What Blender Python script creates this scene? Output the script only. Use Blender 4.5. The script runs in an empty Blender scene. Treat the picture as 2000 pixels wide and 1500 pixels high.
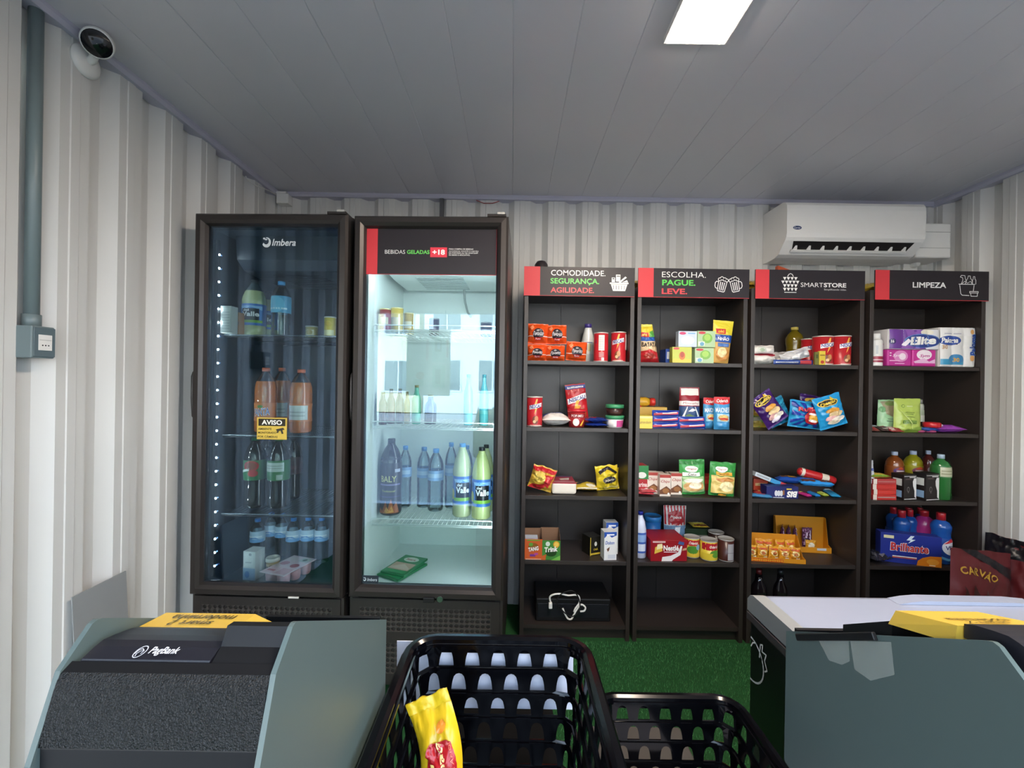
import bpy, bmesh, math, random
from mathutils import Vector, Matrix, noise
from mathutils.geometry import tessellate_polygon

random.seed(7)
SC = bpy.context.scene
COL = SC.collection
R = math.radians
PI = math.pi

# ------------------------------------------------------------------ camera
# pinhole read off the photograph: focal length 860 px in a 2000 px wide frame, eye 1.29 m above the floor,
# looking straight at the back wall (+Y), rolled 0.9 degrees
F, HC, ROLL = 860.0, 1.29, R(0.9)
cam_d = bpy.data.cameras.new('camera')
cam = bpy.data.objects.new('camera', cam_d)
COL.objects.link(cam)
cam_d.sensor_width = 36.0
cam_d.lens = F * 36.0 / 2000.0
cam_d.shift_y = -5.0 / 2000.0
cam_d.clip_start = 0.02
cam_d.clip_end = 200
cam.matrix_world = Matrix.Translation((0, 0, HC)) @ Matrix.Rotation(R(90), 4, 'X') @ Matrix.Rotation(ROLL, 4, 'Z')
SC.camera = cam

# ------------------------------------------------------------------ world, sun, exposure
W = bpy.data.worlds.new('sky')
SC.world = W
W.use_nodes = True
wn = W.node_tree.nodes
wl = W.node_tree.links
bg = wn['Background']
tc = wn.new('ShaderNodeTexCoord')
sep = wn.new('ShaderNodeSeparateXYZ')
ramp = wn.new('ShaderNodeValToRGB')
ramp.color_ramp.elements[0].position = 0.0
ramp.color_ramp.elements[0].color = (0.78, 0.89, 1.0, 1)
ramp.color_ramp.elements[1].position = 0.7
ramp.color_ramp.elements[1].color = (0.50, 0.70, 1.0, 1)
wl.new(tc.outputs['Generated'], sep.inputs[0])
wl.new(sep.outputs['Z'], ramp.inputs[0])
wl.new(ramp.outputs[0], bg.inputs['Color'])
bg.inputs['Strength'].default_value = 2.6

sun_d = bpy.data.lights.new('sun', 'SUN')
sun_d.energy = 8.0
sun_d.angle = R(0.6)
sun_d.color = (1.0, 0.95, 0.86)
sun = bpy.data.objects.new('sun', sun_d)
COL.objects.link(sun)
sun.rotation_euler = Vector((0.25, -0.85, -0.50)).to_track_quat('-Z', 'Y').to_euler()

vs = SC.view_settings
vs.view_transform = 'Standard'
vs.look = 'None'
vs.gamma = 1.0
vs.use_curve_mapping = False
vs.exposure = 1.7
try:
    SC.cycles.max_bounces = 10
    SC.cycles.transparent_max_bounces = 24
    SC.cycles.use_denoising = True
    SC.cycles.caustics_reflective = False
    SC.cycles.caustics_refractive = False
    SC.cycles.sample_clamp_indirect = 6.0
except Exception:
    pass


# ------------------------------------------------------------------ measuring helpers
def unroll(px, py):
    u, v = px - 1000.0, py - 745.0
    c, s = math.cos(ROLL), math.sin(ROLL)
    return u * c + v * s, -u * s + v * c


def at(px, py, Y):
    u, v = unroll(px, py)
    return u * Y / F, HC - v * Y / F


def onz(px, py, z):
    u, v = unroll(px, py)
    Y = F * (HC - z) / v
    return u * Y / F, Y


# ------------------------------------------------------------------ materials
def lin(h):
    h = h.lstrip('#')
    out = []
    for i in (0, 2, 4):
        c = int(h[i:i + 2], 16) / 255.0
        out.append(c / 12.92 if c <= 0.04045 else ((c + 0.055) / 1.055) ** 2.4)
    return (*out, 1.0)


MATS = {}


def mat(hexc, rough=0.4, metal=0.0, spec=0.5, name=None, var=0.05, vscale=30.0, bump=0.0, bscale=200.0, emit=0.0, coat=0.0,
        emit_col=None):
    key = (hexc, rough, metal, spec, var, vscale, bump, bscale, emit, coat)
    if key in MATS:
        return MATS[key]
    m = bpy.data.materials.new(name or 'surface_' + hexc.strip('#'))
    m.use_nodes = True
    nt = m.node_tree
    b = nt.nodes['Principled BSDF']
    b.inputs['Roughness'].default_value = rough
    b.inputs['Metallic'].default_value = metal
    b.inputs['Specular IOR Level'].default_value = spec
    b.inputs['Coat Weight'].default_value = coat
    c = lin(hexc)
    tcn = nt.nodes.new('ShaderNodeTexCoord')
    nz = nt.nodes.new('ShaderNodeTexNoise')
    nz.inputs['Scale'].default_value = vscale
    nz.inputs['Detail'].default_value = 3
    nt.links.new(tcn.outputs['Object'], nz.inputs['Vector'])
    mx = nt.nodes.new('ShaderNodeMix')
    mx.data_type = 'RGBA'
    mx.inputs['A'].default_value = tuple(min(1, x * (1 - var)) for x in c[:3]) + (1,)
    mx.inputs['B'].default_value = tuple(min(1, x * (1 + var)) for x in c[:3]) + (1,)
    nt.links.new(nz.outputs['Fac'], mx.inputs['Factor'])
    nt.links.new(mx.outputs['Result'], b.inputs['Base Color'])
    if bump > 0:
        n2 = nt.nodes.new('ShaderNodeTexNoise')
        n2.inputs['Scale'].default_value = bscale
        n2.inputs['Detail'].default_value = 4
        nt.links.new(tcn.outputs['Object'], n2.inputs['Vector'])
        bp = nt.nodes.new('ShaderNodeBump')
        bp.inputs['Strength'].default_value = bump
        bp.inputs['Distance'].default_value = 0.002
        nt.links.new(n2.outputs['Fac'], bp.inputs['Height'])
        nt.links.new(bp.outputs['Normal'], b.inputs['Normal'])
    if emit > 0:
        b.inputs['Emission Color'].default_value = lin(emit_col) if emit_col else c
        b.inputs['Emission Strength'].default_value = emit
    MATS[key] = m
    return m


def see_through(name, tint, refl=1.0, ior=1.5, rough=0.02, gloss=None):
    """thin clear sheet: what is behind shows through, with a Fresnel reflection on top"""
    if name in MATS:
        return MATS[name]
    m = bpy.data.materials.new(name)
    m.use_nodes = True
    nt = m.node_tree
    for n in list(nt.nodes):
        if n.type == 'BSDF_PRINCIPLED':
            nt.nodes.remove(n)
    out = [n for n in nt.nodes if n.type == 'OUTPUT_MATERIAL'][0]
    tr = nt.nodes.new('ShaderNodeBsdfTransparent')
    tr.inputs['Color'].default_value = lin(tint)
    gl = nt.nodes.new('ShaderNodeBsdfGlossy')
    gl.inputs['Roughness'].default_value = rough
    if gloss:
        gl.inputs['Color'].default_value = lin(gloss)
    fr = nt.nodes.new('ShaderNodeFresnel')
    fr.inputs['IOR'].default_value = ior
    ml = nt.nodes.new('ShaderNodeMath')
    ml.operation = 'MULTIPLY'
    ml.use_clamp = True
    ml.inputs[1].default_value = refl
    mix = nt.nodes.new('ShaderNodeMixShader')
    nt.links.new(fr.outputs[0], ml.inputs[0])
    nt.links.new(ml.outputs[0], mix.inputs[0])
    nt.links.new(tr.outputs[0], mix.inputs[1])
    nt.links.new(gl.outputs[0], mix.inputs[2])
    nt.links.new(mix.outputs[0], out.inputs['Surface'])
    MATS[name] = m
    return m


def ink(hexc):
    return mat(hexc, 0.32, 0, 0.5, var=0.03, vscale=60)


WHITE_INK, BLACK_INK = '#f4f2ee', '#141214'

# ------------------------------------------------------------------ text outlines (built-in font)
_TX = {}


def text_tris(s, bold=0.0, shear=0.0):
    key = (s, bold, shear)
    if key in _TX:
        return _TX[key]
    cu = bpy.data.curves.new('txt', 'FONT')
    cu.body = s
    cu.size = 1.0
    cu.offset = bold
    cu.shear = shear
    cu.resolution_u = 3
    ob = bpy.data.objects.new('txt', cu)
    COL.objects.link(ob)
    bpy.context.view_layer.update()
    dg = bpy.context.evaluated_depsgraph_get()
    me = bpy.data.meshes.new_from_object(ob.evaluated_get(dg))
    me.calc_loop_triangles()
    vv = [(v.co.x, v.co.y) for v in me.vertices]
    tt = [tuple(t.vertices) for t in me.loop_triangles]
    bpy.data.objects.remove(ob)
    bpy.data.curves.remove(cu)
    bpy.data.meshes.remove(me)
    if vv:
        x0, x1 = min(p[0] for p in vv), max(p[0] for p in vv)
        y0, y1 = min(p[1] for p in vv), max(p[1] for p in vv)
        vv = [((x - x0) / (x1 - x0 + 1e-9) - .5, (y - y0) / (y1 - y0 + 1e-9) - .5) for x, y in vv]
    _TX[key] = (vv, tt)
    return _TX[key]


# ------------------------------------------------------------------ mesh builder
class MB:
    def __init__(s):
        s.v, s.f, s.m, s.sm, s.mats = [], [], [], [], []

    def mi(s, m):
        if isinstance(m, str):
            m = ink(m)
        if m not in s.mats:
            s.mats.append(m)
        return s.mats.index(m)

    def add(s, vs_, fs, m, smooth=False):
        o = len(s.v)
        k = s.mi(m)
        s.v += [tuple(p) for p in vs_]
        for f in fs:
            s.f.append(tuple(i + o for i in f))
            s.m.append(k)
            s.sm.append(smooth)

    def box(s, x0, x1, y0, y1, z0, z1, m, bev=0.0, front=None):
        if bev <= 0:
            vs_ = [(x, y, z) for z in (z0, z1) for y in (y0, y1) for x in (x0, x1)]
            fs = [(0, 2, 3, 1), (4, 5, 7, 6), (0, 1, 5, 4), (2, 6, 7, 3), (0, 4, 6, 2), (1, 3, 7, 5)]
            s.add(vs_, fs, m)
            return
        bm = bmesh.new()
        bmesh.ops.create_cube(bm, size=1)
        for v in bm.verts:
            v.co = ((x0 + x1) / 2 + v.co.x * (x1 - x0), (y0 + y1) / 2 + v.co.y * (y1 - y0), (z0 + z1) / 2 + v.co.z * (z1 - z0))
        bmesh.ops.bevel(bm, geom=bm.edges[:], offset=bev, segments=2, affect='EDGES', profile=0.5)
        s.from_bm(bm, m)

    def from_bm(s, bm, m, smooth=False):
        bm.verts.index_update()
        s.add([v.co[:] for v in bm.verts], [[v.index for v in f.verts] for f in bm.faces], m, smooth)
        bm.free()

    def lathe(s, prof, m, seg=24, c=(0, 0, 0), cap=True, axis=None, arc=None):
        """prof: (r, z[, material]); material of the band that starts at that point"""
        n = len(prof)
        vs_ = []
        for p in prof:
            for k in range(seg):
                a = 2 * PI * k / seg
                vs_.append((p[0] * math.cos(a), p[0] * math.sin(a), p[1]))
        if axis is not None:
            q = Vector((0, 0, 1)).rotation_difference(Vector(axis).normalized())
            vs_ = [q @ Vector(p) for p in vs_]
        vs_ = [(p[0] + c[0], p[1] + c[1], p[2] + c[2]) for p in vs_]
        o = len(s.v)
        s.v += vs_
        for i in range(n - 1):
            mm = prof[i][2] if len(prof[i]) > 2 and prof[i][2] is not None else m
            k_ = s.mi(mm)
            for k in range(seg):
                k2 = (k + 1) % seg
                s.f.append((o + i * seg + k, o + i * seg + k2, o + (i + 1) * seg + k2, o + (i + 1) * seg + k))
                s.m.append(k_)
                s.sm.append(True)
        if cap:
            k_ = s.mi(m)
            s.f.append(tuple(o + k for k in reversed(range(seg))))
            s.m.append(k_)
            s.sm.append(False)
            mm = prof[-1][2] if len(prof[-1]) > 2 and prof[-1][2] is not None else m
            s.f.append(tuple(o + (n - 1) * seg + k for k in range(seg)))
            s.m.append(s.mi(mm))
            s.sm.append(False)

    def tube(s, pts, r, m, seg=8, cap=True):
        P = [Vector(p) for p in pts]
        n = len(P)
        rings = []
        up = None
        for i in range(n):
            t = (P[min(i + 1, n - 1)] - P[max(i - 1, 0)]).normalized()
            if up is None:
                up = Vector((0, 0, 1)) if abs(t.z) < 0.9 else Vector((1, 0, 0))
            a = t.cross(up)
            if a.length < 1e-5:
                a = t.orthogonal()
            a.normalize()
            b = a.cross(t).normalized()
            up = b
            rr = r[i] if isinstance(r, (list, tuple)) else r
            rings.append([P[i] + a * rr * math.cos(2 * PI * k / seg) + b * rr * math.sin(2 * PI * k / seg) for k in range(seg)])
        vs_ = [p for rg in rings for p in rg]
        fs = []
        for i in range(n - 1):
            for k in range(seg):
                k2 = (k + 1) % seg
                fs.append((i * seg + k, (i + 1) * seg + k, (i + 1) * seg + k2, i * seg + k2))
        s.add(vs_, fs, m, True)
        if cap:
            s.add(rings[0], [tuple(range(seg))], m)
            s.add(rings[-1], [tuple(reversed(range(seg)))], m)

    def grid(s, fn, nu, nv, m, smooth=True, flip=False):
        vs_ = [fn(i / nu, j / nv) for j in range(nv + 1) for i in range(nu + 1)]
        fs = []
        for j in range(nv):
            for i in range(nu):
                a = j * (nu + 1) + i
                q = (a, a + 1, a + nu + 2, a + nu + 1)
                fs.append(q[::-1] if flip else q)
        s.add(vs_, fs, m, smooth)

    def prism(s, poly, a0, a1, m, axis='X', smooth=False):
        """poly in the two other axes (X: (y, z); Y: (x, z); Z: (x, y)), extruded from a0 to a1"""
        def p3(p, a):
            return {'X': (a, p[0], p[1]), 'Y': (p[0], a, p[1]), 'Z': (p[0], p[1], a)}[axis]
        n = len(poly)
        vs_ = [p3(p, a0) for p in poly] + [p3(p, a1) for p in poly]
        fs = [(i, (i + 1) % n, n + (i + 1) % n, n + i) for i in range(n)]
        s.add(vs_, fs, m, smooth)
        tri = tessellate_polygon([[Vector((p[0], p[1], 0)) for p in poly]])
        s.add([p3(p, a0) for p in poly], [tuple(t) for t in tri], m)
        s.add([p3(p, a1) for p in poly], [tuple(reversed(t)) for t in tri], m)

    # flat art laid on a surface: fmap(u, v, off) -> point
    def tris2(s, vv, tt, fmap, off, m, maxlen=1e9):
        vs_, fs, seen = [], [], {}
        stack = [(vv[a], vv[b], vv[c]) for a, b, c in tt]
        while stack:
            a, b, c = stack.pop()
            e = [(math.dist(a, b), 0), (math.dist(b, c), 1), (math.dist(c, a), 2)]
            L, w = max(e)
            if L > maxlen and len(fs) < 6000:
                if w == 0:
                    q = ((a[0] + b[0]) / 2, (a[1] + b[1]) / 2)
                    stack += [(a, q, c), (q, b, c)]
                elif w == 1:
                    q = ((b[0] + c[0]) / 2, (b[1] + c[1]) / 2)
                    stack += [(a, b, q), (a, q, c)]
                else:
                    q = ((c[0] + a[0]) / 2, (c[1] + a[1]) / 2)
                    stack += [(a, b, q), (q, b, c)]
                continue
            q = []
            for pt_ in (a, b, c):
                key = (round(pt_[0], 6), round(pt_[1], 6))
                if key not in seen:
                    seen[key] = len(vs_)
                    vs_.append(fmap(pt_[0], pt_[1], off))
                q.append(seen[key])
            if len(set(q)) == 3:
                fs.append(tuple(q))
        s.add(vs_, fs, m, maxlen < 1)

    def art(s, items, w, h, fmap, maxlen=1e9, off0=0.0004, step=0.00025):
        """items in face units, x and y from 0 to 1; fmap takes metres (x from -w/2 to w/2, y from 0 to h)"""
        off = off0
        for it in items:
            k = it[0]
            if k == 'r':
                _, x0, y0, x1, y1, c = it
                vv = [(x0, y0), (x1, y0), (x1, y1), (x0, y1)]
                tt = [(0, 1, 2), (0, 2, 3)]
            elif k == 'e':
                _, cx, cy, rx, ry, c = it
                n = 24
                vv = [(cx, cy)] + [(cx + rx * math.cos(2 * PI * i / n), cy + ry * math.sin(2 * PI * i / n)) for i in range(n)]
                tt = [(0, i + 1, (i + 1) % n + 1) for i in range(n)]
            elif k == 'p':
                _, pts, c = it
                vv = pts
                tt = [tuple(t) for t in tessellate_polygon([[Vector((p[0], p[1], 0)) for p in pts]])]
            elif k == 'o':      # outline: polyline, width in metres
                _, pts, wd, c = it
                vv, tt = [], []
                for i in range(len(pts) - 1):
                    ax, ay = pts[i][0] * w, pts[i][1] * h
                    bx, by = pts[i + 1][0] * w, pts[i + 1][1] * h
                    dx, dy = bx - ax, by - ay
                    L = math.hypot(dx, dy) or 1
                    nx, ny = -dy / L * wd / 2, dx / L * wd / 2
                    ex, ey = dx / L * wd * .3, dy / L * wd * .3
                    o = len(vv)
                    for qx, qy in ((ax + nx - ex, ay + ny - ey), (ax - nx - ex, ay - ny - ey), (bx - nx + ex, by - ny + ey), (bx + nx + ex, by + ny + ey)):
                        vv.append((qx / w, qy / h))
                    tt += [(o, o + 1, o + 2), (o, o + 2, o + 3)]
            elif k == 't':
                txt, cx, cy, tw, th, c = it[1:7]
                bold = it[7] if len(it) > 7 else 0.0
                shear = it[8] if len(it) > 8 else 0.0
                rot = R(it[9]) if len(it) > 9 else 0.0
                v0, tt = text_tris(txt, bold, shear)
                cr, sr = math.cos(rot), math.sin(rot)
                vv = []
                for x, y in v0:
                    mx_, my_ = x * tw * w, y * th * h
                    vv.append((cx + (mx_ * cr - my_ * sr) / w, cy + (mx_ * sr + my_ * cr) / h))
            V = [((p[0] - .5) * w, p[1] * h) for p in vv]
            s.tris2(V, tt, fmap, off, c if not isinstance(c, str) else ink(c), maxlen)
            off += step

    def build(s, name, parent=None, loc=None, rot=None):
        me = bpy.data.meshes.new(name)
        me.from_pydata(s.v, [], s.f)
        for m in s.mats:
            me.materials.append(m)
        me.polygons.foreach_set('material_index', s.m)
        me.polygons.foreach_set('use_smooth', s.sm)
        me.update()
        o = bpy.data.objects.new(name, me)
        COL.objects.link(o)
        if parent is not None:
            o.parent = parent
        if loc is not None:
            o.location = loc
        if rot is not None:
            o.rotation_euler = rot
        return o


def tag(o, label, cat, group=None, kind=None):
    o['label'] = label
    o['category'] = cat
    if group:
        o['group'] = group
    if kind:
        o['kind'] = kind
    return o


def thing(name, label, cat, loc=(0, 0, 0), rot=(0, 0, 0), group=None):
    o = bpy.data.objects.new(name, None)
    o.empty_display_size = 0.05
    COL.objects.link(o)
    o.location = loc
    o.rotation_euler = rot
    return tag(o, label, cat, group)


def struct(mb, name):
    o = mb.build(name)
    o['kind'] = 'structure'
    return o


def plane_map(y):
    return lambda u, v, off: (u, y - off, v)


def sub(o, label):
    o['label'] = label
    return o


# ------------------------------------------------------------------ surfaces of the place
M_WALL = mat('#d0cfcc', 0.42, 0, 0.5, 'painted_steel_sheet', var=0.02, vscale=6, bump=0.02, bscale=60)
M_CEIL = mat('#cfcdd2', 0.30, 0, 0.5, 'pvc_ceiling', var=0.012, vscale=4)
M_TRIM = mat('#b9b7c6', 0.35, 0, 0.5, 'pvc_trim', var=0.02)
M_SHELF = mat('#2e2724', 0.42, 0, 0.6, 'black_laminate', var=0.12, vscale=14, bump=0.03, bscale=300)
M_SIGN = mat('#262126', 0.42, 0, 0.4, 'sign_black', var=0.03)
M_RED = mat('#d03a42', 0.45, 0, 0.4, 'sign_red', var=0.03)
M_FR = mat('#35302e', 0.36, 0.35, 0.6, 'fridge_black', var=0.05)
M_BLK = mat('#040407', 0.13, 0, 0.3, 'glossy_black_plastic', var=0.05)
M_MBLK = mat('#0d0d0f', 0.5, 0, 0.35, 'matt_black', var=0.06)
M_WPL = mat('#e6e4e0', 0.35, 0, 0.5, 'white_plastic', var=0.015)
M_GLASS = see_through('fridge_door_glass', '#e4efee', 1.85, 1.5, 0.0, gloss='#c4dcff')
M_PET = see_through('clear_pet', '#dfe8ea', 2.2, 1.45, 0.06)
M_CHROME = mat('#c8c8c8', 0.2, 1.0, 0.5, 'chrome')

# ------------------------------------------------------------------ setting: a container shop, open to the street behind the camera
WALL_Y, CEIL_Z, XL, XR, Y_OPEN = 2.55, 2.36, -1.375, 2.43, -0.40


def corrugated(p_start, lo, hi, place, z0, z1, name, per=0.197):
    pts = []
    k = math.floor((lo - p_start) / per) - 1
    while p_start + k * per < hi + per:
        b = p_start + k * per
        pts += [(b, 0), (b + .030, 0), (b + .033, -.0025), (b + .060, -.0025), (b + .063, 0), (b + .093, 0), (b + .126, .036), (b + .164, .036)]
        k += 1
    pts = [p for p in pts if lo <= p[0] <= hi]
    mb = MB()
    vs_ = [place(a, d) + (z,) for z in (z0, z1) for a, d in pts]
    n = len(pts)
    mb.add(vs_, [(i, i + 1, n + i + 1, n + i) for i in range(n - 1)], M_WALL)
    return struct(mb, name)


corrugated(.195, -1.42, 2.5, lambda a, d: (a, WALL_Y + d), 0, CEIL_Z + .02, 'wall_back')
corrugated(1.327, Y_OPEN, 2.59, lambda a, d: (XL - d, a), 0, CEIL_Z + .02, 'wall_left', .2)
corrugated(1.30, Y_OPEN, 2.59, lambda a, d: (XR + d, a), 0, CEIL_Z + .02, 'wall_right', .2)

mb = MB()                                              # street side: header and two jambs round the wide opening
mb.box(XL - .04, XR + .04, Y_OPEN - .08, Y_OPEN, 1.90, CEIL_Z + .02, M_WALL)
mb.box(XR - .10, XR + .04, Y_OPEN - .08, Y_OPEN, 0, 1.90, M_WALL)
mb.box(XL - .04, XL, Y_OPEN - .08, Y_OPEN, 0, 1.90, M_WALL)
mb.box(XL, XR - .10, Y_OPEN - .08, Y_OPEN, 0, .16, M_WALL)
struct(mb, 'wall_front')

mb = MB()
prof = []
for k in range(-10, 14):
    s0 = .185 + .198 * k
    prof += [(s0, .0022), (s0 + .0025, 0), (s0 + .05, -.0008), (s0 + .10, -.0012), (s0 + .15, -.0008), (s0 + .1955, 0)]
prof = [p for p in prof if -1.42 < p[0] < 2.48]
vs_ = [(a, y, CEIL_Z + d) for y in (Y_OPEN, WALL_Y + .04) for a, d in prof]
n = len(prof)
mb.add(vs_, [(i, i + 1, n + i + 1, n + i) for i in range(n - 1)], M_CEIL, False)
mb.box(-1.45, 2.5, Y_OPEN, WALL_Y + .05, CEIL_Z + .02, CEIL_Z + .05, M_CEIL)
struct(mb, 'ceiling')

mb = MB()
mb.prism([(WALL_Y - .016, CEIL_Z - .024), (WALL_Y + .04, CEIL_Z - .024), (WALL_Y + .04, CEIL_Z), (WALL_Y - .022, CEIL_Z), (WALL_Y - .022, CEIL_Z - .014)], XL - .03, XR + .03, M_TRIM, 'X')
struct(mb, 'trim_1')
mb = MB()
mb.prism([(XL + .022, CEIL_Z), (XL + .022, CEIL_Z - .014), (XL + .016, CEIL_Z - .028), (XL - .03, CEIL_Z - .028), (XL - .03, CEIL_Z)], Y_OPEN, WALL_Y, M_TRIM, 'Y')
struct(mb, 'trim_2')
mb = MB()
mb.prism([(XR - .022, CEIL_Z), (XR - .022, CEIL_Z - .014), (XR - .016, CEIL_Z - .028), (XR + .03, CEIL_Z - .028), (XR + .03, CEIL_Z)], Y_OPEN, WALL_Y, M_TRIM, 'Y')
struct(mb, 'trim_3')

M_TURFB = mat('#22502a', 0.9, 0, 0.2, 'turf_backing', var=0.35, vscale=60, bump=0.5, bscale=300)
mb = MB()
mb.box(-1.42, 2.5, Y_OPEN - .1, WALL_Y + .04, -.05, 0, M_TURFB)
struct(mb, 'floor')
mb = MB()                                              # turf pile where the floor shows between baskets and shelves
g1 = mat('#2f7040', .6, 0, .4, 'turf_blade', var=.3, vscale=90)
g2 = mat('#5a9a62', .55, 0, .45, 'turf_blade_light', var=.3, vscale=90)
rr = random.Random(3)
for gm, cnt in ((g1, 16000), (g2, 9000)):
    vv, ff = [], []
    for _ in range(cnt):
        x, y = rr.uniform(-.15, 1.25), rr.uniform(1.25, 2.19)
        if x < .03 and y > 1.72:
            y -= .48
        a, h, w_ = rr.uniform(0, 2 * PI), rr.uniform(.008, .016), .0012
        lx, ly = rr.uniform(-.006, .006), rr.uniform(-.006, .006)
        o = len(vv)
        vv += [(x - w_ * math.cos(a), y - w_ * math.sin(a), .0004), (x + w_ * math.cos(a), y + w_ * math.sin(a), .0004), (x + lx, y + ly, h)]
        ff.append((o, o + 1, o + 2))
    mb.add(vv, ff, gm)
tag(mb.build('turf_pile'), 'short green artificial grass covering the shop floor', 'artificial grass', kind='stuff')

# ------------------------------------------------------------------ the street the fridge glass mirrors
mb = MB()
mb.box(-40, 40, -40, Y_OPEN - .1, -.25, -.15, mat('#6a6866', .9, 0, .2, 'asphalt', var=.12, vscale=3))
mb.box(-40, 40, -13.6, -11.5, -.15, -.03, mat('#b9b4aa', .9, 0, .2, 'pavement', var=.1, vscale=3))
struct(mb, 'street_ground')


def building(x0, x1, h, wall, band, label, win_w=1.1, floors=3, cols=3, y=-14.0, name='building'):
    t = thing(name, label, 'building', ((x0 + x1) / 2, y, -.03), group=None)
    w_ = x1 - x0
    b = MB()
    b.box(-w_ / 2, w_ / 2, -6, 0, 0, h, mat(wall, .85, 0, .2, var=.04, vscale=1.5))
    b.box(-w_ / 2 - .15, w_ / 2 + .15, -6.1, .15, h, h + .3, mat(band, .8, 0, .2, var=.04))
    b.build('facade', t)
    fh = h / floors
    for i in range(floors):
        for j in range(cols):
            cx = -w_ / 2 + (j + .5) * w_ / cols
            z0 = fh * i + fh * .38
            fr = MB()
            fr.box(cx - win_w / 2 - .07, cx + win_w / 2 + .07, 0, .05, z0 - .07, z0 + 1.27, mat('#d8d8d4', .5))
            f_ = fr.build('window', t)
            pn = MB()
            pn.box(cx - win_w / 2, cx - .03, .05, .06, z0, z0 + 1.2, mat('#4d5a62', .15))
            pn.box(cx + .03, cx + win_w / 2, .05, .06, z0, z0 + 1.2, mat('#4d5a62', .15))
            pn.build('pane', f_)
    return t


building(-13.5, -8.2, 7.4, '#e9e7e4', '#d7d2cb', 'white three storey building with paired windows across the street', cols=3)
building(-7.9, -4.6, 4.6, '#e8dcae', '#d6c690', 'pale yellow building across the street', floors=2, cols=2)
building(-4.4, 1.2, 4.9, '#dfe6ea', '#a8cfe2', 'white building with pale blue roof band across the street', floors=2, cols=3)
building(1.5, 9.5, 6.2, '#eceae6', '#cfd4d6', 'broad white building across the street', floors=3, cols=4)
building(-22, -13.8, 5.5, '#e4ded4', '#cfc5b4', 'cream building across the street', floors=2, cols=4)

M_PAPER = mat('#e6e4da', .7, 0, .2, 'notice_paper', var=.02)
_b = M_PAPER.node_tree.nodes['Principled BSDF']           # thin paper, daylight glows through it
_t = M_PAPER.node_tree.nodes.new('ShaderNodeBsdfTranslucent')
_t.inputs['Color'].default_value = lin('#d6d2c4')
_m = M_PAPER.node_tree.nodes.new('ShaderNodeMixShader')
_m.inputs[0].default_value = .45
_o = [n for n in M_PAPER.node_tree.nodes if n.type == 'OUTPUT_MATERIAL'][0]
M_PAPER.node_tree.links.new(_b.outputs[0], _m.inputs[1])
M_PAPER.node_tree.links.new(_t.outputs[0], _m.inputs[2])
M_PAPER.node_tree.links.new(_m.outputs[0], _o.inputs['Surface'])
# notice board hung in the opening; the lit fridge's glass mirrors it
t = thing('notice_board', 'white paper notice with small pictures hanging in the open front of the shop', 'notice', (-.872, Y_OPEN + .02, 1.15))
mb = MB()
mb.box(-.20, .20, -.001, 0, 0, .60, M_PAPER)
mb.build('board', t)
mb = MB()
fm = lambda u, v, off: (-u, off, v)
mb.art([('r', .12, .50, .42, .92, '#b9d3cc'), ('r', .20, .66, .36, .84, '#1e2228'), ('r', .24, .70, .30, .80, '#6f9fc4'), ('r', .12, .12, .40, .46, '#9ac4ae'), ('r', .22, .18, .34, .40, '#2a2e30'),
        ('r', .50, .52, .56, .84, '#dba0a0'), ('r', .05, .58, .09, .84, '#cf6a62'), ('r', .60, .14, .82, .24, '#9ab89a'), ('e', .68, .30, .10, .06, '#c4785a')], .40, .60, fm)
mb.build('picture_print', t)
for sx in (-.15, .15):
    mb = MB()
    mb.box(sx - .004, sx + .004, -.004, -.002, .60, 1.90 - 1.15 + .02, M_MBLK)
    mb.build('strap', t)

# ------------------------------------------------------------------ ceiling lamp
x0, z_ = at(1290, 65, 1.353)
t = thing('ceiling_light', 'bright white rectangular led panel on the grey ceiling', 'lamp', (.545, .85, CEIL_Z))
mb = MB()
mb.box(-.094, .094, -.60, .507, -.022, 0, M_WPL)
mb.build('frame', t)
mb = MB()
mb.box(-.088, .088, -.594, .501, -.0245, -.0215, mat('#ffffff', .5, emit=24.0, emit_col='#ffecd8', name='led_panel'))
mb.build('diffuser', t)

# ------------------------------------------------------------------ security camera, conduit, outlet, cables
t = thing('security_camera', 'round white security camera with black lens face under the ceiling at the left', 'camera', (XL, 1.40, 2.285))
mb = MB()
mb.lathe([(.048, 0), (.048, .006), (.040, .014), (.020, .020)], M_WPL, 24, (0, 0, 0), axis=(1, 0, 0))
mb.build('wall_mount', t)
mb = MB()
mb.tube([(.012, 0, 0), (.03, -.005, .003), (.045, -.012, .016), (.052, -.018, .03)], .012, M_WPL, 10)
mb.build('arm', t)
ax = Vector((.50, -.62, -.60)).normalized()
hc = Vector((.070, -.03, .040))
mb = MB()
mb.lathe([(.004, -.034), (.026, -.032), (.037, -.022), (.041, -.004), (.041, .026), (.038, .031)], M_WPL, 28, hc, axis=ax)
mb.build('head', t)
mb = MB()
mb.lathe([(.0372, .0305), (.036, .033), (.001, .0335)], mat('#15161a', .12, name='black_lens'), 28, hc, axis=ax, cap=False)
sub(mb.build('lens_face', t), 'glossy black lens face')

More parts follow.
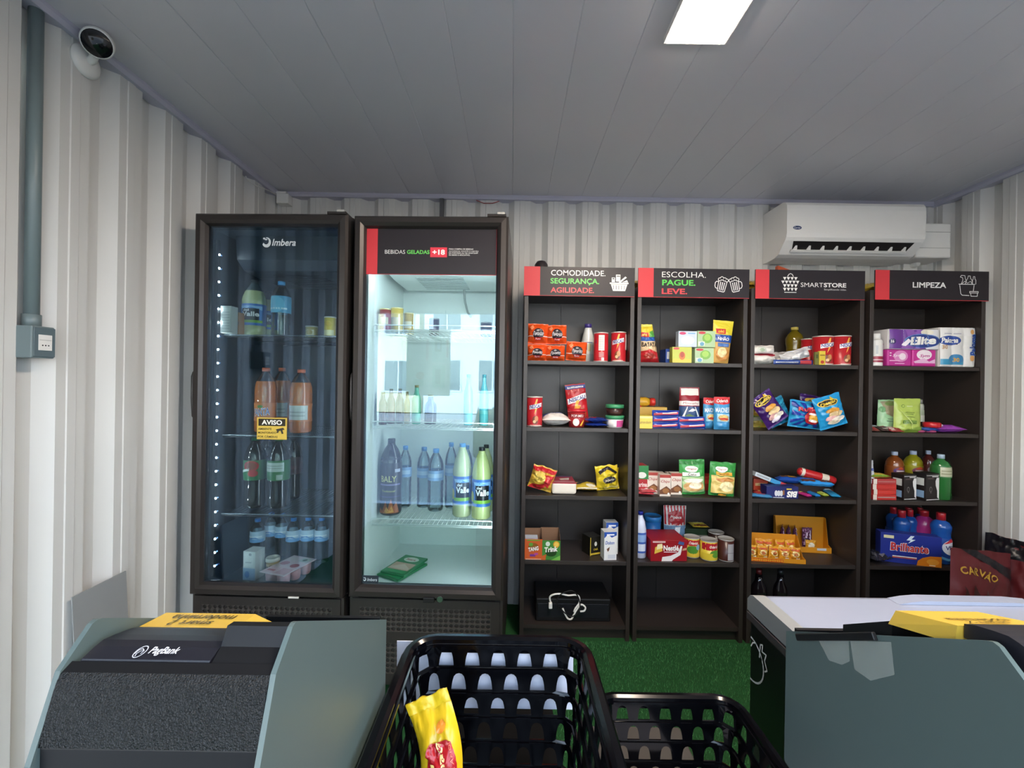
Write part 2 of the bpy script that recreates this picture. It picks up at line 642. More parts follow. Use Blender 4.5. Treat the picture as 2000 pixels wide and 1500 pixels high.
M_COND = mat('#6f7d80', .38, 0, .5, 'grey_conduit', var=.03)
t = thing('electric_conduit', 'thick grey conduit pipe running down the left wall to the outlet box', 'pipe', (XL - .005, 1.262, 1.43))
mb = MB()
mb.lathe([(.017, .0), (.017, CEIL_Z - 1.43)], M_COND, 16)
mb.build('pipe', t)
mb = MB()
mb.lathe([(.021, -.005), (.021, .03)], M_COND, 16)
mb.build('coupling', t)
t = thing('outlet_box', 'grey outlet box with white socket on the left wall', 'socket', (XL, 1.219, 1.335))
mb = MB()
mb.box(-.03, .043, 0, .062, 0, .09, M_COND, .003)
mb.build('box_body', t)
mb = MB()
mb.box(.0432, .047, .003, .060, .004, .086, mat('#59676b', .4), .001)
fp = mb.build('face_plate', t)
mb = MB()
mb.box(.0468, .0485, .014, .050, .022, .066, M_WPL, .0006)
mb.box(.0485, .0488, .016, .048, .050, .052, '#b9b9b4')
for q in (.024, .032, .040):
    mb.lathe([(.002, 0), (.002, .0006)], BLACK_INK, 8, (.0486, q, .036), axis=(1, 0, 0))
mb.build('socket', fp)

# little switch box in the top left corner, with its thin white cable
x, z = at(556, 388, 2.52)
mb = MB()
mb.box(-.034, .034, -.022, .028, -.036, .018, M_WPL, .003)
mb.box(-.055, .02, -.020, .028, .018, .032, M_WPL, .002)
tag(mb.build('junction_box', loc=(x, 2.515, z)), 'small white junction box under the ceiling above the dark fridge', 'electrical box')
mb = MB()
pts = []
for px, py, Y in ((476, 344, 2.24), (484, 352, 2.26), (492, 362, 2.33), (505, 368, 2.40), (522, 373, 2.46), (540, 381, 2.5)):
    x, z = at(px, py, Y)
    pts.append((max(x, XL + .004), Y, z))
mb.tube(pts, .0022, M_WPL, 6)
tag(mb.build('thin_cable'), 'thin white cable hanging under the ceiling trim in the left corner', 'cable')
mb = MB()
x, z = at(863, 400, 2.54)
mb.box(x - .011, x + .011, 2.528, 2.549, 1.5, CEIL_Z - .024, mat('#56565a', .5))
tag(mb.build('cable_duct'), 'dark grey cable duct on the back wall above the lit fridge', 'cable duct')
mb = MB()
pts = []
for px, py in ((930, 391), (945, 397), (962, 397), (975, 393)):
    x, z = at(px, py, 2.535)
    pts.append((x, 2.535, z))
mb.tube(pts, .002, mat('#a02a28', .5), 6)
tag(mb.build('red_wire'), 'loop of thin red wire hanging from the ceiling trim above the lit fridge', 'wire')
# white plug and socket on the back wall under the air conditioner
x, z = at(1779, 518, 2.53)
t = thing('wall_socket', 'small white socket with plug on the back wall under the air conditioner', 'socket', (x, 2.549, z))
mb = MB()
mb.box(-.04, .04, -.018, 0, -.045, .03, M_WPL, .003)
mb.build('box_body', t)
mb = MB()
mb.lathe([(.017, 0), (.019, .012), (.012, .035)], M_WPL, 14, (.012, -.018, .0), axis=(0, -1, 0))
mb.build('plug', t)
for px, lab in ((1843, 'thin white pipe on the back wall under the white pipe cover'), (1851, 'thin grey pipe beside the white one under the pipe cover')):
    x, z = at(px, 520, 2.53)
    mb = MB()
    mb.tube([(x, 2.53, 1.0), (x, 2.53, 2.06)], .007, M_WPL if px == 1843 else mat('#a9a69e', .5), 8)
    tag(mb.build('wall_pipe'), lab, 'pipe')

# ------------------------------------------------------------------ air conditioner
x0 = 1.440
t = thing('air_conditioner', 'white split air conditioner with open louver on the back wall', 'air conditioner', (x0, WALL_Y, 1.990))
pr = [(0, 0), (-.085, 0), (-.12, .004), (-.150, .014), (-.208, .073), (-.218, .088), (-.223, .11), (-.223, .235), (-.220, .258), (-.208, .275), (-.185, .283), (0, .286)]
mb = MB()
mb.prism([(p[0], p[1]) for p in pr][::-1], .0, .735, M_WPL, 'X')
bod = mb.build('housing', t)
bv = bod.modifiers.new('b', 'BEVEL')
bv.width = .006
bv.segments = 2
bv.limit_method = 'ANGLE'
bv.angle_limit = R(40)
d = Vector((-.058, .059)).normalized()          # direction along the outlet face (y, z)
nrm = Vector((-d.y, -d.x)) if False else Vector((-.059, -.058)).normalized()


def outl(u, w_, o):                              # u along X, w_ along the face, o outwards
    p = Vector((-.150, .014)) + d * w_ + nrm * o
    return (u, p.x, p.y)


L = .0827
mb = MB()
mb.add([outl(.06, .030, .0012), outl(.675, .030, .0012), outl(.69, L - .002, .0012), outl(.045, L - .002, .0012)], [(0, 1, 2, 3)], mat('#161214', .5))
mb.build('air_outlet', t)
mb = MB()
vs_ = [outl(a, b, c) for c in (.004, .010) for a, b in ((.05, .020), (.67, .020), (.67, .034), (.05, .034))]
mb.add(vs_, [(0, 1, 2, 3), (7, 6, 5, 4), (0, 4, 5, 1), (1, 5, 6, 2), (2, 6, 7, 3), (3, 7, 4, 0)], M_WPL)
mb.build('louver', t)
for k in range(9):
    a = .062 + k * .073
    mb = MB()
    vs_ = [outl(a, .034, .006), outl(a + .022, .034, .006), outl(a + .016, .056, .0014), outl(a + .006, .056, .0014),
           outl(a, .034, .002), outl(a + .022, .034, .002)]
    mb.add(vs_, [(0, 1, 2, 3), (4, 0, 3), (5, 2, 1)], M_WPL)
    mb.build('vane', t)
mb = MB()
fm = lambda u, v, off: (u + .055, -.2232 - off, v + .125)
mb.art([('e', .5, .5, .5, .5, '#c9ccd2'), ('e', .5, .5, .47, .45, '#1b2f5e'), ('t', 'Carrier', .5, .5, .72, .42, '#dfe3ea', .01, .2)], .048, .022, fm)
mb.build('badge', t)

x0, _ = at(1762, 470, 2.40)
x1, _ = at(1858, 470, 2.40)
_, z0 = at(1858, 504, 2.40)
_, z1 = at(1858, 436, 2.40)
mb = MB()
mb.box(2.19, x1, 2.40, WALL_Y, z0, z1, M_WPL, .008)
for q in (.28, .74):
    mb.box(2.20, x1 - .006, 2.3988, 2.4005, z0 + (z1 - z0) * q - .001, z0 + (z1 - z0) * q + .001, '#8e8c88')
tag(mb.build('pipe_cover'), 'white ribbed pipe cover box at the right of the air conditioner', 'cover')

# ------------------------------------------------------------------ fridges
def fridge(name, label, X, rz, dark):
    t = thing(name, label, 'fridge', (X, 1.755, 0), (0, 0, rz))
    W2 = .311
    lin_c = mat('#2b333f', .34, 0, .5, 'dark_liner', var=.03) if dark else mat('#dfe4e0', .42, 0, .5, 'white_liner', var=.02)
    mb = MB()
    mb.box(-W2, -W2 + .03, .066, .64, .05, 1.952, M_FR)
    mb.box(W2 - .03, W2, .066, .64, .05, 1.952, M_FR)
    mb.box(-W2 + .03, W2 - .03, .61, .64, .05, 1.952, M_FR)
    mb.box(-W2 + .03, W2 - .03, .066, .61, 1.915, 1.952, M_FR)
    mb.box(-W2 + .03, W2 - .03, .03, .61, .05, .40, M_FR)
    mb.box(-W2, -W2 + .03, .03, .066, .05, .405, M_FR)
    mb.box(W2 - .03, W2, .03, .066, .05, .405, M_FR)
    mb.build('cabinet', t)
    mb = MB()                                   # liner
    a = W2 - .03
    mb.box(-a, -a + .012, .066, .61, .40, 1.915, lin_c)
    mb.box(a - .012, a, .066, .61, .40, 1.915, lin_c)
    mb.box(-a + .012, a - .012, .595, .61, .40, 1.915, lin_c)
    mb.box(-a + .012, a - .012, .066, .595, 1.90, 1.915, lin_c)
    mb.box(-a + .012, a - .012, .066, .595, .40, .412, lin_c)
    mb.build('liner', t)
    mb = MB()                                   # evaporator housing under the roof
    mb.prism([(.14, 1.90), (.15, 1.80), (.20, 1.765), (.30, 1.755), (.54, 1.755), (.56, 1.90)], -a + .05, a - .03, lin_c, 'X')
    vent = '#0f1216' if dark else '#aab0ad'
    for k in range(9):
        mb.box(-.12, .10, .24 + k * .03, .252 + k * .03, 1.7535, 1.7552, vent)
    mb.build('evaporator_cover', t)
    mb = MB()                                   # mitred door frame
    z0, z1 = .412, 1.948
    rings = [(.0, .062), (.0, .014), (.008, .002), (.028, .0), (.040, .010), (.047, .024), (.047, .045), (.030, .062)]
    n = len(rings)
    vs_, fs = [], []
    for i_, y in rings:
        vs_ += [(-W2 + i_, y, z0 + i_), (W2 - i_, y, z0 + i_), (W2 - i_, y, z1 - i_), (-W2 + i_, y, z1 - i_)]
    for r_ in range(n - 1):
        for k in range(4):
            k2 = (k + 1) % 4
            fs.append((r_ * 4 + k, r_ * 4 + k2, (r_ + 1) * 4 + k2, (r_ + 1) * 4 + k))
    mb.add(vs_, fs, M_FR)
    mb.box(-W2, W2, .0615, .066, z0, z0 + .03, M_MBLK)
    mb.box(-W2, W2, .0615, .066, z1 - .03, z1, M_MBLK)
    mb.box(-W2, -W2 + .03, .0615, .066, z0, z1, M_MBLK)
    mb.box(W2 - .03, W2, .0615, .066, z0, z1, M_MBLK)
    door = mb.build('door', t)
    mb = MB()
    mb.box(-W2 + .046, W2 - .046, .028, .034, z0 + .046, z1 - .046, M_GLASS)
    sub(mb.build('glass', door), 'clear glass pane')
    mb = MB()
    mb.tube([(-W2 + .002, .03, 1.115), (-W2 - .004, .02, 1.13), (-W2 - .004, .014, 1.2), (-W2 - .004, .014, 1.29), (-W2 - .004, .02, 1.305), (-W2 + .002, .03, 1.32)], .0055, M_FR, 8)
    mb.build('handle', door)
    mb = MB()                                   # hinge bracket on top
    mb.box(W2 - .085, W2 - .01, .01, .10, 1.948, 1.958, M_FR)
    mb.box(W2 - .045, W2 - .015, .006, .035, 1.956, 1.964, mat('#b8b6b0', .4, .4))
    mb.build('hinge', t)
    # shelves inside
    rod = mat('#23262b', .3, .3) if dark else mat('#e8ebe8', .35)
    for z in ((1.47, 1.0425, .707) if dark else (1.50, 1.088, .674)):
        mb = MB()
        for k in range(27):
            x = -a + .03 + k * (2 * a - .06) / 26
            mb.tube([(x, .12, z - .004), (x, .58, z - .004)], .0016, rod, 6)
        for y in (.12, .35, .58):
            mb.tube([(-a + .022, y, z - .007), (a - .022, y, z - .007)], .003, rod, 6)
        fl = mat('#cfd6da', .2, .2) if dark else rod
        mb.tube([(-a + .022, .117, z + .0), (a - .022, .117, z + .0)], .0026, fl if not dark else mat('#7f8890', .2, .3), 6)
        if not dark:
            mb.tube([(-a + .022, .116, z - .006), (-a + .022, .116, z + .018), (-a + .03, .116, z + .022), (a - .03, .116, z + .022), (a - .022, .116, z + .018), (a - .022, .116, z - .006)], .0026, rod, 6)
        mb.build('wire_shelf', t)
    # led strip behind the left post; lit fridge: unseen tube added behind the header
    mb = MB()
    if dark:
        mb.box(-a + .012, -a + .024, .070, .084, .46, 1.86, M_MBLK)
    else:
        mb.box(-a + .02, a - .02, .068, .090, 1.752, 1.768, M_WPL)
    strip = mb.build('led_or_fill_strip', t)
    led = mat('#ffffff', .4, emit=(150.0 if dark else 20.0), emit_col='#eaf4ff', name='led')
    if dark:
        mb = MB()
        for k in range(24):
            z = .50 + k * .0565
            mb.box(-a + .0238, -a + .0256, .074, .0795, z - .0027, z + .0027, led)
        mb.build('led_chip', strip)
    else:
        mb = MB()
        mb.box(-a + .03, a - .03, .070, .086, 1.742, 1.752, led)
        mb.build('led_tube', strip)
    mb = MB()  # unseen strip added behind the right frame to brighten the inside
    mb.box(a - .0145, a - .0122, .071, .088, .47, 1.70, led if not dark else mat('#fefefe', .4, emit=9.0, emit_col='#eaf4ff', name='hidden_fill_led'))
    mb.build('led_or_fill_strip', t)
    # lower grille: two perforated windows with round holes
    mb = MB()
    gy = .022
    fx0, fx1 = -W2 + .012, W2 - .012
    M_GR = mat('#4d4845', .34, .4, .6, 'grille_metal', var=.05)
    holes = ((.27, .368, 5), (.10, .225, 6))
    mb.box(fx0, fx1, gy + .010, gy + .014, .06, .402, mat('#040405', .8, 0, .1))
    mb.box(fx0, fx1, gy, gy + .010, .368, .402, M_FR)
    mb.box(fx0, fx1, gy, gy + .010, .225, .27, M_FR)
    mb.box(fx0, fx1, gy, gy + .010, .06, .10, M_FR)
    wx0, wx1 = fx0 + .03, fx1 - .035
    for z0_, z1_, nr in holes:
        mb.box(fx0, wx0, gy, gy + .010, z0_, z1_, M_FR)
        mb.box(wx1, fx1, gy, gy + .010, z0_, z1_, M_FR)
        nc = 25
        cw, ch = (wx1 - wx0) / nc, (z1_ - z0_) / nr
        N = 16
        vv, ff = [], []
        for i in range(nc):
            for j in range(nr):
                cx, cz = wx0 + (i + .5) * cw, z0_ + (j + .5) * ch
                o = len(vv)
                for k in range(N):
                    an = 2 * PI * k / N
                    c_, s_ = math.cos(an), math.sin(an)
                    q = max(abs(c_), abs(s_))
                    vv.append((cx + c_ / q * cw / 2, gy + .001, cz + s_ / q * ch / 2))
                for rad, yy in ((.45, gy + .001), (.38, gy + .0045)):
                    for k in range(N):
                        an = 2 * PI * k / N
                        vv.append((cx + rad * cw * math.cos(an), yy, cz + rad * ch * math.sin(an)))
                for b in range(2):
                    for k in range(N):
                        k2 = (k + 1) % N
                        ff.append((o + b * N + k, o + b * N + k2, o + (b + 1) * N + k2, o + (b + 1) * N + k))
        mb.add(vv, ff, M_GR)
    mb.build('grille', t)
    for sx in (-1, 1):
        for y in (.12, .56):
            mb = MB()
            mb.lathe([(.022, 0), (.022, .012), (.014, .014), (.014, .052)], M_MBLK, 12, (sx * (W2 - .05), y, 0))
            mb.build('foot', t)
    return t, door


def swirl_logo(cx, cy, r, c):
    """the round wave emblem beside the maker's name: a crescent, open at the upper left, with small specks"""
    out = []
    n = 20
    pts = []
    for i in range(n + 1):
        a = R(205) + R(250) * i / n
        pts.append((cx + r[0] * math.cos(a), cy + r[1] * math.sin(a)))
    for i in range(n + 1):
        a = R(205) + R(250) * (1 - i / n)
        k = .62
        pts.append((cx - r[0] * .12 + r[0] * k * math.cos(a), cy + r[1] * .22 + r[1] * k * math.sin(a)))
    out.append(('p', pts, c))
    out.append(('e', cx - r[0] * .55, cy + r[1] * .75, r[0] * .26, r[1] * .18, c))
    out.append(('e', cx - r[0] * .1, cy + r[1] * .55, r[0] * .30, r[1] * .14, c))
    return out


FA, door_a = fridge('drinks_fridge', 'dark glass-door drinks fridge in the left corner, dark lined inside', -.975, R(-1.5), True)
FB, door_b = fridge('drinks_fridge', 'brightly lit white-lined drinks fridge with black and red header', -.335, R(-1.5), False)
mb = MB()
w, h = .14, .045
fm = lambda u, v, off: (u + .022, .0278 - off, v + 1.815)
mb.art(swirl_logo(.14, .5, (.13, .46), '#cfd6d8') + [('t', 'Imbera', .65, .5, .70, .62, '#cfd6d8', .02, .25)], w, h, fm)
mb.build('lettering', door_a)
mb = MB()                                        # small white strip at the foot of the dark fridge's door
mb.box(.098, .140, -.0012, .004, .4135, .4195, mat('#d9d4cc', .4))
sub(mb.build('white_strip', door_a), 'small white strip')
mb = MB()                                        # yellow notice stuck on the glass
w, h = .123, .088
fm = lambda u, v, off: (u + .006, .0268 - off, v + 1.040)
mb.box(.006 - w / 2, .006 + w / 2, .0266, .0276, 1.040, 1.040 + h, ink('#cfae4c'))
st = mb.build('warning_sticker', door_a)
mb = MB()
mb.art([('r', .03, .04, .97, .96, '#d9b84f'), ('r', .05, .62, .95, .95, '#2a2618'), ('t', 'AVISO', .5, .785, .68, .22, '#f3efe4', .03),
        ('t', 'AMBIENTE', .27, .48, .45, .10, '#3a3115', .012), ('t', 'MONITORADO', .35, .31, .60, .10, '#3a3115', .012), ('t', 'POR CÂMERAS', .37, .135, .66, .115, '#3a3115', .012),
        ('p', [(.64, .47), (.88, .55), (.93, .47), (.69, .37)], '#3a3428'), ('p', [(.66, .36), (.74, .39), (.73, .32), (.68, .30)], '#3a3428'),
        ('p', [(.80, .42), (.86, .44), (.90, .28), (.84, .26)], '#3a3428')], w, h, fm, off0=.0004)
mb.build('lettering', st)
# black and red header stuck on the lit fridge's glass
w, h = .532, .185
cx, zb = .0, 1.716
mb = MB()
mb.box(cx - w / 2, cx + w / 2, .0262, .0276, zb, zb + h, M_SIGN)
hd = mb.build('header_panel', door_b)
mb = MB()
fm = lambda u, v, off: (u + cx, .0258 - off, v + zb)
mb.art([('r', 0, 0, .088, 1, M_RED), ('r', .088, 0, 1, .008, M_RED), ('r', .994, 0, 1, 1, M_RED)], w, h, fm)
mb.build('red_band', hd)
mb = MB()
mb.art([('t', 'BEBIDAS', .222, .495, .155, .085, '#e8e6e4', -.004), ('t', 'GELADAS', .400, .495, .172, .085, '#6fcf62', .022),
        ('r', .492, .385, .620, .60, '#d8394a'), ('t', '+18', .556, .495, .095, .115, '#f6f2ee', .035),
        ('t', 'PARA COMPRA DE BEBIDAS', .727, .565, .185, .032, '#d8d6d4', .01), ('t', 'ALCOÓLICAS, SOLICITE O CARTÃO', .747, .520, .225, .034, '#d8d6d4', .01),
        ('t', 'NA PORTARIA OU VIA WHATSAPP', .745, .478, .222, .032, '#d8d6d4', .01), ('t', 'OU BAIXE O APLICATIVO.', .715, .434, .162, .036, '#d8d6d4', .01)], w, h, fm)
mb.build('lettering', hd)
mb = MB()                                        # small maker's plate at the foot of the glass
mb.box(-.262, -.195, .0266, .0276, .463, .493, mat('#1c2630', .4))
mp = mb.build('maker_plate', door_b)
mb = MB()
fm = lambda u, v, off: (u - .2285, .0262 - off, v + .463)
mb.art(swirl_logo(.16, .5, (.09, .26), '#b9c4c8') + [('t', 'Imbera', .62, .48, .60, .42, '#b9c4c8', .01, .25)], .067, .030, fm)
mb.build('lettering', mp)
mb = MB()                                        # lock under the lit fridge's glass
mb.box(-.005, .040, -.006, .004, .405, .425, M_MBLK, .002)
mb.lathe([(.012, 0), (.012, .006)], M_CHROME, 16, (.062, .002, .419), axis=(0, -1, 0))
mb.build('lock', door_b)
mb = MB()                                        # drain hose in the lit fridge
mb.tube([(.07, .50, 1.757), (.072, .52, 1.70), (.082, .56, 1.65), (.095, .59, 1.63)], .006, mat('#a6aaa6', .5), 8)
mb.build('drain_hose', FB)

# ------------------------------------------------------------------ shelf units
SH_Y, SH_D = 2.2, .31
B1, B2, B3, B4 = 1.397, 1.062, .721, .395
UNITS = [(22, 237), (243, 458), (465, 686), (697, 923)]
UX = [(a * SH_Y / F, b * SH_Y / F) for a, b in UNITS]
PT = .020
unit_labels = ['black shelf unit standing beside the lit fridge', 'black shelf unit under the sign with two beer mugs',
               'black shelf unit below the air conditioner', 'black shelf unit at the right wall, under the cleaning sign']
for (xa, xb), lab in zip(UX, unit_labels):
    t = thing('shelf_unit', lab, 'shelf', ((xa + xb) / 2, SH_Y, 0), group='four black shelf units along the back wall')
    w2 = (xb - xa) / 2
    for sx in (-1, 1):
        mb = MB()
        if sx < 0:
            mb.box(-w2, -w2 + PT, 0, SH_D, 0, 1.775, M_SHELF, .0008)
        else:
            mb.box(w2 - PT, w2, 0, SH_D, 0, 1.775, M_SHELF, .0008)
        mb.build('side_panel', t)
    mb = MB()
    mb.box(-w2 + PT, -.06, SH_D - .006, SH_D, .06, 1.755, M_SHELF)
    mb.box(-.058, w2 - PT, SH_D - .006, SH_D, .06, 1.755, M_SHELF)
    mb.build('back_panel', t)
    for z in (B1, B2, B3, B4):
        mb = MB()
        mb.box(-w2 + PT, w2 - PT, .006, SH_D - .006, z - .019, z, M_SHELF, .0008)
        mb.build('shelf', t)
    mb = MB()
    mb.box(-w2 + PT, w2 - PT, .0, SH_D - .006, 1.735, 1.755, M_SHELF)
    mb.build('top_panel', t)
    mb = MB()
    mb.box(-w2 + PT, w2 - PT, .006, SH_D - .006, .055, .074, M_SHELF)
    mb.build('bottom_panel', t)
    mb = MB()
    mb.box(-w2 + PT, w2 - PT, .03, .045, 0, .055, M_SHELF)
    mb.build('plinth', t)

# ------------------------------------------------------------------ signs across the tops of the units
SG_Y = 2.192


def sign(px0, px1, py_top_l, py_bot_l, label, arts, picto, red_w):
    xa, zt = at(px0, py_top_l, SG_Y)
    xb, _ = at(px1, py_top_l, SG_Y)
    _, zb_ = at(px0, py_bot_l, SG_Y)
    w_, h_ = xb - xa, zt - zb_
    t = thing('shelf_sign', label, 'sign', ((xa + xb) / 2, SG_Y, zb_), group='black and red signs on top of the shelf units')
    mb = MB()
    mb.box(-w_ / 2, w_ / 2, 0, .0075, 0, h_, M_SIGN)
    mb.build('board', t)
    fm_ = lambda u, v, off: (u, -off, v)
    mb = MB()
    mb.art([('r', 0, 0, red_w, 1, M_RED), ('r', red_w, 0, 1, .014, M_RED)], w_, h_, fm_, step=0)
    mb.build('red_band', t)
    mb = MB()
    mb.art(arts, w_, h_, fm_, off0=.0006)
    mb.build('lettering', t)
    mb = MB()
    mb.art(picto, w_, h_, fm_, off0=.0006, step=.0001)
    mb.build('pictogram', t)
    return t


WI = '#efedea'
basket_icon = [('r', .775, .44, .945, .49, WI), ('p', [(.785, .43), (.935, .43), (.915, .20), (.805, .20)], WI)] + \
    [('r', .808 + .024 * k, .25, .812 + .024 * k, .39, M_SIGN) for k in range(5)] + \
    [('r', .792, .50, .822, .66, WI), ('r', .798, .60, .816, .64, M_SIGN), ('r', .83, .52, .870, .76, WI), ('r', .836, .69, .866, .72, M_SIGN),
     ('p', [(.855, .50), (.915, .70), (.928, .66), (.868, .47)], WI), ('p', [(.885, .50), (.93, .58), (.94, .50)], WI)]
sign(1024, 1240, 520, 577, 'black sign with shopping basket picture above the first shelf unit',
     [('t', 'COMODIDADE.', .489, .795, .492, .19, WI, .005), ('t', 'SEGURANÇA.', .459, .495, .440, .23, '#5fc957', .022), ('t', 'AGILIDADE.', .437, .205, .394, .185, '#d8474e', .022)],
     basket_icon, .145)


def mug(cx, s):
    """tilted beer mug: white outline, three bars, foam cloud and a round handle on the outer side"""
    sw, sh = .56, .146
    ca, sa = math.cos(R(12) * s), math.sin(R(12) * s)

    def q(x, y):                                     # metres in the mug's own frame -> sign units
        X, Y = s * x, y
        return (cx + (X * ca + Y * sa) / sw, .46 + (-X * sa + Y * ca) / sh)
    out = [('o', [q(-.021, .020), q(-.018, -.030), q(-.014, -.034), q(.014, -.034), q(.018, -.030), q(.021, .018)], .0034, WI)]
    for x in (-.010, 0, .010):
        out.append(('o', [q(x, .012), q(x * .9, -.027)], .0042, WI))
    out.append(('o', [q(-.021, .012), q(-.031, .011), q(-.036, .004), q(-.035, -.012), q(-.030, -.021), q(-.019, -.023)], .0036, WI))
    cl = ((-.018, .024, .009), (-.008, .031, .010), (.006, .029, .010), (.018, .026, .009))
    for x, y, r_ in cl:
        c_ = q(x, y)
        out.append(('e', c_[0], c_[1], r_ / sw, r_ / sh, WI))
    for x, y, r_ in cl:
        c_ = q(x, y)
        out.append(('e', c_[0], c_[1], (r_ - .003) / sw, (r_ - .003) / sh, M_SIGN))
    return out


sign(1247, 1464, 523, 580, 'black sign with two beer mugs above the second shelf unit',
     [('t', 'ESCOLHA.', .410, .785, .395, .19, WI, -.004), ('t', 'PAGUE.', .365, .51, .300, .20, '#5fc957', .026), ('t', 'LEVE.', .327, .21, .230, .19, '#d8474e', .026)],
     mug(.755, 1) + mug(.868, -1), .138)
tri = []
for n_, y in ((4, .70), (5, .575), (4, .45), (4, .325)):
    for i in range(n_):
        cx = .316 + (i - (n_ - 1) / 2) * .0335
        tri.append(('p', [(cx - .0158, y + .052), (cx + .0158, y + .052), (cx, y - .056)], WI))
tri.append(('o', [(.290, .77), (.300, .84), (.316, .87), (.332, .84), (.342, .77)], .0034, WI))
tri.append(('r', .262, .215, .372, .235, WI))
sign(1476, 1690, 526, 583, 'black sign with white triangle-patterned shopping bag above the third shelf unit',
     [('t', 'SMART', .515, .495, .205, .15, WI, -.002), ('t', 'STORE', .725, .495, .205, .15, WI, .03), ('t', 'Simplificando vidas.', .728, .335, .205, .075, '#cfcdca', .006)], tri, .125)
clean = [('o', [(.735, .56), (.875, .56)], .0036, WI), ('o', [(.742, .53), (.752, .24), (.765, .19), (.825, .18)], .0032, WI), ('o', [(.868, .53), (.862, .34)], .0032, WI),
         ('o', [(.83, .32), (.905, .32), (.905, .27), (.83, .27), (.83, .32)], .003, WI), ('o', [(.838, .26), (.842, .16), (.896, .16), (.898, .26)], .003, WI),
         ('o', [(.755, .57), (.768, .70), (.765, .78), (.745, .80), (.755, .86), (.785, .85), (.79, .74), (.80, .66)], .0028, WI),
         ('o', [(.79, .58), (.80, .70), (.81, .76), (.815, .84), (.832, .84), (.835, .76), (.848, .70), (.85, .58)], .0028, WI),
         ('o', [(.852, .58), (.852, .70), (.858, .74), (.860, .82), (.872, .82), (.874, .74), (.882, .70), (.882, .57)], .0028, WI),
         ('o', [(.76, .58), (.785, .66), (.81, .60), (.835, .66), (.848, .58)], .0024, WI)]
sign(1710, 1932, 527, 585, 'black sign with bucket of cleaning bottles above the fourth shelf unit',
     [('t', 'LIMPEZA', .476, .515, .295, .185, WI, .022)], clean, .125)

# ------------------------------------------------------------------ card terminals in their stands, close to the camera
M_PLATE = mat('#4b5857', .42, 0, .4, 'grey_green_sheet', var=.03)
M_YEL = mat('#bf9e3c', .38, 0, .5, 'terminal_yellow', var=.02)
M_COVER = mat('#0f0f11', .5, 0, .25, 'smooth_dark_plastic', var=.05)
M_BAND = mat('#16161e', .4, 0, .5, 'dark_band', var=.03)


def grain(name):
    m = bpy.data.materials.new(name)
    m.use_nodes = True
    nt = m.node_tree
    b = nt.nodes['Principled BSDF']
    b.inputs['Base Color'].default_value = lin('#0a0a0b')
    b.inputs['Specular IOR Level'].default_value = .35
    b.inputs['Roughness'].default_value = .30
    tcn = nt.nodes.new('ShaderNodeTexCoord')
    mp = nt.nodes.new('ShaderNodeMapping')
    mp.inputs['Scale'].default_value = (1.0, 1.0, 1.0)
    nt.links.new(tcn.outputs['Object'], mp.inputs[0])
    vo = nt.nodes.new('ShaderNodeTexNoise')
    vo.inputs['Scale'].default_value = 900
    vo.inputs['Detail'].default_value = 2
    nt.links.new(mp.outputs[0], vo.inputs['Vector'])
    bp = nt.nodes.new('ShaderNodeBump')
    bp.inputs['Strength'].default_value = 1.0
    bp.inputs['Distance'].default_value = .0022
    nt.links.new(vo.outputs['Fac'], bp.inputs['Height'])
    nt.links.new(bp.outputs['Normal'], b.inputs['Normal'])
    return m


M_GRAIN = grain('grained_black_plastic')


KS = 1.12                                             # size of the stands


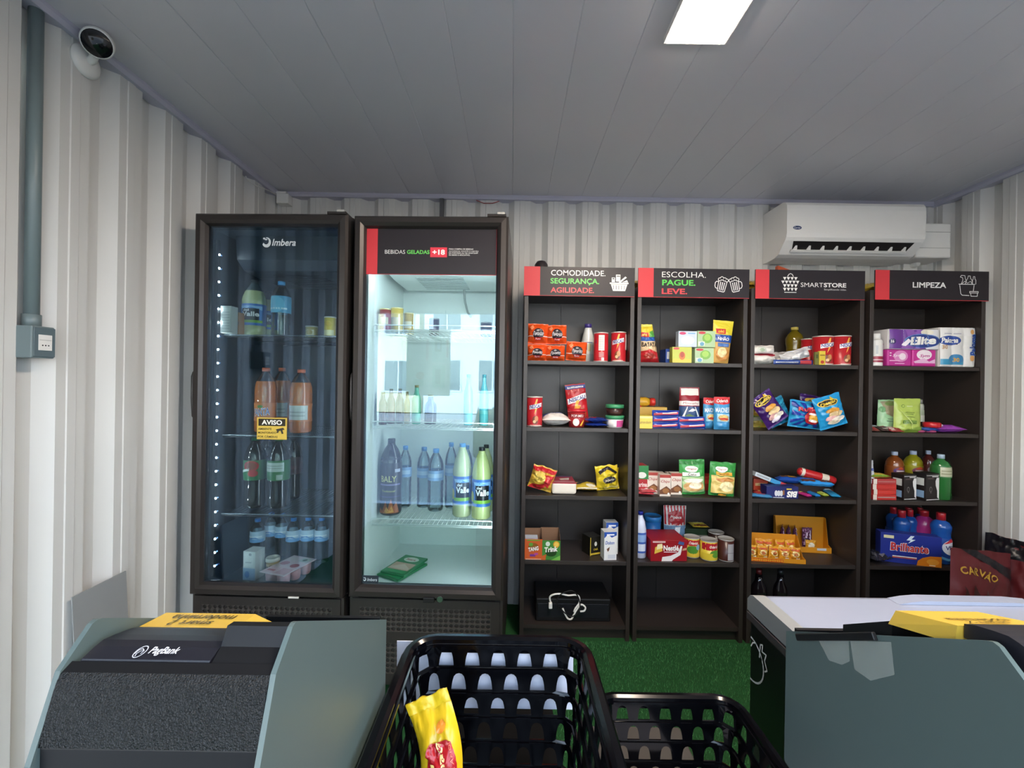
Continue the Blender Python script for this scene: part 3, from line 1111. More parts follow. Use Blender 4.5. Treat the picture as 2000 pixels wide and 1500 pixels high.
def terminal_stand(Xl, dz, dzt, label, tlabel, yx0, yx1, ped, yfar, zb_):
    """Xl: outer face of the left plate; the cover faces the camera, the screen slopes away towards the shop"""
    Wd = .140
    y0 = .262
    loc = (KS * Xl, KS * y0, HC * (1 - KS) + KS * dz)
    t = thing('terminal_stand', label, 'card terminal stand', loc, group='card terminal stands at the counter edge')
    t.scale = (KS, KS, KS)
    plate = [(.262, .845), (.262, 1.056), (.265, 1.064), (.279, 1.102), (.300, 1.1205), (.304, 1.1215), (.308, 1.120), (.530, 1.001), (.530, .845)]
    plate = [(a - y0, b) for a, b in plate]
    for xa in (0, Wd - .0035):
        mb = MB()
        mb.prism(plate[::-1], xa, xa + .0035, M_PLATE, 'X')
        p = mb.build('side_plate', t)
        bv = p.modifiers.new('b', 'BEVEL')
        bv.width = .0011
        bv.segments = 2
        bv.limit_method = 'ANGLE'
    xa, xb = .0036, Wd - .0036
    # textured back cover between the plates
    prof = [(.2660, 1.0640), (.2672, 1.0690), (.2705, 1.0800), (.2745, 1.0920), (.2765, 1.0970), (.2795, 1.1010)]
    mb = MB()
    nx = 2
    vs_ = [(xx, a - y0, b) for a, b in prof for xx in (xa, xb)]
    mb.add(vs_, [(i * 2, i * 2 + 1, i * 2 + 3, i * 2 + 2) for i in range(len(prof) - 1)], M_GRAIN, True)
    mb.build('textured_cover', t)
    mb = MB()
    mb.box(xa, xb, .2668 - y0, .275 - y0, .85, 1.0636, M_COVER, .001)
    mb.build('lower_cover', t)
    mb = MB()
    mb.prism([(.2795 - y0, 1.1008), (.2862 - y0, 1.1038), (.2862 - y0, 1.05), (.2795 - y0, 1.05)][::-1], xa, xb, M_COVER, 'X')
    mb.build('bezel', t)
    blk = [(.2866, 1.1030), (.290, 1.1050), (.2965, 1.1085), (.303, 1.1190), (.310, 1.1180), (.50, 1.013), (.50, .99), (.2866, 1.05)]
    mb = MB()
    mb.prism([(a - y0, b) for a, b in blk][::-1], .0935, xb, M_COVER, 'X')
    mb.build('side_block', t)
    mb = MB()
    mb.box(xa, xb, .515 - y0, .520 - y0, .86, 1.0105, M_COVER)
    mb.build('back_panel', t)
    mb = MB()
    mb.box(.004, Wd - .004, .270 - y0, .522 - y0, .826, .8445, M_MBLK, .003)
    mb.build('base_plate', t)
    mb = MB()
    mb.box(ped[0], ped[1], .33 - y0, .47 - y0, HC * (KS - 1) / KS - dz, .826, M_MBLK, .004)
    mb.build('pedestal', t)
    # the terminal itself
    k = thing('card_terminal', tlabel, 'card terminal', (loc[0], loc[1], HC * (1 - KS) + KS * dzt), group='yellow card terminals')
    k.scale = (KS, KS, KS)
    mb = MB()                                       # dark rounded nose with the bank's name
    pr = [(.2868, 1.1040), (.2875, 1.1046), (.2968, 1.1073), (.3030, 1.1082), (.3120, 1.1066), (.3250, 1.1035), (.3325, 1.1005), (.3325, 1.090), (.2868, 1.090)]
    mb.prism([(a - y0, b) for a, b in pr][::-1], yx0 + .004, .0925, M_BAND, 'X')
    o = mb.build('front_housing', k)
    bv = o.modifiers.new('b', 'BEVEL')
    bv.width = .0016
    bv.segments = 2
    bv.limit_method = 'ANGLE'
    bv.angle_limit = R(28)
    mb = MB()                                       # yellow back shell with chamfered ends
    xr = yx1 - .020
    za = 1.0985
    vs_ = [(yx0, .3335, za), (xr, .3335, za), (xr, yfar, zb_), (yx0 + .001, yfar, zb_),
           (yx1, .336, za - .006), (yx1, yfar - .004, zb_ - .006), (yx1, yfar - .004, zb_ - .02), (yx1, .336, za - .02),
           (yx0 - .002 if dzt else yx0, .3335, za - .014), (yx0 - .002 if dzt else yx0, yfar + .004, zb_ - .014), (xr, .3335, za - .02), (xr, yfar + .004, zb_ - .02)]
    vs_ = [(x, y - y0, z) for x, y, z in vs_]
    mb.add(vs_, [(0, 1, 2, 3), (1, 4, 5, 2), (4, 7, 6, 5), (0, 3, 9, 8), (0, 8, 10, 1), (1, 10, 7, 4), (3, 2, 11, 9), (2, 5, 6, 11)], M_YEL)
    sub(mb.build('back_shell', k), 'yellow terminal shell')
    mb = MB()
    mb.prism([(yfar + .0045 - y0, 1.070), (.45 - y0, 1.035), (.45 - y0, 1.02), (yfar + .0045 - y0, 1.05)][::-1], yx0 + .002, .0925, M_COVER, 'X')
    mb.build('screen_housing', k)
    mb = MB()
    fm_ = lambda u, v, off: (.0426 - u, .3585 - v - y0, zb_ + (yfar - (.3585 - v)) / (yfar - .3335) * (za - zb_) + off + .0003)
    mb.art([('t', 'moderninha', .5, .26, 1.0, .42, '#3a3012', .01, .2), ('t', 'smart 2', .56, .74, .66, .36, '#3a3012', .01, .2)], .050, .022, fm_)
    mb.build('lettering', k)
    mb = MB()
    fm_ = lambda u, v, off: (.0545 + u, .2878 + v * .960 - y0, 1.1049 + v * .279 + off + .0004)
    mb.art([('o', [(.12 + .105 * math.cos(a / 24 * 2 * PI) + .02 * math.sin(a / 24 * 2 * PI), .5 + .50 * math.sin(a / 24 * 2 * PI)) for a in range(25)], .0006, '#b6b8c0'),
            ('o', [(.04, .30), (.06, .62), (.12, .74), (.18, .58), (.17, .30)], .0005, '#b6b8c0'), ('o', [(.10, .06), (.085, .28), (.12, .48), (.18, .56)], .0005, '#b6b8c0'),
            ('t', 'PagBank', .65, .47, .64, .78, '#cdcfd6', .015, .25)], .030, .0088, fm_)
    mb.build('brand_lettering', k)
    return t, k


terminal_stand(-.2866, 0.0, 0.0, 'grey plated card terminal stand at the left, near the wall', 'yellow and black card terminal seated in the left stand', .0046, .0986, (.02, .12), .362, 1.0955)
s2, k2 = terminal_stand(.3347, -.006, .012, 'grey plated card terminal stand at the right, before the freezer', 'yellow and black card terminal seated in the right stand', .0055, .0986, (.075, .135), .388, 1.0815)
mb = MB()                                            # clear tape and black rod stuck on the right plate
pl = lambda y, z: (-.0006, y - .262, z + .014)
tape = mat('#c9cfca', .35, name='sticky_tape')
tape.node_tree.nodes['Principled BSDF'].inputs['Alpha'].default_value = .28
mb.add([pl(.475, 1.010), pl(.432, 1.034), pl(.430, 1.014), pl(.440, 1.004), pl(.458, .997)], [(0, 1, 2, 3, 4)], tape)
mb.add([pl(.430, 1.034), pl(.384, 1.060), pl(.380, 1.034), pl(.405, 1.012), pl(.424, 1.010)], [(0, 1, 2, 3, 4)], tape)
mb.build('tape', s2)
mb = MB()
mb.box(-.005, -.0008, -.062, .062, -.0035, .0035, M_MBLK, .001)
o = mb.build('rod', s2)
o.rotation_euler = (R(-30.5), 0, 0)
o.location = (0, .4517 - .262, 1.0332 + .006)

# ------------------------------------------------------------------ shopping baskets
def rr_path(w_, l_, r_):
    """rounded rectangle, counter-clockwise from the middle of the far side going left; returns f(s) -> point, normal and the length"""
    segs = []
    x, y = w_ / 2, l_ / 2
    straight = [((0, y), (-x + r_, y)), ((-x, y - r_), (-x, -y + r_)), ((-x + r_, -y), (x - r_, -y)), ((x, -y + r_), (x, y - r_)), ((x - r_, y), (0, y))]
    corn = [((-x + r_, y - r_), 90), ((-x + r_, -y + r_), 180), ((x - r_, -y + r_), 270), ((x - r_, y - r_), 0)]
    for i, (a, b) in enumerate(straight):
        segs.append(('s', a, b, math.dist(a, b)))
        if i < 4:
            segs.append(('c', corn[i][0], corn[i][1], PI / 2 * r_))
    total = sum(q[3] for q in segs)

    def f(s):
        s = s % total
        for q in segs:
            if s <= q[3] + 1e-9:
                if q[0] == 's':
                    k = s / q[3] if q[3] else 0
                    p = (q[1][0] + (q[2][0] - q[1][0]) * k, q[1][1] + (q[2][1] - q[1][1]) * k)
                    dx, dy = (q[2][0] - q[1][0]) / q[3], (q[2][1] - q[1][1]) / q[3]
                    return p, (dy, -dx) if False else (-(-dy), -dx)
                a = R(q[2]) + s / q[3] * PI / 2
                return (q[1][0] + r_ * math.cos(a), q[1][1] + r_ * math.sin(a)), (math.cos(a), math.sin(a))
            s -= q[3]
        return f(0)
    return f, total


def basket(name, label, loc, w_=.256, l_=.42, h=.20):
    t = thing(name, label, 'basket', loc, group='black plastic shopping baskets')
    r_ = .035
    f, T = rr_path(w_, l_, r_)
    taper = .022

    def P(s, z, out=0.0):
        p, nn = f(s)
        i = taper * (1 - z / h) - out
        return (p[0] - nn[0] * i, p[1] - nn[1] * i, z)

    ncell = round(T / .0405)
    cw = T / ncell
    rows = 5
    ztop = h - .008
    ch = .0345
    mb = MB()
    N = 16
    for rw in range(rows):
        z0 = ztop - (rw + 1) * ch
        for c in range(ncell):
            s0 = (c + (.5 if rw % 2 else 0)) * cw
            hb, hh = cw * .285, ch * .70
            # tombstone outline (clockwise from bottom right), then the cell boundary matched to it
            hole = [(hb, 0), (hb * .93, hh * .30), (hb * .84, hh * .55)]
            for k in range(1, 6):
                a = PI * k / 6
                hole.append((hb * .78 * math.cos(a), hh * (.62 + .38 * math.sin(a))))
            hole += [(-hb * .84, hh * .55), (-hb * .93, hh * .30), (-hb, 0)]
            zb = .12 * ch
            hole = [(x, zb + z) for x, z in hole]
            n = len(hole)
            outer = [(cw / 2, 0), (cw / 2, .33 * ch), (cw / 2, .66 * ch), (cw / 2, ch), (cw * .22, ch), (0, ch), (-cw * .22, ch), (-cw / 2, ch), (-cw / 2, .66 * ch), (-cw / 2, .33 * ch), (-cw / 2, 0)]
            vs_ = [P(s0 - x, z0 + z) for x, z in outer] + [P(s0 - x, z0 + z) for x, z in hole]
            fs = [(i, n + i, n + i + 1, i + 1) for i in range(n - 1)] + [(0, n - 1, 2 * n - 1, n)]
            mb.add(vs_, fs, M_BLK)
    ns = 120
    def band(za, zb, oa=0.0, ob=0.0):
        vs_ = [P(T * i / ns, za, oa) for i in range(ns)] + [P(T * i / ns, zb, ob) for i in range(ns)]
        mb.add(vs_, [(i, (i + 1) % ns, ns + (i + 1) % ns, ns + i) for i in range(ns)], M_BLK, True)
    band(ztop, h)
    band(-.0, ztop - rows * ch)
    o = mb.build('wall', t)
    so = o.modifiers.new('s', 'SOLIDIFY')
    so.thickness = .0026
    so.offset = 0
    mb = MB()                                        # rim rolled outwards and a ledge inside every row
    rim = [(h - .022, .004), (h - .012, .012), (h - .003, .015), (h + .002, .011), (h + .003, .003), (h, -.002), (h - .008, -.002)]
    for i in range(len(rim) - 1):
        band(rim[i][0], rim[i + 1][0], rim[i][1], rim[i + 1][1])
    mb.build('rim', t)
    mb = MB()
    for rw in range(rows + 1):
        z = ztop - rw * ch
        for za, oa, zb_, ob in ((z - .002, 0, z - .0015, -.0045), (z - .0015, -.0045, z + .0015, -.0045), (z + .0015, -.0045, z + .002, 0)):
            band(za, zb_, oa, ob)
    mb.build('rib', t)
    mb = MB()                                        # floor with slots
    iw, il = w_ / 2 - taper - .002, l_ / 2 - taper - .002
    for k in range(9):
        x = -iw + .012 + k * (2 * iw - .024) / 8
        mb.box(x - .010, x + .010, -il, il, 0, .003, M_BLK)
    for y in (-il + .01, -il / 3, il / 3, il - .01):
        mb.box(-iw, iw, y - .012, y + .012, 0, .0032, M_BLK)
    mb.build('floor_grid', t)
    return t


ZR = .889
basket('shopping_basket', 'black perforated shopping basket in front, holding a yellow snack bag', (-.0143, .478, ZR - .203))
basket('shopping_basket', 'black perforated shopping basket standing lower, to the right of the front one', (.298, .622, .700 - .203))
for lab, x0, x1, y0, y1, zt in (('black plinth under the basket that holds the yellow snack bag', -.115, .085, .32, .98, ZR - .203), ('grey plinth under the lower right basket', .195, .40, .46, 1.02, .700 - .203)):
    mb = MB()
    mb.box(x0, x1, y0, y1, 0, zt - .0005, mat('#040405', .8, 0, .1) if zt > .6 else mat('#3c3937', .6), .004)
    tag(mb.build('plinth'), lab, 'plinth')

mb = MB()                                            # paper taped on the far outer side of the front basket
mb.box(-.141, .141, 0, .0012, 0, .108, mat('#dfe0ee', .7, 0, .2, 'paper', var=.02))
tag(mb.build('paper_sheet', loc=(-.036, .7065, ZR - .124), rot=(R(2), 0, 0)), 'white paper sheet on the far outer side of the front basket', 'paper')
mb = MB()
mb.box(-.062, .062, -.09, .09, 0, .085, mat('#c9ccdc', .6, 0, .3, 'white_card', var=.02), .002)
tag(mb.build('white_carton', loc=(.262, .690, .700 - .203 + .0036)), 'white carton lying in the lower right basket', 'carton')

# ------------------------------------------------------------------ chest freezer at the right
fx, fy0, fy1 = .565, .60, 1.034
t = thing('chest_freezer', 'black chest freezer with white lid at the right, behind the card terminal', 'freezer', (fx, fy1, 0))
mb = MB()
mb.box(.004, 1.62, fy0 - fy1, 0, .515, .748, mat('#0e0d0f', .3, 0, .5, 'freezer_black'), .003)
mb.build('upper_body', t)
mb = MB()
mb.box(.010, 1.61, fy0 - fy1 + .006, -.006, .02, .514, mat('#3f3c3a', .45, 0, .4, 'freezer_grey'), .003)
sub(mb.build('lower_body', t), 'grey lower freezer body')
mb = MB()
lz0, lz1 = .752, .802
M_LID = mat('#8d93a4', .22, 0, .5, 'freezer_lid', var=.02)
mb.prism([(0, lz0 + .012), (0, lz1 - .016), (-.006, lz1 - .004), (-.02, lz1), (fy0 - fy1 + .01, lz1), (fy0 - fy1, lz1 - .012), (fy0 - fy1, lz0 + .012)][::-1], .028, 1.62, M_LID, 'X')
mb.build('lid', t)
mb = MB()
M_LEND = mat('#868888', .3, 0, .5, 'lid_end', var=.02)
mb.prism([(.004, lz0 + .010), (.004, lz1 - .014), (-.008, lz1 - .001), (-.02, lz1 + .003), (fy0 - fy1 + .01, lz1 + .003), (fy0 - fy1 - .003, lz1 - .012), (fy0 - fy1 - .003, lz0 + .010)][::-1], -.002, .027, M_LEND, 'X')
o = mb.build('lid_end', t)
bv = o.modifiers.new('b', 'BEVEL')
bv.width = .008
bv.segments = 3
bv.limit_method = 'ANGLE'
mb = MB()
mb.box(-.004, .02, fy0 - fy1, .002, .742, .758, mat('#3a3638', .4))
mb.build('lid_seal', t)
mb = MB()
x, z = at(1725, 1158, 1.03)
x2, _ = at(1988, 1160, 1.03)
mb.prism([(x - fx, lz1 + .0005), (x - fx + .03, lz1 + .006), (x - fx + .06, lz1 + .009), (x2 - fx - .05, lz1 + .008), (x2 - fx, lz1 + .004), (x2 - fx, lz1 + .0005)][::-1], -.045, -.014, M_LID, 'Y')
o = mb.build('lid_handle', t)
bv = o.modifiers.new('b', 'BEVEL')
bv.width = .003
bv.segments = 2
mb = MB()                                            # white line drawing on the freezer's left end
fm = lambda u, v, off: (.0035 - off, -.0 - (u + .05), v + .605)
arc = [(.5 + .52 * math.cos(R(a)) - .45, .42 + .42 * math.sin(R(a))) for a in range(-90, 100, 12)]
mb.art([('o', arc, .004, WI), ('o', [(.40, .62), (.43, .88), (.52, .92), (.50, .78), (.66, .80), (.60, .66), (.70, .52), (.62, .46)], .0032, WI), ('o', [(.05, .66), (.12, .76), (.2, .8)], .003, WI)], .10, .115, fm, step=0)
mb.build('line_drawing', t)

# ------------------------------------------------------------------ grey sheet against the left wall
mb = MB()
mb.box(-.004, .0, 0, .19, 0, .60, mat('#8f9192', .35, 0, .4, 'grey_sheet', var=.02))
tag(mb.build('grey_sheet', loc=(XL + .062, 1.362, 0.002), rot=(0, R(-3.5), 0)), 'flat grey sheet leaning against the left wall beside the dark fridge', 'sheet')

# ------------------------------------------------------------------ goods: builders
def fit(box, Z, Yf):
    x0, x1, yt, yb = box
    cx = (x0 + x1) / 2
    if Yf is None:
        _, Yf = onz(cx, yb, Z)
        Yf = min(max(Yf, SH_Y + .012), SH_Y + .24)
    X, _ = at(cx, yb, Yf)
    return X, Yf, (x1 - x0) * Yf / F, (yb - yt) * Yf / F


EPS = .0006


def carton(nm, lab, cat, grp, box, Z, d, col, art=(), Yf=None, rz=0, side=(), rough=.4, w=None, h=None, bev=.001, top=None, opened=None, top_art=()):
    X, Y, w_, h_ = fit(box, Z, Yf)
    w, h = w or w_, h or h_
    mb = MB()
    m = mat(col, rough)
    if opened is None:
        mb.box(-w / 2, w / 2, -d / 2, d / 2, 0, h, m, bev)
    else:                                            # open box: low front, higher back and sides, brown card inside
        fh = h * opened
        card = mat('#7a5b44', .8)
        th = .0012
        mb.box(-w / 2, w / 2, -d / 2, -d / 2 + th, 0, fh, m)
        mb.box(-w / 2, w / 2, d / 2 - th, d / 2, 0, h, card)
        for sx in (-1, 1):
            mb.prism([(-d / 2 + th, 0), (d / 2 - th, 0), (d / 2 - th, h), (d / 2 - th - d * .3, h * .96), (-d / 2 + th, fh)], sx * w / 2 - (0 if sx < 0 else th), sx * w / 2 + (th if sx < 0 else 0), card if top is None else mat(top, .6), 'X')
        mb.box(-w / 2, w / 2, -d / 2, d / 2, 0, th, card)
        h = fh
    mb.art(art, w, h, plane_map(-d / 2))
    if side:
        if X > 0:
            mb.art(side, d, h, lambda u, v, off: (-w / 2 - off, -u, v))
        else:
            mb.art(side, d, h, lambda u, v, off: (w / 2 + off, u, v))
    if top_art:
        mb.art(top_art, w, d, lambda u, v, off: (u, v - d / 2, h + off))
    o = mb.build(nm, loc=(X, Y + d / 2, Z + EPS), rot=(0, 0, R(rz)))
    return tag(o, lab, cat, grp)


def can(nm, lab, cat, grp, box, Z, col, art=(), Yf=None, rim='#d9d4cf', rz=0, lid=None, rough=.3, metal=.0):
    X, Y, w, h = fit(box, Z, Yf)
    r = w / 2
    t = thing(nm, lab, cat, (X, Y + r, Z + EPS), (0, 0, R(rz)), grp)
    mb = MB()
    mb.lathe([(r * .93, 0, ink(rim)), (r, .0015, ink(rim)), (r, .005, mat(col, rough)), (r, h - .006)], mat(col, rough), 32)
    mb.art(art, 2 * r * 1.3, h, lambda u, v, off: ((r + off) * math.sin(u / r), -(r + off) * math.cos(u / r), v), maxlen=r * .35)
    mb.build('can_body', t)
    mb = MB()
    mb.lathe([(r, h - .006), (r * 1.025, h - .005), (r * 1.025, h - .001), (r * .985, h), (r * .95, h - .003), (r * .1, h - .003)], mat(lid or rim, .3, .3 if lid is None else 0), 32)
    mb.build('lid', t)
    return t


def pouch(nm, lab, cat, grp, box, Z, t, col, art=(), Yf=None, kind='stand', rx=0, ry=0, rz=0, crumple=.004, pinch=.05, seal=None, gloss=.28,
          w=None, h=None, seed=1, lie=False, zoff=0.0, warp=None, topw=1.0, seal_b=True, xyz=None, metal=0.0, nu=26, nv=32):
    X, Y, w_, h_ = fit(box, Z, Yf)
    w, h = w or w_, h or h_
    m = mat(col, gloss, metal)

    def A(v):
        if kind == 'stand':
            return (.45 + .55 * min(1, v / .10)) * max(0, 1 - v ** 2.6) if v < .93 else .02
        q = (v - .06) / .88
        if q <= 0 or q >= 1:
            return .015
        return math.sin(PI * q) ** .6

    def pt(u, v, side, off=0.0):
        a = A(v)
        b = max(0.0, 1 - abs(2 * u) ** 2.6) ** .7
        n1 = noise.noise(Vector((u * 5 + seed * 3.7, v * 6 * h / w, seed))) * crumple * (.3 + a) * (1 if abs(u) < .5 else .3)
        n2 = noise.noise(Vector((u * 14 + seed, v * 14 * h / w, seed + 5))) * crumple * .45
        y = side * t / 2 * a * b + (n1 + n2) * (b ** .5 if b > 0 else 0)
        xx = u * w * (1 - pinch * a if kind != 'stand' else 1 + (topw - 1) * v)
        zz = v * h + noise.noise(Vector((u * 4, seed, v * 2))) * crumple * .6 * (1 if v > .05 else 0)
        if warp:
            dx, dy, dz = warp(u, v)
            return Vector((xx + dx, y + dy - off, zz + dz))
        return Vector((xx, y - off, zz))

    mb = MB()
    mb.grid(lambda i, j: pt(i - .5, j, -1), nu, nv, m)
    mb.grid(lambda i, j: pt(i - .5, j, 1), nu, nv, m, flip=True)
    if kind == 'stand':
        n = nu
        vs_ = [pt(i / n - .5, 0, -1) for i in range(n + 1)] + [pt(i / n - .5, 0, 1) for i in range(n + 1)]
        mb.add(vs_, [(i + 1, i, n + 1 + i, n + 2 + i) for i in range(n)], m)
    fm_ = lambda u, v, off: pt(u / w, min(max(v / h, 0), 1), -1, off)
    if seal:
        bars = [('r', 0, .94, 1, 1, seal)] + ([('r', 0, 0, 1, .05, seal)] if kind != 'stand' and seal_b else [])
        art = bars + list(art)
    mb.art(art, w, h, fm_, maxlen=max(min(w, h) / 16, .005), off0=.0006 + crumple * .10, step=.0004 + crumple * .03)
    if lie:                                          # lies on its back, printed face up, top edge away from the camera
        loc = (X, Y + h / 2 if xyz is None else xyz[1], Z + t / 2 * .92 + zoff)
        o = mb.build(nm)
        for v in o.data.vertices:
            v.co.z -= h / 2
        o.rotation_euler = (Matrix.Rotation(R(rz), 3, 'Z') @ Matrix.Rotation(R(-90 + rx), 3, 'X') @ Matrix.Rotation(R(ry), 3, 'Y')).to_euler()
        o.location = loc
    else:
        lift = abs(math.sin(R(ry))) * w / 2
        o = mb.build(nm, loc=(X, Y + t / 2, Z + EPS + lift + zoff), rot=(Matrix.Rotation(R(rz), 3, 'Z') @ Matrix.Rotation(R(ry), 3, 'Y') @ Matrix.Rotation(R(rx), 3, 'X')).to_euler())
    if xyz is not None:
        o.location = xyz
    return tag(o, lab, cat, grp)


SODA = [(.80, 0), (.97, .015), (1, .05), (1, .16), (.965, .23), (.95, .32), (.975, .40), (1, .46), (1, .64), (.97, .71), (.86, .79), (.64, .865), (.38, .918), (.32, .95)]
JUICE = [(.88, 0), (1, .02), (1, .15), (.985, .155), (.985, .57), (1, .575), (1, .63), (.93, .70), (.74, .80), (.48, .89), (.37, .92), (.35, .95)]
WATER = [(.8, 0), (.98, .02), (1, .06), (.96, .10), (1, .14), (.96, .19), (1, .24), (.96, .29), (1, .34), (.96, .39), (1, .44), (1, .68), (.97, .74), (.82, .82), (.50, .90), (.36, .93), (.36, .95)]
MILK = [(.88, 0), (1, .015), (1, .46), (.95, .56), (.80, .70), (.56, .86), (.5, .92)]
OIL = [(.9, 0), (1, .02), (1, .28), (.9, .38), (.88, .48), (.98, .60), (1, .68), (.82, .80), (.42, .89), (.36, .93)]
DETER = [(.92, 0), (1, .02), (1, .45), (.9, .56), (.9, .62), (1, .70), (.98, .75), (.74, .82), (.42, .85), (.4, .88)]
SOAP = [(.9, 0), (1, .02), (1, .66), (.95, .75), (.70, .84), (.40, .88), (.38, .91)]
GLASSB = [(.9, 0), (1, .02), (1, .58), (.9, .68), (.5, .80), (.42, .95)]
BLEACH = [(.9, 0), (1, .015), (1, .50), (.95, .62), (.75, .78), (.42, .88), (.40, .92)]


def bottle(nm, lab, cat, grp, box, Z, prof, body, cap=None, label=None, Yf=None, fill=None, rz=0, seg=28, r=None, clear=None):
    X, Y, w, h = fit(box, Z, Yf)
    r = r or w / 2
    t = thing(nm, lab, cat, (X, Y + r, Z + EPS), (0, 0, R(rz)), grp)
    bm_ = mat(body, .22, coat=.3) if isinstance(body, str) else body
    mb = MB()
    P = []
    for a, z in prof:
        mm = bm_
        if fill is not None and z >= fill - 1e-6:
            mm = clear or M_PET
        P.append((a * r, z * h, mm))
    mb.lathe(P, bm_, seg)
    mb.build('bottle_body', t)
    if cap:
        z0, cr, cc = cap[:3]
        mb = MB()
        mb.lathe([(cr * r, z0 * h), (cr * r, h - .002), (cr * r * .93, h)], mat(cc, .35), 20)
        mb.build('cap', t)
    if label:
        z0, z1, lc, art = label
        def rad(z):
            z = z / h
            for (a0, q0), (a1, q1) in zip(prof, prof[1:]):
                if q0 <= z <= q1:
                    return r * (a0 + (a1 - a0) * (z - q0) / max(q1 - q0, 1e-6))
            return r
        mb = MB()
        n = 8
        mb.lathe([(max(rad((z0 + (z1 - z0) * i / n) * h), r * .3) + .0006, (z0 + (z1 - z0) * i / n) * h) for i in range(n + 1)], mat(lc, .35), seg, cap=False)
        hh = (z1 - z0) * h
        def fm_(u, v, off):
            q = rad(z0 * h + v) + .0008 + off
            return (q * math.sin(u / r), -q * math.cos(u / r), z0 * h + v)
        mb.art(art, 2 * r * 1.35, hh, fm_, maxlen=r * .35)
        mb.build('label', t)
    return t


def tub(nm, lab, cat, grp, box, Z, body, lid, art=(), Yf=None, taper=.86, lidh=.2, clear=False):
    X, Y, w, h = fit(box, Z, Yf)
    r = w / 2
    t = thing(nm, lab, cat, (X, Y + r, Z + EPS), (0, 0, 0), grp)
    mb = MB()
    rl = r * .95
    mb.lathe([(rl * taper, 0), (rl, h * (1 - lidh))], mat(body, .3), 28)
    def fm_(u, v, off):
        q = rl * (taper + (1 - taper) * v / (h * (1 - lidh))) + off
        return (q * math.sin(u / r), -q * math.cos(u / r), v)
    mb.art(art, 2 * r * 1.25, h * (1 - lidh), fm_, maxlen=r * .3)
    mb.build('tub_body', t)
    mb = MB()
    mb.lathe([(r, h * (1 - lidh) - .001), (r, h - .002), (r * .95, h), (r * .88, h), (r * .86, h - .003), (r * .01, h - .003)], mat(lid, .35), 28)
    mb.build('lid', t)
    return t


def bar(nm, lab, cat, grp, p0, p1, Z, wd, th, col, art=(), rz_extra=0, tilt=0, zoff=0, ends=None):
    """a flat wrapped bar lying on the board from (x, y) p0 to p1, crimped at both ends"""
    L = math.dist(p0, p1)
    ang = math.atan2(p1[1] - p0[1], p1[0] - p0[0])
    m = mat(col, .25)
    mb = MB()
    def pt(u, v, s, off=0.0):
        e = min(1, min(v, 1 - v) / .10)
        a = .08 + .92 * (e if e < 1 else 1) ** .7
        b = max(0, 1 - abs(2 * u) ** 3) ** .6
        return Vector(((v - .5) * L, u * wd * (1.0 if e < .7 else .92), s * (th / 2 * a * b + off) + noise.noise(Vector((v * 9, u * 5, L * 40))) * th * .10))
    mb.grid(lambda i, j: pt(i - .5, j, 1), 8, 18, m, flip=True)
    mb.grid(lambda i, j: pt(i - .5, j, -1), 8, 18, m)
    mb.art(list(art), L, wd, lambda u, v, off: pt(v / wd - .5, u / L + .5, 1, off), maxlen=wd / 4, off0=.0006)
    o = mb.build(nm, loc=((p0[0] + p1[0]) / 2, (p0[1] + p1[1]) / 2, Z + th / 2 * .96 + zoff), rot=(0, R(tilt), ang))
    return tag(o, lab, cat, grp)


WHT, RED, YLW, BLU, GRN = '#eeece8', '#c1272d', '#e2b93a', '#2440a0', '#2f8f45'

# ================================================================== first unit
# top board: orange bricks of coffee, white bottle, cocoa cans
def coffee_art(lean=0):
    return [('r', 0, .33, 1, .37, '#f0d8cc'), ('e', .5, .48, .27, .29, '#2b2730'), ('t', 'Favorito', .5, .50, .50, .20, '#e9e4e6', .01, .3), ('t', 'o', .48, .66, .12, .07, '#e9e4e6', .01, .3),
            ('p', [(.32, .30), (.68, .30), (.62, .16), (.38, .16)], '#c4232a'), ('t', 'Forte', .5, .235, .24, .08, '#f3e3dc', .02), ('p', [(.08, .80), (.24, .93), (.30, .78), (.18, .66)], '#e98a5e')]


GC = 'orange coffee packs on the top board of the first unit'
for box, d, ry, sd, lab, dz in (((1027, 1065, 672, 705), .07, 0, 1, 'orange coffee pack at the bottom left of the stack beside the fridge', 0),
                                ((1066, 1104, 674, 705.5), .07, 0, 2, 'orange coffee pack at the bottom middle of the orange stack', 0),
                                ((1027, 1067, 632, 672), .068, 1, 3, 'orange coffee pack on the top left of the orange stack', .0865),
                                ((1069, 1108, 636, 674), .068, -1, 4, 'orange coffee pack on the top right of the orange stack', .0865),
                                ((1106, 1146, 668, 706), .068, 4, 5, 'single orange coffee pack leaning next to the white bottle', 0)):
    pouch('coffee_pack', lab, 'coffee pack', GC, box, B1, d, '#d9511f', coffee_art(), Yf=2.235, kind='pillow', seed=sd, crumple=.006, pinch=.0, ry=ry, zoff=dz, gloss=.22, rz=0)
bottle('drink_bottle', 'white plastic bottle with purple cap behind the orange coffee packs', 'bottle', None, (1137, 1163, 627, 704), B1, MILK, '#d9dad8', (.90, .54, '#4a3b86'),
       (.22, .56, '#e4e4e0', [('r', .15, .3, .40, .8, '#3f5fa0'), ('r', .42, .2, .60, .75, '#d9cfa0'), ('r', .15, .82, .7, .9, '#8c98b8')]), Yf=2.37)


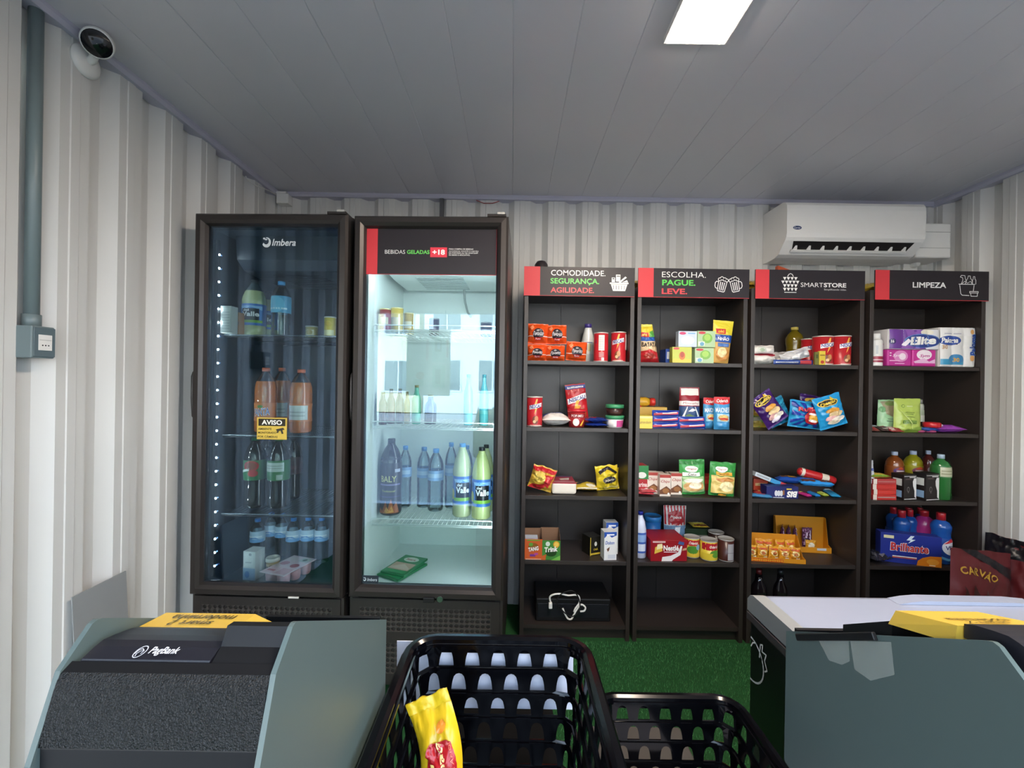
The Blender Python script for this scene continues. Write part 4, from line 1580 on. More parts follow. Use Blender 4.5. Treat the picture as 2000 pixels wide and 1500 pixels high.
def cocoa(front=True, shift=0.0, txt='NESCAU'):
    if not front:
        return [('r', .30, .38, .62, .90, '#e6dcd6'), ('r', .34, .12, .60, .34, '#b52a33'), ('r', .46, .04, .60, .14, '#eadfd9'), ('t', 'U', .16, .68, .06, .12, '#2b3f8c', .03, .2)] + \
               [('r', .33, .44 + .06 * k, .58, .455 + .06 * k, '#bdb0ac') for k in range(7)] + [('r', .32, .17 + .04 * k, .57, .185 + .04 * k, '#e0a9a6') for k in range(4)]
    s = shift
    return [('p', [(.50 + s, .92), (.36 + s, .62), (.47 + s, .62), (.40 + s, .40), (.62 + s, .70), (.51 + s, .70), (.58 + s, .92)], '#efb04a'),
            ('e', .46 + s, .22, .15, .14, '#7a3a1f'), ('e', .52 + s, .27, .09, .09, '#c98a55'), ('e', .42 + s, .17, .07, .05, '#e2b98c'),
            ('p', [(.16 + s, .56), (.80 + s, .66), (.80 + s, .80), (.16 + s, .70)], '#e9e6ea'), ('t', txt, .48 + s, .68, .58, .12, '#26357f', .03, .1, 6), ('r', .2 + s, .04, .75 + s, .06, '#e7c7b8')]


GN = 'red cocoa powder cans'
can('cocoa_can', 'red cocoa can showing its white back label, next to the white bottle', 'can', GN, (1162, 1190, 648, 706), B1, '#bb2730', cocoa(False), Yf=2.24)
can('cocoa_can', 'red cocoa can with yellow bolt at the right end of the first unit\'s top board', 'can', GN, (1197, 1226, 647, 706.5), B1, '#bb2730', cocoa(True, -.10) + [('r', .80, .40, .95, .92, '#e6dcd6')], Yf=2.235)

# second board
can('cocoa_can', 'red cocoa can at the left end of the first unit\'s second board', 'can', GN, (1026, 1057, 777, 836), B2, '#bb2730', cocoa(True, .06), Yf=2.225)
pouch('flour_bag', 'white and blue bag lying beside the red cocoa can', 'bag', None, (1060, 1115, 814, 836), B2, .064, '#e6e3df', [('p', [(.0, .40), (.1, .80), (.85, .85), (.7, .35), (.4, .5)], '#2b4aa0'), ('e', .5, .3, .3, .15, '#f4f1ec')], Yf=2.23, kind='pillow', lie=True, w=.145, h=.17, seed=11, crumple=.006, pinch=0)
pouch('cocoa_pouch', 'red cocoa pouch standing behind the red tub', 'pouch', None, (1112, 1152, 756, 834), B2, .05, '#b9232b',
      [('r', 0, .88, 1, .97, '#2c3f94'), ('r', .1, .90, .9, .94, '#e9e6ea'), ('p', [(.05, .50), (.98, .62), (.98, .76), (.05, .64)], '#e9e6ea'), ('t', 'NESCAU', .52, .63, .82, .10, '#26357f', .03, .1, 8), ('p', [(.45, .58), (.30, .36), (.45, .36), (.40, .2), (.66, .46), (.52, .46), (.62, .60)], '#efb04a'), ('e', .68, .25, .2, .14, '#a8632f')],
      Yf=2.36, ry=-7, seed=12, seal='#c7323a', crumple=.006)
tub('sweet_tub', 'red tub with red lid in front of the red cocoa pouch', 'tub', None, (1110, 1147, 801, 836), B2, '#a8282c', '#c22430', [('r', .1, .62, .9, .88, '#8b1d22'), ('t', 'POP-MEU', .5, .75, .6, .16, '#f2e9e4', .008), ('e', .42, .33, .16, .24, '#efe9e2'), ('p', [(.60, .12), (.80, .5), (.86, .44), (.70, .08)], '#e6b13f')], Yf=2.22, lidh=.14)
for i, (bx, zo, sd) in enumerate((((1142, 1190, 826, 837), 0, 13), ((1144, 1190, 817, 828), .027, 14))):
    pouch('biscuit_pack', ['lower blue packet lying beside the two green-lidded tubs', 'upper blue packet lying beside the two green-lidded tubs'][i], 'packet', 'blue packets on the first unit', bx, B2, .022, '#233a8e',
          [('p', [(.1, .3), (.9, .5), (.9, .7), (.1, .55)], '#c9303a'), ('e', .3, .7, .2, .1, '#e9e6ea')], Yf=2.225, kind='pillow', lie=True, w=.12, h=.12, seed=sd, zoff=zo)
tub('sweet_tub', 'white tub with pink label and green lid, lower of the two stacked', 'tub', 'stacked tubs with green lids', (1186, 1223, 812, 836), B2, '#e8e2e2', '#3f8f63', [('r', .50, .1, .95, .85, '#c94f8c'), ('r', .36, .15, .5, .85, '#f3f0ee')], Yf=2.222, lidh=.28)
tub('sweet_tub', 'dark brown tub with green lid stacked on the white tub', 'tub', 'stacked tubs with green lids', (1186, 1223, 791, 812), B2 + .0625, '#3a2320', '#3f8f63', [('r', .2, .3, .8, .5, '#4a2f28')], Yf=2.222, lidh=.30)

# third board
pouch('snack_bag', 'crumpled yellow and red snack bag at the left end of the third board', 'bag', None, (1027, 1080, 912, 968), B3, .07, '#c9a23a',
      [('p', [(0, 0), (.55, 0), (.75, .35), (.2, .2)], '#b9242b'), ('r', .0, .8, 1, .95, '#b9242b'), ('p', [(.5, .7), (.95, .75), (.8, .2), (.6, .3)], '#c43036'), ('e', .35, .55, .25, .2, '#e0c560')], Yf=2.225, kind='pillow', ry=16, h=.12, w=.125, seed=15, crumple=.014, zoff=-.012)
carton('flour_bag', 'red topped white flour pack lying on the third board', 'bag', None, (1078, 1126, 941, 964), B3, .16, '#e0d8cc', [('r', .0, .92, 1, 1, '#a8243a'), ('r', .05, .1, .95, .16, '#cfc4b8')], Yf=2.232, bev=.012, rough=.35,
       top_art=[('r', .03, .03, .97, .97, '#a8243a'), ('p', [(.35, .55), (.8, .7), (.75, .4), (.4, .35)], '#e4dcd2'), ('r', .08, .1, .92, .2, '#d9a8ac'), ('r', .2, .8, .9, .95, '#5a3a6a')])
pouch('snack_bag', 'flat yellow and black packet lying in the middle of the third board', 'packet', None, (1122, 1173, 930, 953), B3, .03, '#d4b83c', [('p', [(.05, .55), (.5, .95), (.7, .7), (.2, .4)], '#222024'), ('e', .7, .3, .2, .15, '#f0ead8'), ('r', .1, .02, .9, .1, '#e4e2da')], Yf=2.27, kind='pillow', lie=True, w=.13, h=.16, seed=17)
YB = [('p', [(.1, .80), (.5, .95), (.95, .75), (.9, .65), (.5, .82), (.15, .68)], '#242024'), ('e', .55, .45, .3, .12, '#242024'), ('t', 'pipoca', .55, .45, .42, .10, '#d9d4c8', .02, .3), ('r', .3, .1, .95, .2, '#e7d27a')]
pouch('snack_bag', 'yellow snack bag with black print slumped near the right of the third board', 'bag', None, (1168, 1213, 907, 955), B3, .07, '#d9bf2c', YB, Yf=2.29, kind='pillow', seed=18, crumple=.014, ry=-6)
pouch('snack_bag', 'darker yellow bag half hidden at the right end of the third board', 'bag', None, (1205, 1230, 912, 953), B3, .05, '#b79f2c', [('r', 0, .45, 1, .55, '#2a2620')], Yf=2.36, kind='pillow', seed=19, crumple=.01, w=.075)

# fourth board
carton('drink_mix_box', 'orange open display box of drink sachets at the left end of the fourth board', 'box', None, (1021, 1055, 1042, 1095), B4, .075, '#c55a28',
       [('r', .12, .92, .88, .97, '#5f9a3c'), ('e', .5, .62, .3, .2, '#8a5a20'), ('t', 'TANG', .5, .53, .60, .20, WHT, .04, .15, 10), ('r', .3, .17, .62, .28, '#7a3a90'), ('r', .55, .24, .76, .34, '#b04a9a'), ('r', .05, .02, .95, .06, '#e3b59a'), ('e', .35, .75, .12, .09, '#5f9a3c')], opened=.76)
for k in range(4):
    mb = MB()
    mb.box(-.032, .032, 0, .006, 0, .105, mat('#b9bcc0', .25, .3), .001)
    x, Y = onz(1038, 1095, B4)
    tag(mb.build('drink_sachet', loc=(x, Y + .022 + k * .011, B4 + .003), rot=(R(-2), 0, 0)), 'silver drink sachet standing inside the orange open box', 'sachet', 'sachets in the orange drink mix box')
carton('drink_mix_box', 'green open display box beside the orange drink mix box', 'box', None, (1058, 1094, 1041, 1094), B4, .085, '#3f7f35',
       [('e', .32, .82, .12, .12, '#cfd9d0'), ('e', .78, .8, .17, .17, '#d79a2c'), ('e', .78, .8, .12, .12, '#e7c25a'), ('e', .5, .38, .3, .2, '#23421f'), ('t', 'Trink', .5, .55, .72, .26, WHT, .035, .15, 6), ('p', [(0, .2), (.25, .3), (.2, .0), (0, 0)], '#c2602c'), ('p', [(.5, .0), (1, .25), (1, 0)], '#6fae4a')], opened=.72)
carton('tea_box', 'small black and yellow box on the fourth board, turned sideways', 'box', None, (1143, 1172, 1050, 1086), B4, .075, '#17150f',
       [('r', .06, .04, .94, .14, '#c9b13a'), ('e', .5, .62, .12, .12, '#d8d6cf'), ('r', .0, 0, .06, 1, '#c9b13a'), ('r', .94, 0, 1, 1, '#c9b13a'), ('t', 'CHÁ', .5, .34, .4, .12, '#c9b13a', .02)], Yf=2.28, rz=24, w=.068)
milk = [('p', [(0, .78), (.3, .92), (.6, .80), (1, .88), (1, 1), (0, 1)], '#2a52a6'), ('t', 'Dobon', .45, .62, .72, .12, '#2a52a6', .02, .2), ('p', [(.2, .40), (.45, .48), (.4, .36), (.3, .3)], '#6a4638'), ('r', .3, .06, .9, .2, '#c9ccd2'), ('r', .2, .88, .8, .93, '#e9edf4')]
carton('milk_carton', 'front milk carton with blue top on the fourth board', 'carton', 'blue topped milk cartons', (1178, 1203, 1043, 1098), B4, .06, '#e2e1df', milk, Yf=2.222, rz=6)
carton('milk_carton', 'rear milk carton with blue top behind the front one', 'carton', 'blue topped milk cartons', (1182, 1206, 1037, 1090), B4, .06, '#e2e1df', milk, Yf=2.30, rz=4, h=.165)
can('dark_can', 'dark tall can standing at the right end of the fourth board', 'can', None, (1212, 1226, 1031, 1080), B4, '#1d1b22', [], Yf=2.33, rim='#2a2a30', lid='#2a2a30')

# behind the plinth level: recorder box with cables
Xa, Ya = 0.33, 2.24
t = thing('recorder_box', 'black recorder box on the bottom of the first unit', 'box', (Xa, Ya, .0745))
mb = MB()
mb.box(-.19, .19, 0, .20, 0, .115, M_MBLK, .006)
mb.build('case', t)
mb = MB()
mb.box(-.18, .18, -.003, .001, .02, .09, mat('#1c1c22', .25), .001)
mb.build('front_panel', t)


def cable(nm, lab, pts, r_, m, Y, cat='cable'):
    P = []
    for px, py, dy in pts:
        x, z = at(px, py, Y + dy)
        P.append((x, Y + dy, z))
    Q = []
    n = len(P)
    for i in range(n - 1):                          # Catmull-Rom
        p0, p1, p2, p3 = [Vector(P[min(max(i + k, 0), n - 1)]) for k in (-1, 0, 1, 2)]
        for q in range(6):
            u = q / 6
            Q.append(.5 * ((2 * p1) + (p2 - p0) * u + (2 * p0 - 5 * p1 + 4 * p2 - p3) * u * u + (3 * p1 - p0 - 3 * p2 + p3) * u ** 3))
    Q.append(Vector(P[-1]))
    mb = MB()
    mb.tube(Q, r_, m, 8)
    return Q, mb


Q, mb = cable('c', '', [(1075, 1176, 0), (1074, 1166, -.005), (1082, 1161, -.01), (1095, 1160, -.01), (1110, 1163, -.01), (1124, 1162, -.01), (1131, 1166, -.01), (1131, 1178, -.01), (1124, 1188, -.015), (1121, 1195, -.015)], .0045, M_WPL, 2.222)
t = thing('power_cable', 'white power cable with plug draped over the black recorder box', 'cable', (0, 0, 0))
mb.build('cord', t)
Q, mb = cable('c', '', [(1099, 1188, -.012), (1103, 1198, -.015), (1109, 1208, -.015), (1116, 1209, -.015), (1121, 1200, -.012), (1127, 1190, -.01), (1135, 1181, -.012), (1143, 1186, -.015), (1141, 1193, -.015), (1133, 1194, -.012)], .0045, M_WPL, 2.222)
mb.build('cord', t)
x, z = at(1075, 1182, 2.218)
mb = MB()
mb.box(x - .009, x + .009, 2.208, 2.228, z - .014, z + .014, M_WPL, .003)
for q in (-.004, .004):
    mb.lathe([(.0018, 0), (.0018, .012)], M_CHROME, 8, (x + q, 2.218, z - .026))
mb.build('plug', t)
Q, mb = cable('c', '', [(1090, 1190, -.016), (1088, 1170, -.016), (1100, 1158, -.016), (1118, 1154, -.016), (1130, 1168, -.018), (1132, 1190, -.018), (1118, 1204, -.018), (1102, 1196, -.018), (1092, 1184, -.02)], .0028, M_MBLK, 2.222)
tag(mb.build('black_cable'), 'loop of thin black cable hanging over the recorder box', 'cable')

# ================================================================== second unit
pouch('snack_bag', 'tall yellow, cream and red bag of shoestring potatoes at the left end', 'bag', None, (1247, 1290, 632, 708), B1, .085, '#d8c23a',
      [('r', 0, .55, 1, .66, '#2a57a6'), ('p', [(0, .28), (0, .55), (1, .55), (1, .28)], '#cfb48e'), ('t', 'BATATA', .55, .46, .85, .12, '#2b2320', .04), ('p', [(0, 0), (0, .27), (.5, .33), (1, .25), (1, 0)], '#b8262c'), ('e', .5, .16, .3, .08, '#8e2a1e'), ('r', .1, .66, .55, .78, '#b8262c'), ('t', 'old', .3, .72, .3, .07, YLW, .03), ('p', [(.6, .66), (.95, .66), (.9, .84), (.65, .8)], '#58a04a')], Yf=2.225, seed=21, crumple=.006, seal='#e0cf55', topw=.62, warp=lambda u, v: (-.016 * v, 0, 0))
carton('dessert_box', 'dark blue box end beside the bag of shoestring potatoes', 'box', None, (1300, 1312, 680, 708), B1, .09, '#2a4a9a', [('r', .2, .3, .8, .8, '#c9cfda')], Yf=2.30)
gel1 = [('r', .02, .02, .98, .98, '#b9c04a'), ('r', .03, .03, .97, .25, '#e0c044'), ('e', .5, .45, .16, .26, '#c9702c'), ('e', .5, .52, .10, .18, '#a8442a'), ('e', .2, .9, .16, .07, '#c43a44')]
gel2 = [('r', .02, .02, .98, .98, '#a9c49a'), ('e', .55, .55, .28, .3, '#7ab04a'), ('e', .55, .6, .18, .2, '#9fc85a'), ('r', .05, .1, .4, .35, '#d7dfd2'), ('e', .25, .88, .2, .08, '#c43a44'), ('e', .25, .2, .12, .12, '#6aa0c0')]
gel3 = [('r', .02, .02, .98, .98, '#c3cfe0'), ('e', .5, .42, .36, .26, '#efe9d8'), ('e', .5, .46, .24, .16, '#f7f3e6'), ('e', .22, .86, .18, .09, '#c43a6a'), ('r', .5, .82, .9, .9, '#7fb0d8')]
GD = 'small dessert mix boxes stacked on the second unit'
carton('dessert_box', 'yellow-green dessert box at the lower left of the small stack', 'box', GD, (1313, 1351, 678, 709), B1, .04, '#b9c04a', gel1, Yf=2.232)
carton('dessert_box', 'pale green dessert box at the lower right of the small stack', 'box', GD, (1357, 1394, 679, 709), B1, .05, '#a9c49a', gel2, Yf=2.236)
carton('dessert_box', 'pale blue dessert box with white cream picture, upper left of the small stack', 'box', GD, (1325, 1361, 647, 678), B1 + .0812, .04, '#c3cfe0', gel3, Yf=2.236)
carton('dessert_box', 'green dessert box at the upper right of the small stack', 'box', GD, (1362, 1397, 646, 678), B1 + .0812, .04, '#9fbf8a', gel2, Yf=2.236)
pouch('grain_pouch', 'yellow and blue pouch leaning right beside the small dessert boxes', 'pouch', None, (1394, 1426, 625, 709), B1, .045, '#d3a65a',
      [('r', 0, .66, 1, 1, '#d8c93a'), ('r', 0, .48, 1, .66, '#2850a0'), ('t', 'NHÃO', .5, .57, .6, .09, WHT, .03), ('r', .12, .68, .6, .80, '#c23038'), ('t', 'old', .36, .74, .3, .07, YLW, .03), ('e', .5, .2, .38, .16, '#c48a4a'), ('e', .45, .25, .25, .12, '#e9d2a0'), ('r', .2, .38, .8, .46, '#4a70b0')], Yf=2.23, ry=4, seed=22, topw=1.25, seal='#ddd050')
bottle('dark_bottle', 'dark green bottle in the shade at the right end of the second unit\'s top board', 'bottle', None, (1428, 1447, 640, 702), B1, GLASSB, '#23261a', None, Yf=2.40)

carton('candy_box', 'yellow carton of peanut sweets at the left end of the second board', 'box', None, (1246, 1273, 813, 838), B2, .10, '#d9c34a', [('t', 'amendoim', .5, .5, .8, .24, '#7a5a20', .01, .2), ('r', .05, .8, .95, .95, '#e8d98a')], Yf=2.222)
bottle('sauce_bottle', 'red squeeze bottle standing behind the yellow carton', 'bottle', None, (1243, 1254, 776, 836), B2, BLEACH, '#b5262c', (.88, .4, '#b5262c'), Yf=2.40)
t = thing('mustard_bottle', 'yellow squeeze bottle with red cap lying behind the blue biscuits', 'bottle', (0.67, 2.42, B2 + .10 + .001), (0, 0, R(-6)))
# it lies on a low yellow carton
mb = MB()
mb.lathe([(.02, -.03), (.026, -.02), (.026, .06), (.018, .08)], mat('#cfa02c', .3), 20, (0, 0, .027), axis=(1, 0, 0))
mb.build('bottle_body', t)
mb = MB()
mb.lathe([(.022, .08), (.022, .105), (.018, .11)], mat('#c23028', .35), 20, (0, 0, .027), axis=(1, 0, 0))
mb.build('cap', t)
mb = MB()
mb.box(-.06, .14, -.035, .035, 0, .10, mat('#c9a44a', .5), .001)
tag(mb.build('candy_box', loc=(.67, 2.42, B2 + EPS)), 'low yellow carton under the lying yellow bottle', 'box')
BIS = [('p', [(.05, .2), (.95, .45), (.95, .8), (.05, .55)], '#c4505c'), ('p', [(.35, .45), (.9, .62), (.9, .8), (.35, .62)], '#e3c6c9'), ('r', .05, .04, .95, .12, '#9fb0d8')]
GB = 'blue biscuit packs on the second unit'
for i, (x0, x1, yb, zo, lab) in enumerate(((1275, 1326, 839, 0, 'blue biscuit pack at the bottom of the left pile'), (1276, 1327, 828, .030, 'blue biscuit pack in the middle of the left pile'), (1277, 1327, 816, .060, 'blue biscuit pack on top of the left pile'),
                                           (1328, 1380, 839, 0, 'blue biscuit pack at the bottom of the right pile under the coffee bag'), (1326, 1379, 827, .030, 'blue biscuit pack on top of the right pile, before the coffee bag'))):
    xw = at((x0 + x1) / 2, yb, 2.25)[0]
    pouch('biscuit_pack', lab, 'biscuits', GB, (x0, x1, yb - 12, yb), B2, .033, '#24409c', BIS, Yf=2.222, kind='pillow', w=.137, h=.033, seed=30 + i, crumple=.002, pinch=0, zoff=zo, gloss=.22)
pouch('coffee_bag', 'red topped coffee bag with landscape picture on the second unit', 'bag', None, (1329, 1371, 755, 834), B2, .06, '#8e1f2c',
      [('r', .06, .80, .94, .97, '#dedad6'), ('r', .0, .55, 1, .66, '#e2dedb'), ('t', 'Montanha', .5, .605, .75, .06, '#8e1f2c', .0, .2), ('r', .0, .10, 1, .53, '#2f4a78'), ('p', [(0, .10), (0, .25), (.4, .34), (1, .22), (1, .10)], '#5a7a3a'), ('p', [(.2, .10), (.1, .28), (.3, .52), (.34, .52), (.2, .3), (.32, .1)], '#e5e5e5'), ('p', [(.35, .4), (.55, .48), (.75, .44), (.55, .40)], '#f2f2f2'), ('p', [(.8, .10), (.9, .3), (.7, .52), (.66, .52), (.8, .3), (.68, .1)], '#e5e5e5')], Yf=2.30, seed=36, topw=.92, crumple=.003)
MAY = [('p', [(0, .80), (0, 1), (1, 1), (1, .80), (.5, .76)], '#c2262e'), ('t', 'Oderich', .5, .88, .72, .10, WHT, .02, .3), ('t', 'MAIONESE', .5, .60, .88, .15, '#e6eef2', .012), ('r', .12, .24, .88, .48, '#9fcbe0'), ('e', .5, .36, .33, .10, '#c79a5a'), ('e', .5, .40, .26, .05, '#d9c07a'), ('e', .5, .33, .3, .03, '#c23a30')]
pouch('mayonnaise_pouch', 'red and blue mayonnaise pouch half behind the other one', 'pouch', 'red and blue mayonnaise pouches', (1377, 1406, 775, 835), B2, .05, '#3f8ec4', MAY, Yf=2.275, seed=37, crumple=.004)
pouch('mayonnaise_pouch', 'front red and blue mayonnaise pouch at the right of the second board', 'pouch', 'red and blue mayonnaise pouches', (1398, 1429, 775, 839), B2, .05, '#3f8ec4', MAY, Yf=2.222, seed=38, crumple=.004)
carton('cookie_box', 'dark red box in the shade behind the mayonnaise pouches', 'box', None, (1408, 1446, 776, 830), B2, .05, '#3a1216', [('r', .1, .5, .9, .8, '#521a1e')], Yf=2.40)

carton('flour_bag', 'green and red flour pack at the left end of the third board', 'bag', None, (1240, 1266, 903, 958), B3, .09, '#a8262c', [('r', 0, .52, 1, 1, '#2f8048'), ('e', .5, .66, .34, .11, '#e6e6e2'), ('t', 'Farina', .5, .33, .8, .16, '#efe4e0', .02)], Yf=2.27, bev=.008)
for i, (bx, Yf_) in enumerate((((1247, 1280, 958, 966), 2.222), ((1252, 1284, 960, 970), 2.225))):
    pouch('seasoning_sachet', ['red sachet lying at the left in front of the flour pack', 'red and white sachet lying on the other red sachet'][i], 'sachet', 'red sachets on the third board', bx, B3, .016, '#b4454e', [('r', .1, .4, .9, .6, '#e3c9c9')], Yf=Yf_, kind='pillow', lie=True, w=.085, h=.07, seed=40 + i, rz=-10 + 14 * i, zoff=.013 * i)
CH = [('r', 0, .86, 1, 1, '#a8423c'), ('r', 0, .82, 1, .85, '#e8d9d0'), ('t', 'Chips', .5, .68, .8, .16, '#a33a3a', .01, .3), ('p', [(0, .28), (.6, .48), (1, .32), (1, .1), (0, .1)], '#6e4632'), ('e', .55, .26, .3, .12, '#9a6a42'), ('e', .8, .12, .1, .06, WHT)]
GP = 'small white cartons with brown print'
for bx, Yf_, lab in (((1264, 1286, 919, 961), 2.27, 'small white carton nearest the green and red flour pack'), ((1277, 1298, 915, 950), 2.34, 'small white carton at the back of the group, left one'),
                     ((1303, 1325, 917, 950), 2.36, 'small white carton at the back of the group, right one'), ((1289, 1310, 926, 968), 2.225, 'front small white carton of the group'), ((1311, 1332, 921, 963), 2.26, 'small white carton nearest the coconut pouch')):
    carton('small_carton', lab, 'carton', GP, bx, B3, .045, '#d9cdc2', CH, Yf=Yf_, rz=-3)
pouch('coconut_pouch', 'green and white grated coconut pouch on the third board', 'pouch', None, (1331, 1381, 897, 965), B3, .05, '#3f9a4a',
      [('r', .0, .86, 1, .97, '#2f7a3a'), ('e', .45, .74, .26, .09, '#e6e6e0'), ('t', 'Original', .45, .74, .36, .05, '#b03038', .01, .2), ('r', .1, .54, .75, .64, '#e9e9e4'), ('t', 'Coco', .45, .59, .32, .08, '#2b3a2c', .02), ('r', .08, .08, .92, .52, '#a9c890'), ('e', .5, .26, .4, .15, '#cfa46a'), ('e', .55, .28, .25, .09, '#efe3c8'), ('e', .5, .42, .38, .06, '#e9ecdf')], Yf=2.25, ry=-2, seed=45, crumple=.006, kind='stand')
pouch('flake_pouch', 'green and yellow pouch with orange band at the right of the third board', 'pouch', None, (1387, 1438, 904, 970), B3, .05, '#3a8f45',
      [('e', .42, .80, .24, .08, '#e6e6e0'), ('t', 'Original', .42, .80, .34, .045, '#b03038', .01, .2), ('r', .2, .62, .82, .71, '#dba53a'), ('t', 'laranja', .5, .665, .4, .06, '#8a5a1c', .02), ('r', .05, .10, .92, .60, '#d9bf72'), ('e', .6, .3, .28, .15, '#efe0ae'), ('e', .55, .5, .36, .06, '#c98a4a'), ('r', .3, .02, .6, .08, '#e2a33a')], Yf=2.222, ry=3, seed=46, crumple=.008, kind='stand')
carton('long_box', 'long red box lying behind the two green pouches', 'box', None, (1369, 1424, 891, 918), B3, .10, '#8e2a22', [('r', .0, .5, 1, .75, '#b83a2c'), ('r', .7, .2, .98, .8, '#c9463a')], Yf=2.36, rz=-8)

bottle('bleach_bottle', 'white bleach bottle with blue cap at the left end of the fourth board', 'bottle', None, (1238, 1262, 1000, 1090), B4, BLEACH, '#cfd6ea', (.93, .44, '#20309a'),
       (.12, .56, '#3f62b4', [('r', .2, .55, .8, .9, '#8fb0e0'), ('r', .3, .1, .75, .45, '#d6dff0')]), Yf=2.245)
tub('wipe_tub', 'bright blue round tub behind the red chocolate box', 'tub', None, (1261, 1296, 1028, 1086), B4, '#2a6fb4', '#2f84c8', [], Yf=2.405, lidh=.16, taper=.95)
carton('chocolate_box', 'red chocolate box with white lettering at the front of the fourth board', 'box', None, (1269, 1341, 1057, 1098), B4, .165, '#94141f',
       [('t', 'Nestlé', .56, .62, .42, .26, WHT, .035), ('p', [(.30, .0), (.32, .2), (.55, .26), (.75, .42), (.82, .72), (.87, .72), (.82, .3), (.62, .08), (.58, 0)], '#e6e2e0'), ('r', .36, .42, .72, .45, '#e9e6e4'), ('p', [(.10, .35), (.32, .48), (.30, .82), (.12, .66)], '#d9b64a'), ('p', [(.16, .55), (.33, .62), (.31, .84), (.18, .80)], '#e9dca8'), ('p', [(.74, .82), (.90, .76), (.92, .9), (.78, .96)], '#3f5a8e'), ('p', [(.86, .5), (.98, .54), (.98, .64), (.88, .6)], '#c9a078'), ('r', .05, .88, .40, .96, '#d9b6b4')], Yf=2.222, rz=2)
pouch('popcorn_pouch', 'red and white striped pouch standing behind the red chocolate box', 'pouch', None, (1300, 1340, 999, 1080), B4, .05, '#d9d4d2',
      [('r', .02 + .14 * k, .55, .09 + .14 * k, 1, '#b8242c') for k in range(7)] + [('p', [(.15, .62), (.5, .54), (.85, .62), (.8, .84), (.5, .90), (.2, .84)], '#a8202a'), ('t', 'Pipoca', .5, .73, .5, .09, '#f0e9e2', .02, .2), ('r', 0, .28, 1, .54, '#6f8fae'), ('p', [(.3, .1), (.45, .5), (.7, .52), (.6, .2)], '#e4e8ec'), ('r', 0, 0, 1, .28, '#5a4a2c')], Yf=2.40, seed=47, topw=1.12)
PEA = [('r', 0, .62, 1, .9, '#b5222c'), ('t', 'Oderich', .45, .76, .45, .14, WHT, .02, .3), ('e', .42, .42, .3, .2, '#4f8a34'), ('r', .0, .06, 1, .24, '#d9b93a'), ('e', .7, .55, .12, .14, '#7fb0d0')]
CORN = [('r', 0, .55, 1, .9, '#b5222c'), ('t', 'Oderich', .6, .73, .45, .14, WHT, .02, .3), ('e', .65, .40, .25, .16, '#5f9a3a'), ('r', .0, .06, 1, .40, '#dcc23c'), ('e', .7, .3, .2, .12, '#5f9a3a')]
GV = 'tins at the right of the fourth board'
can('food_tin', 'tin of green peas with red top band next to the red chocolate box', 'tin', GV, (1342, 1371, 1054, 1093), B4, '#c9b74a', PEA, Yf=2.26, rim='#b9b7b2')
can('food_tin', 'yellow and red corn tin in the middle of the row of tins', 'tin', GV, (1375, 1407, 1061, 1100), B4, '#dcc23c', CORN, Yf=2.222, rim='#b9b7b2')
can('food_tin', 'dark brown tin with white back label at the right end of the tins', 'tin', GV, (1410, 1439, 1061, 1104), B4, '#43211c', [('r', .42, .08, .78, .82, '#a9a6a8'), ('r', .42, .4, .78, .42, '#6a6668')], Yf=2.218, rim='#b9b7b2')
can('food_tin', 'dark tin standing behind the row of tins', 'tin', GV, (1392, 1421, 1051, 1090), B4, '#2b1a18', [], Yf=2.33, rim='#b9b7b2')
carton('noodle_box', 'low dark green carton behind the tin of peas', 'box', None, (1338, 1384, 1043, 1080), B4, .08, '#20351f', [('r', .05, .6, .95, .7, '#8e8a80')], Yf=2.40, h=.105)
pouch('seasoning_sachet', 'yellow pouch lying on the low green carton behind the tins', 'sachet', None, (1364, 1400, 1036, 1050), B4, .02, '#d0b83c', [('r', .1, .1, .9, .3, '#6a3a22'), ('e', .5, .6, .3, .2, '#e9dc8a')], Yf=2.40, kind='pillow', lie=True, w=.09, h=.085, zoff=.1065, seed=48, xyz=(1.045, 2.44, B4 + .1065 + .011))

# ================================================================== third unit
pouch('diaper_pack', 'lower white pack lying at the left end of the third unit\'s top board', 'pack', 'white packs at the left of the third unit', (1468, 1522, 693, 711), B1, .07, '#dad7d2', [('r', .0, .8, 1, .95, '#a33040')], Yf=2.23, kind='pillow', w=.135, h=.055, seed=50, crumple=.008, pinch=0)
pouch('diaper_pack', 'upper white pack with round green mark on top of the other white pack', 'pack', 'white packs at the left of the third unit', (1471, 1519, 676, 694), B1, .07, '#e4e1dc', [('e', .38, .5, .18, .34, '#cfd3cc'), ('e', .38, .5, .09, .16, '#9fb09a'), ('r', 0, .05, 1, .15, '#a33040')], Yf=2.235, kind='pillow', w=.125, h=.05, seed=51, crumple=.006, pinch=0, zoff=.048)
pouch('blue_packet', 'flat blue and red packet under the silver bags', 'packet', None, (1513, 1590, 705, 712), B1, .02, '#2c4690', [('r', .05, .3, .6, .6, '#c3c9d8'), ('r', .65, .1, .95, .9, '#b8424a'), ('t', 'Desinfetante Suave', .36, .45, .55, .2, '#24365f', .01)], Yf=2.222, kind='pillow', w=.20, h=.024, seed=52, crumple=.002, pinch=0)
pouch('silver_bag', 'crumpled white and silver bag slanting up to the cocoa cans', 'bag', 'white and silver bags on the third unit', (1533, 1588, 682, 706), B1, .05, '#c9c9cb', [('p', [(.1, .2), (.5, .6), (.9, .5), (.4, .1)], '#e9e9ea'), ('r', .5, .65, .9, .8, '#a9a9b2')], Yf=2.225, kind='pillow', ry=-17, w=.15, h=.052, seed=53, crumple=.014, zoff=.001)
pouch('silver_bag', 'crumpled grey and white bag behind, before the oil bottle', 'bag', 'white and silver bags on the third unit', (1508, 1548, 686, 706), B1, .05, '#b5b3b3', [('p', [(.2, .3), (.6, .7), (.9, .4)], '#dddcdb')], Yf=2.30, kind='pillow', ry=-8, w=.12, h=.06, seed=54, crumple=.014)
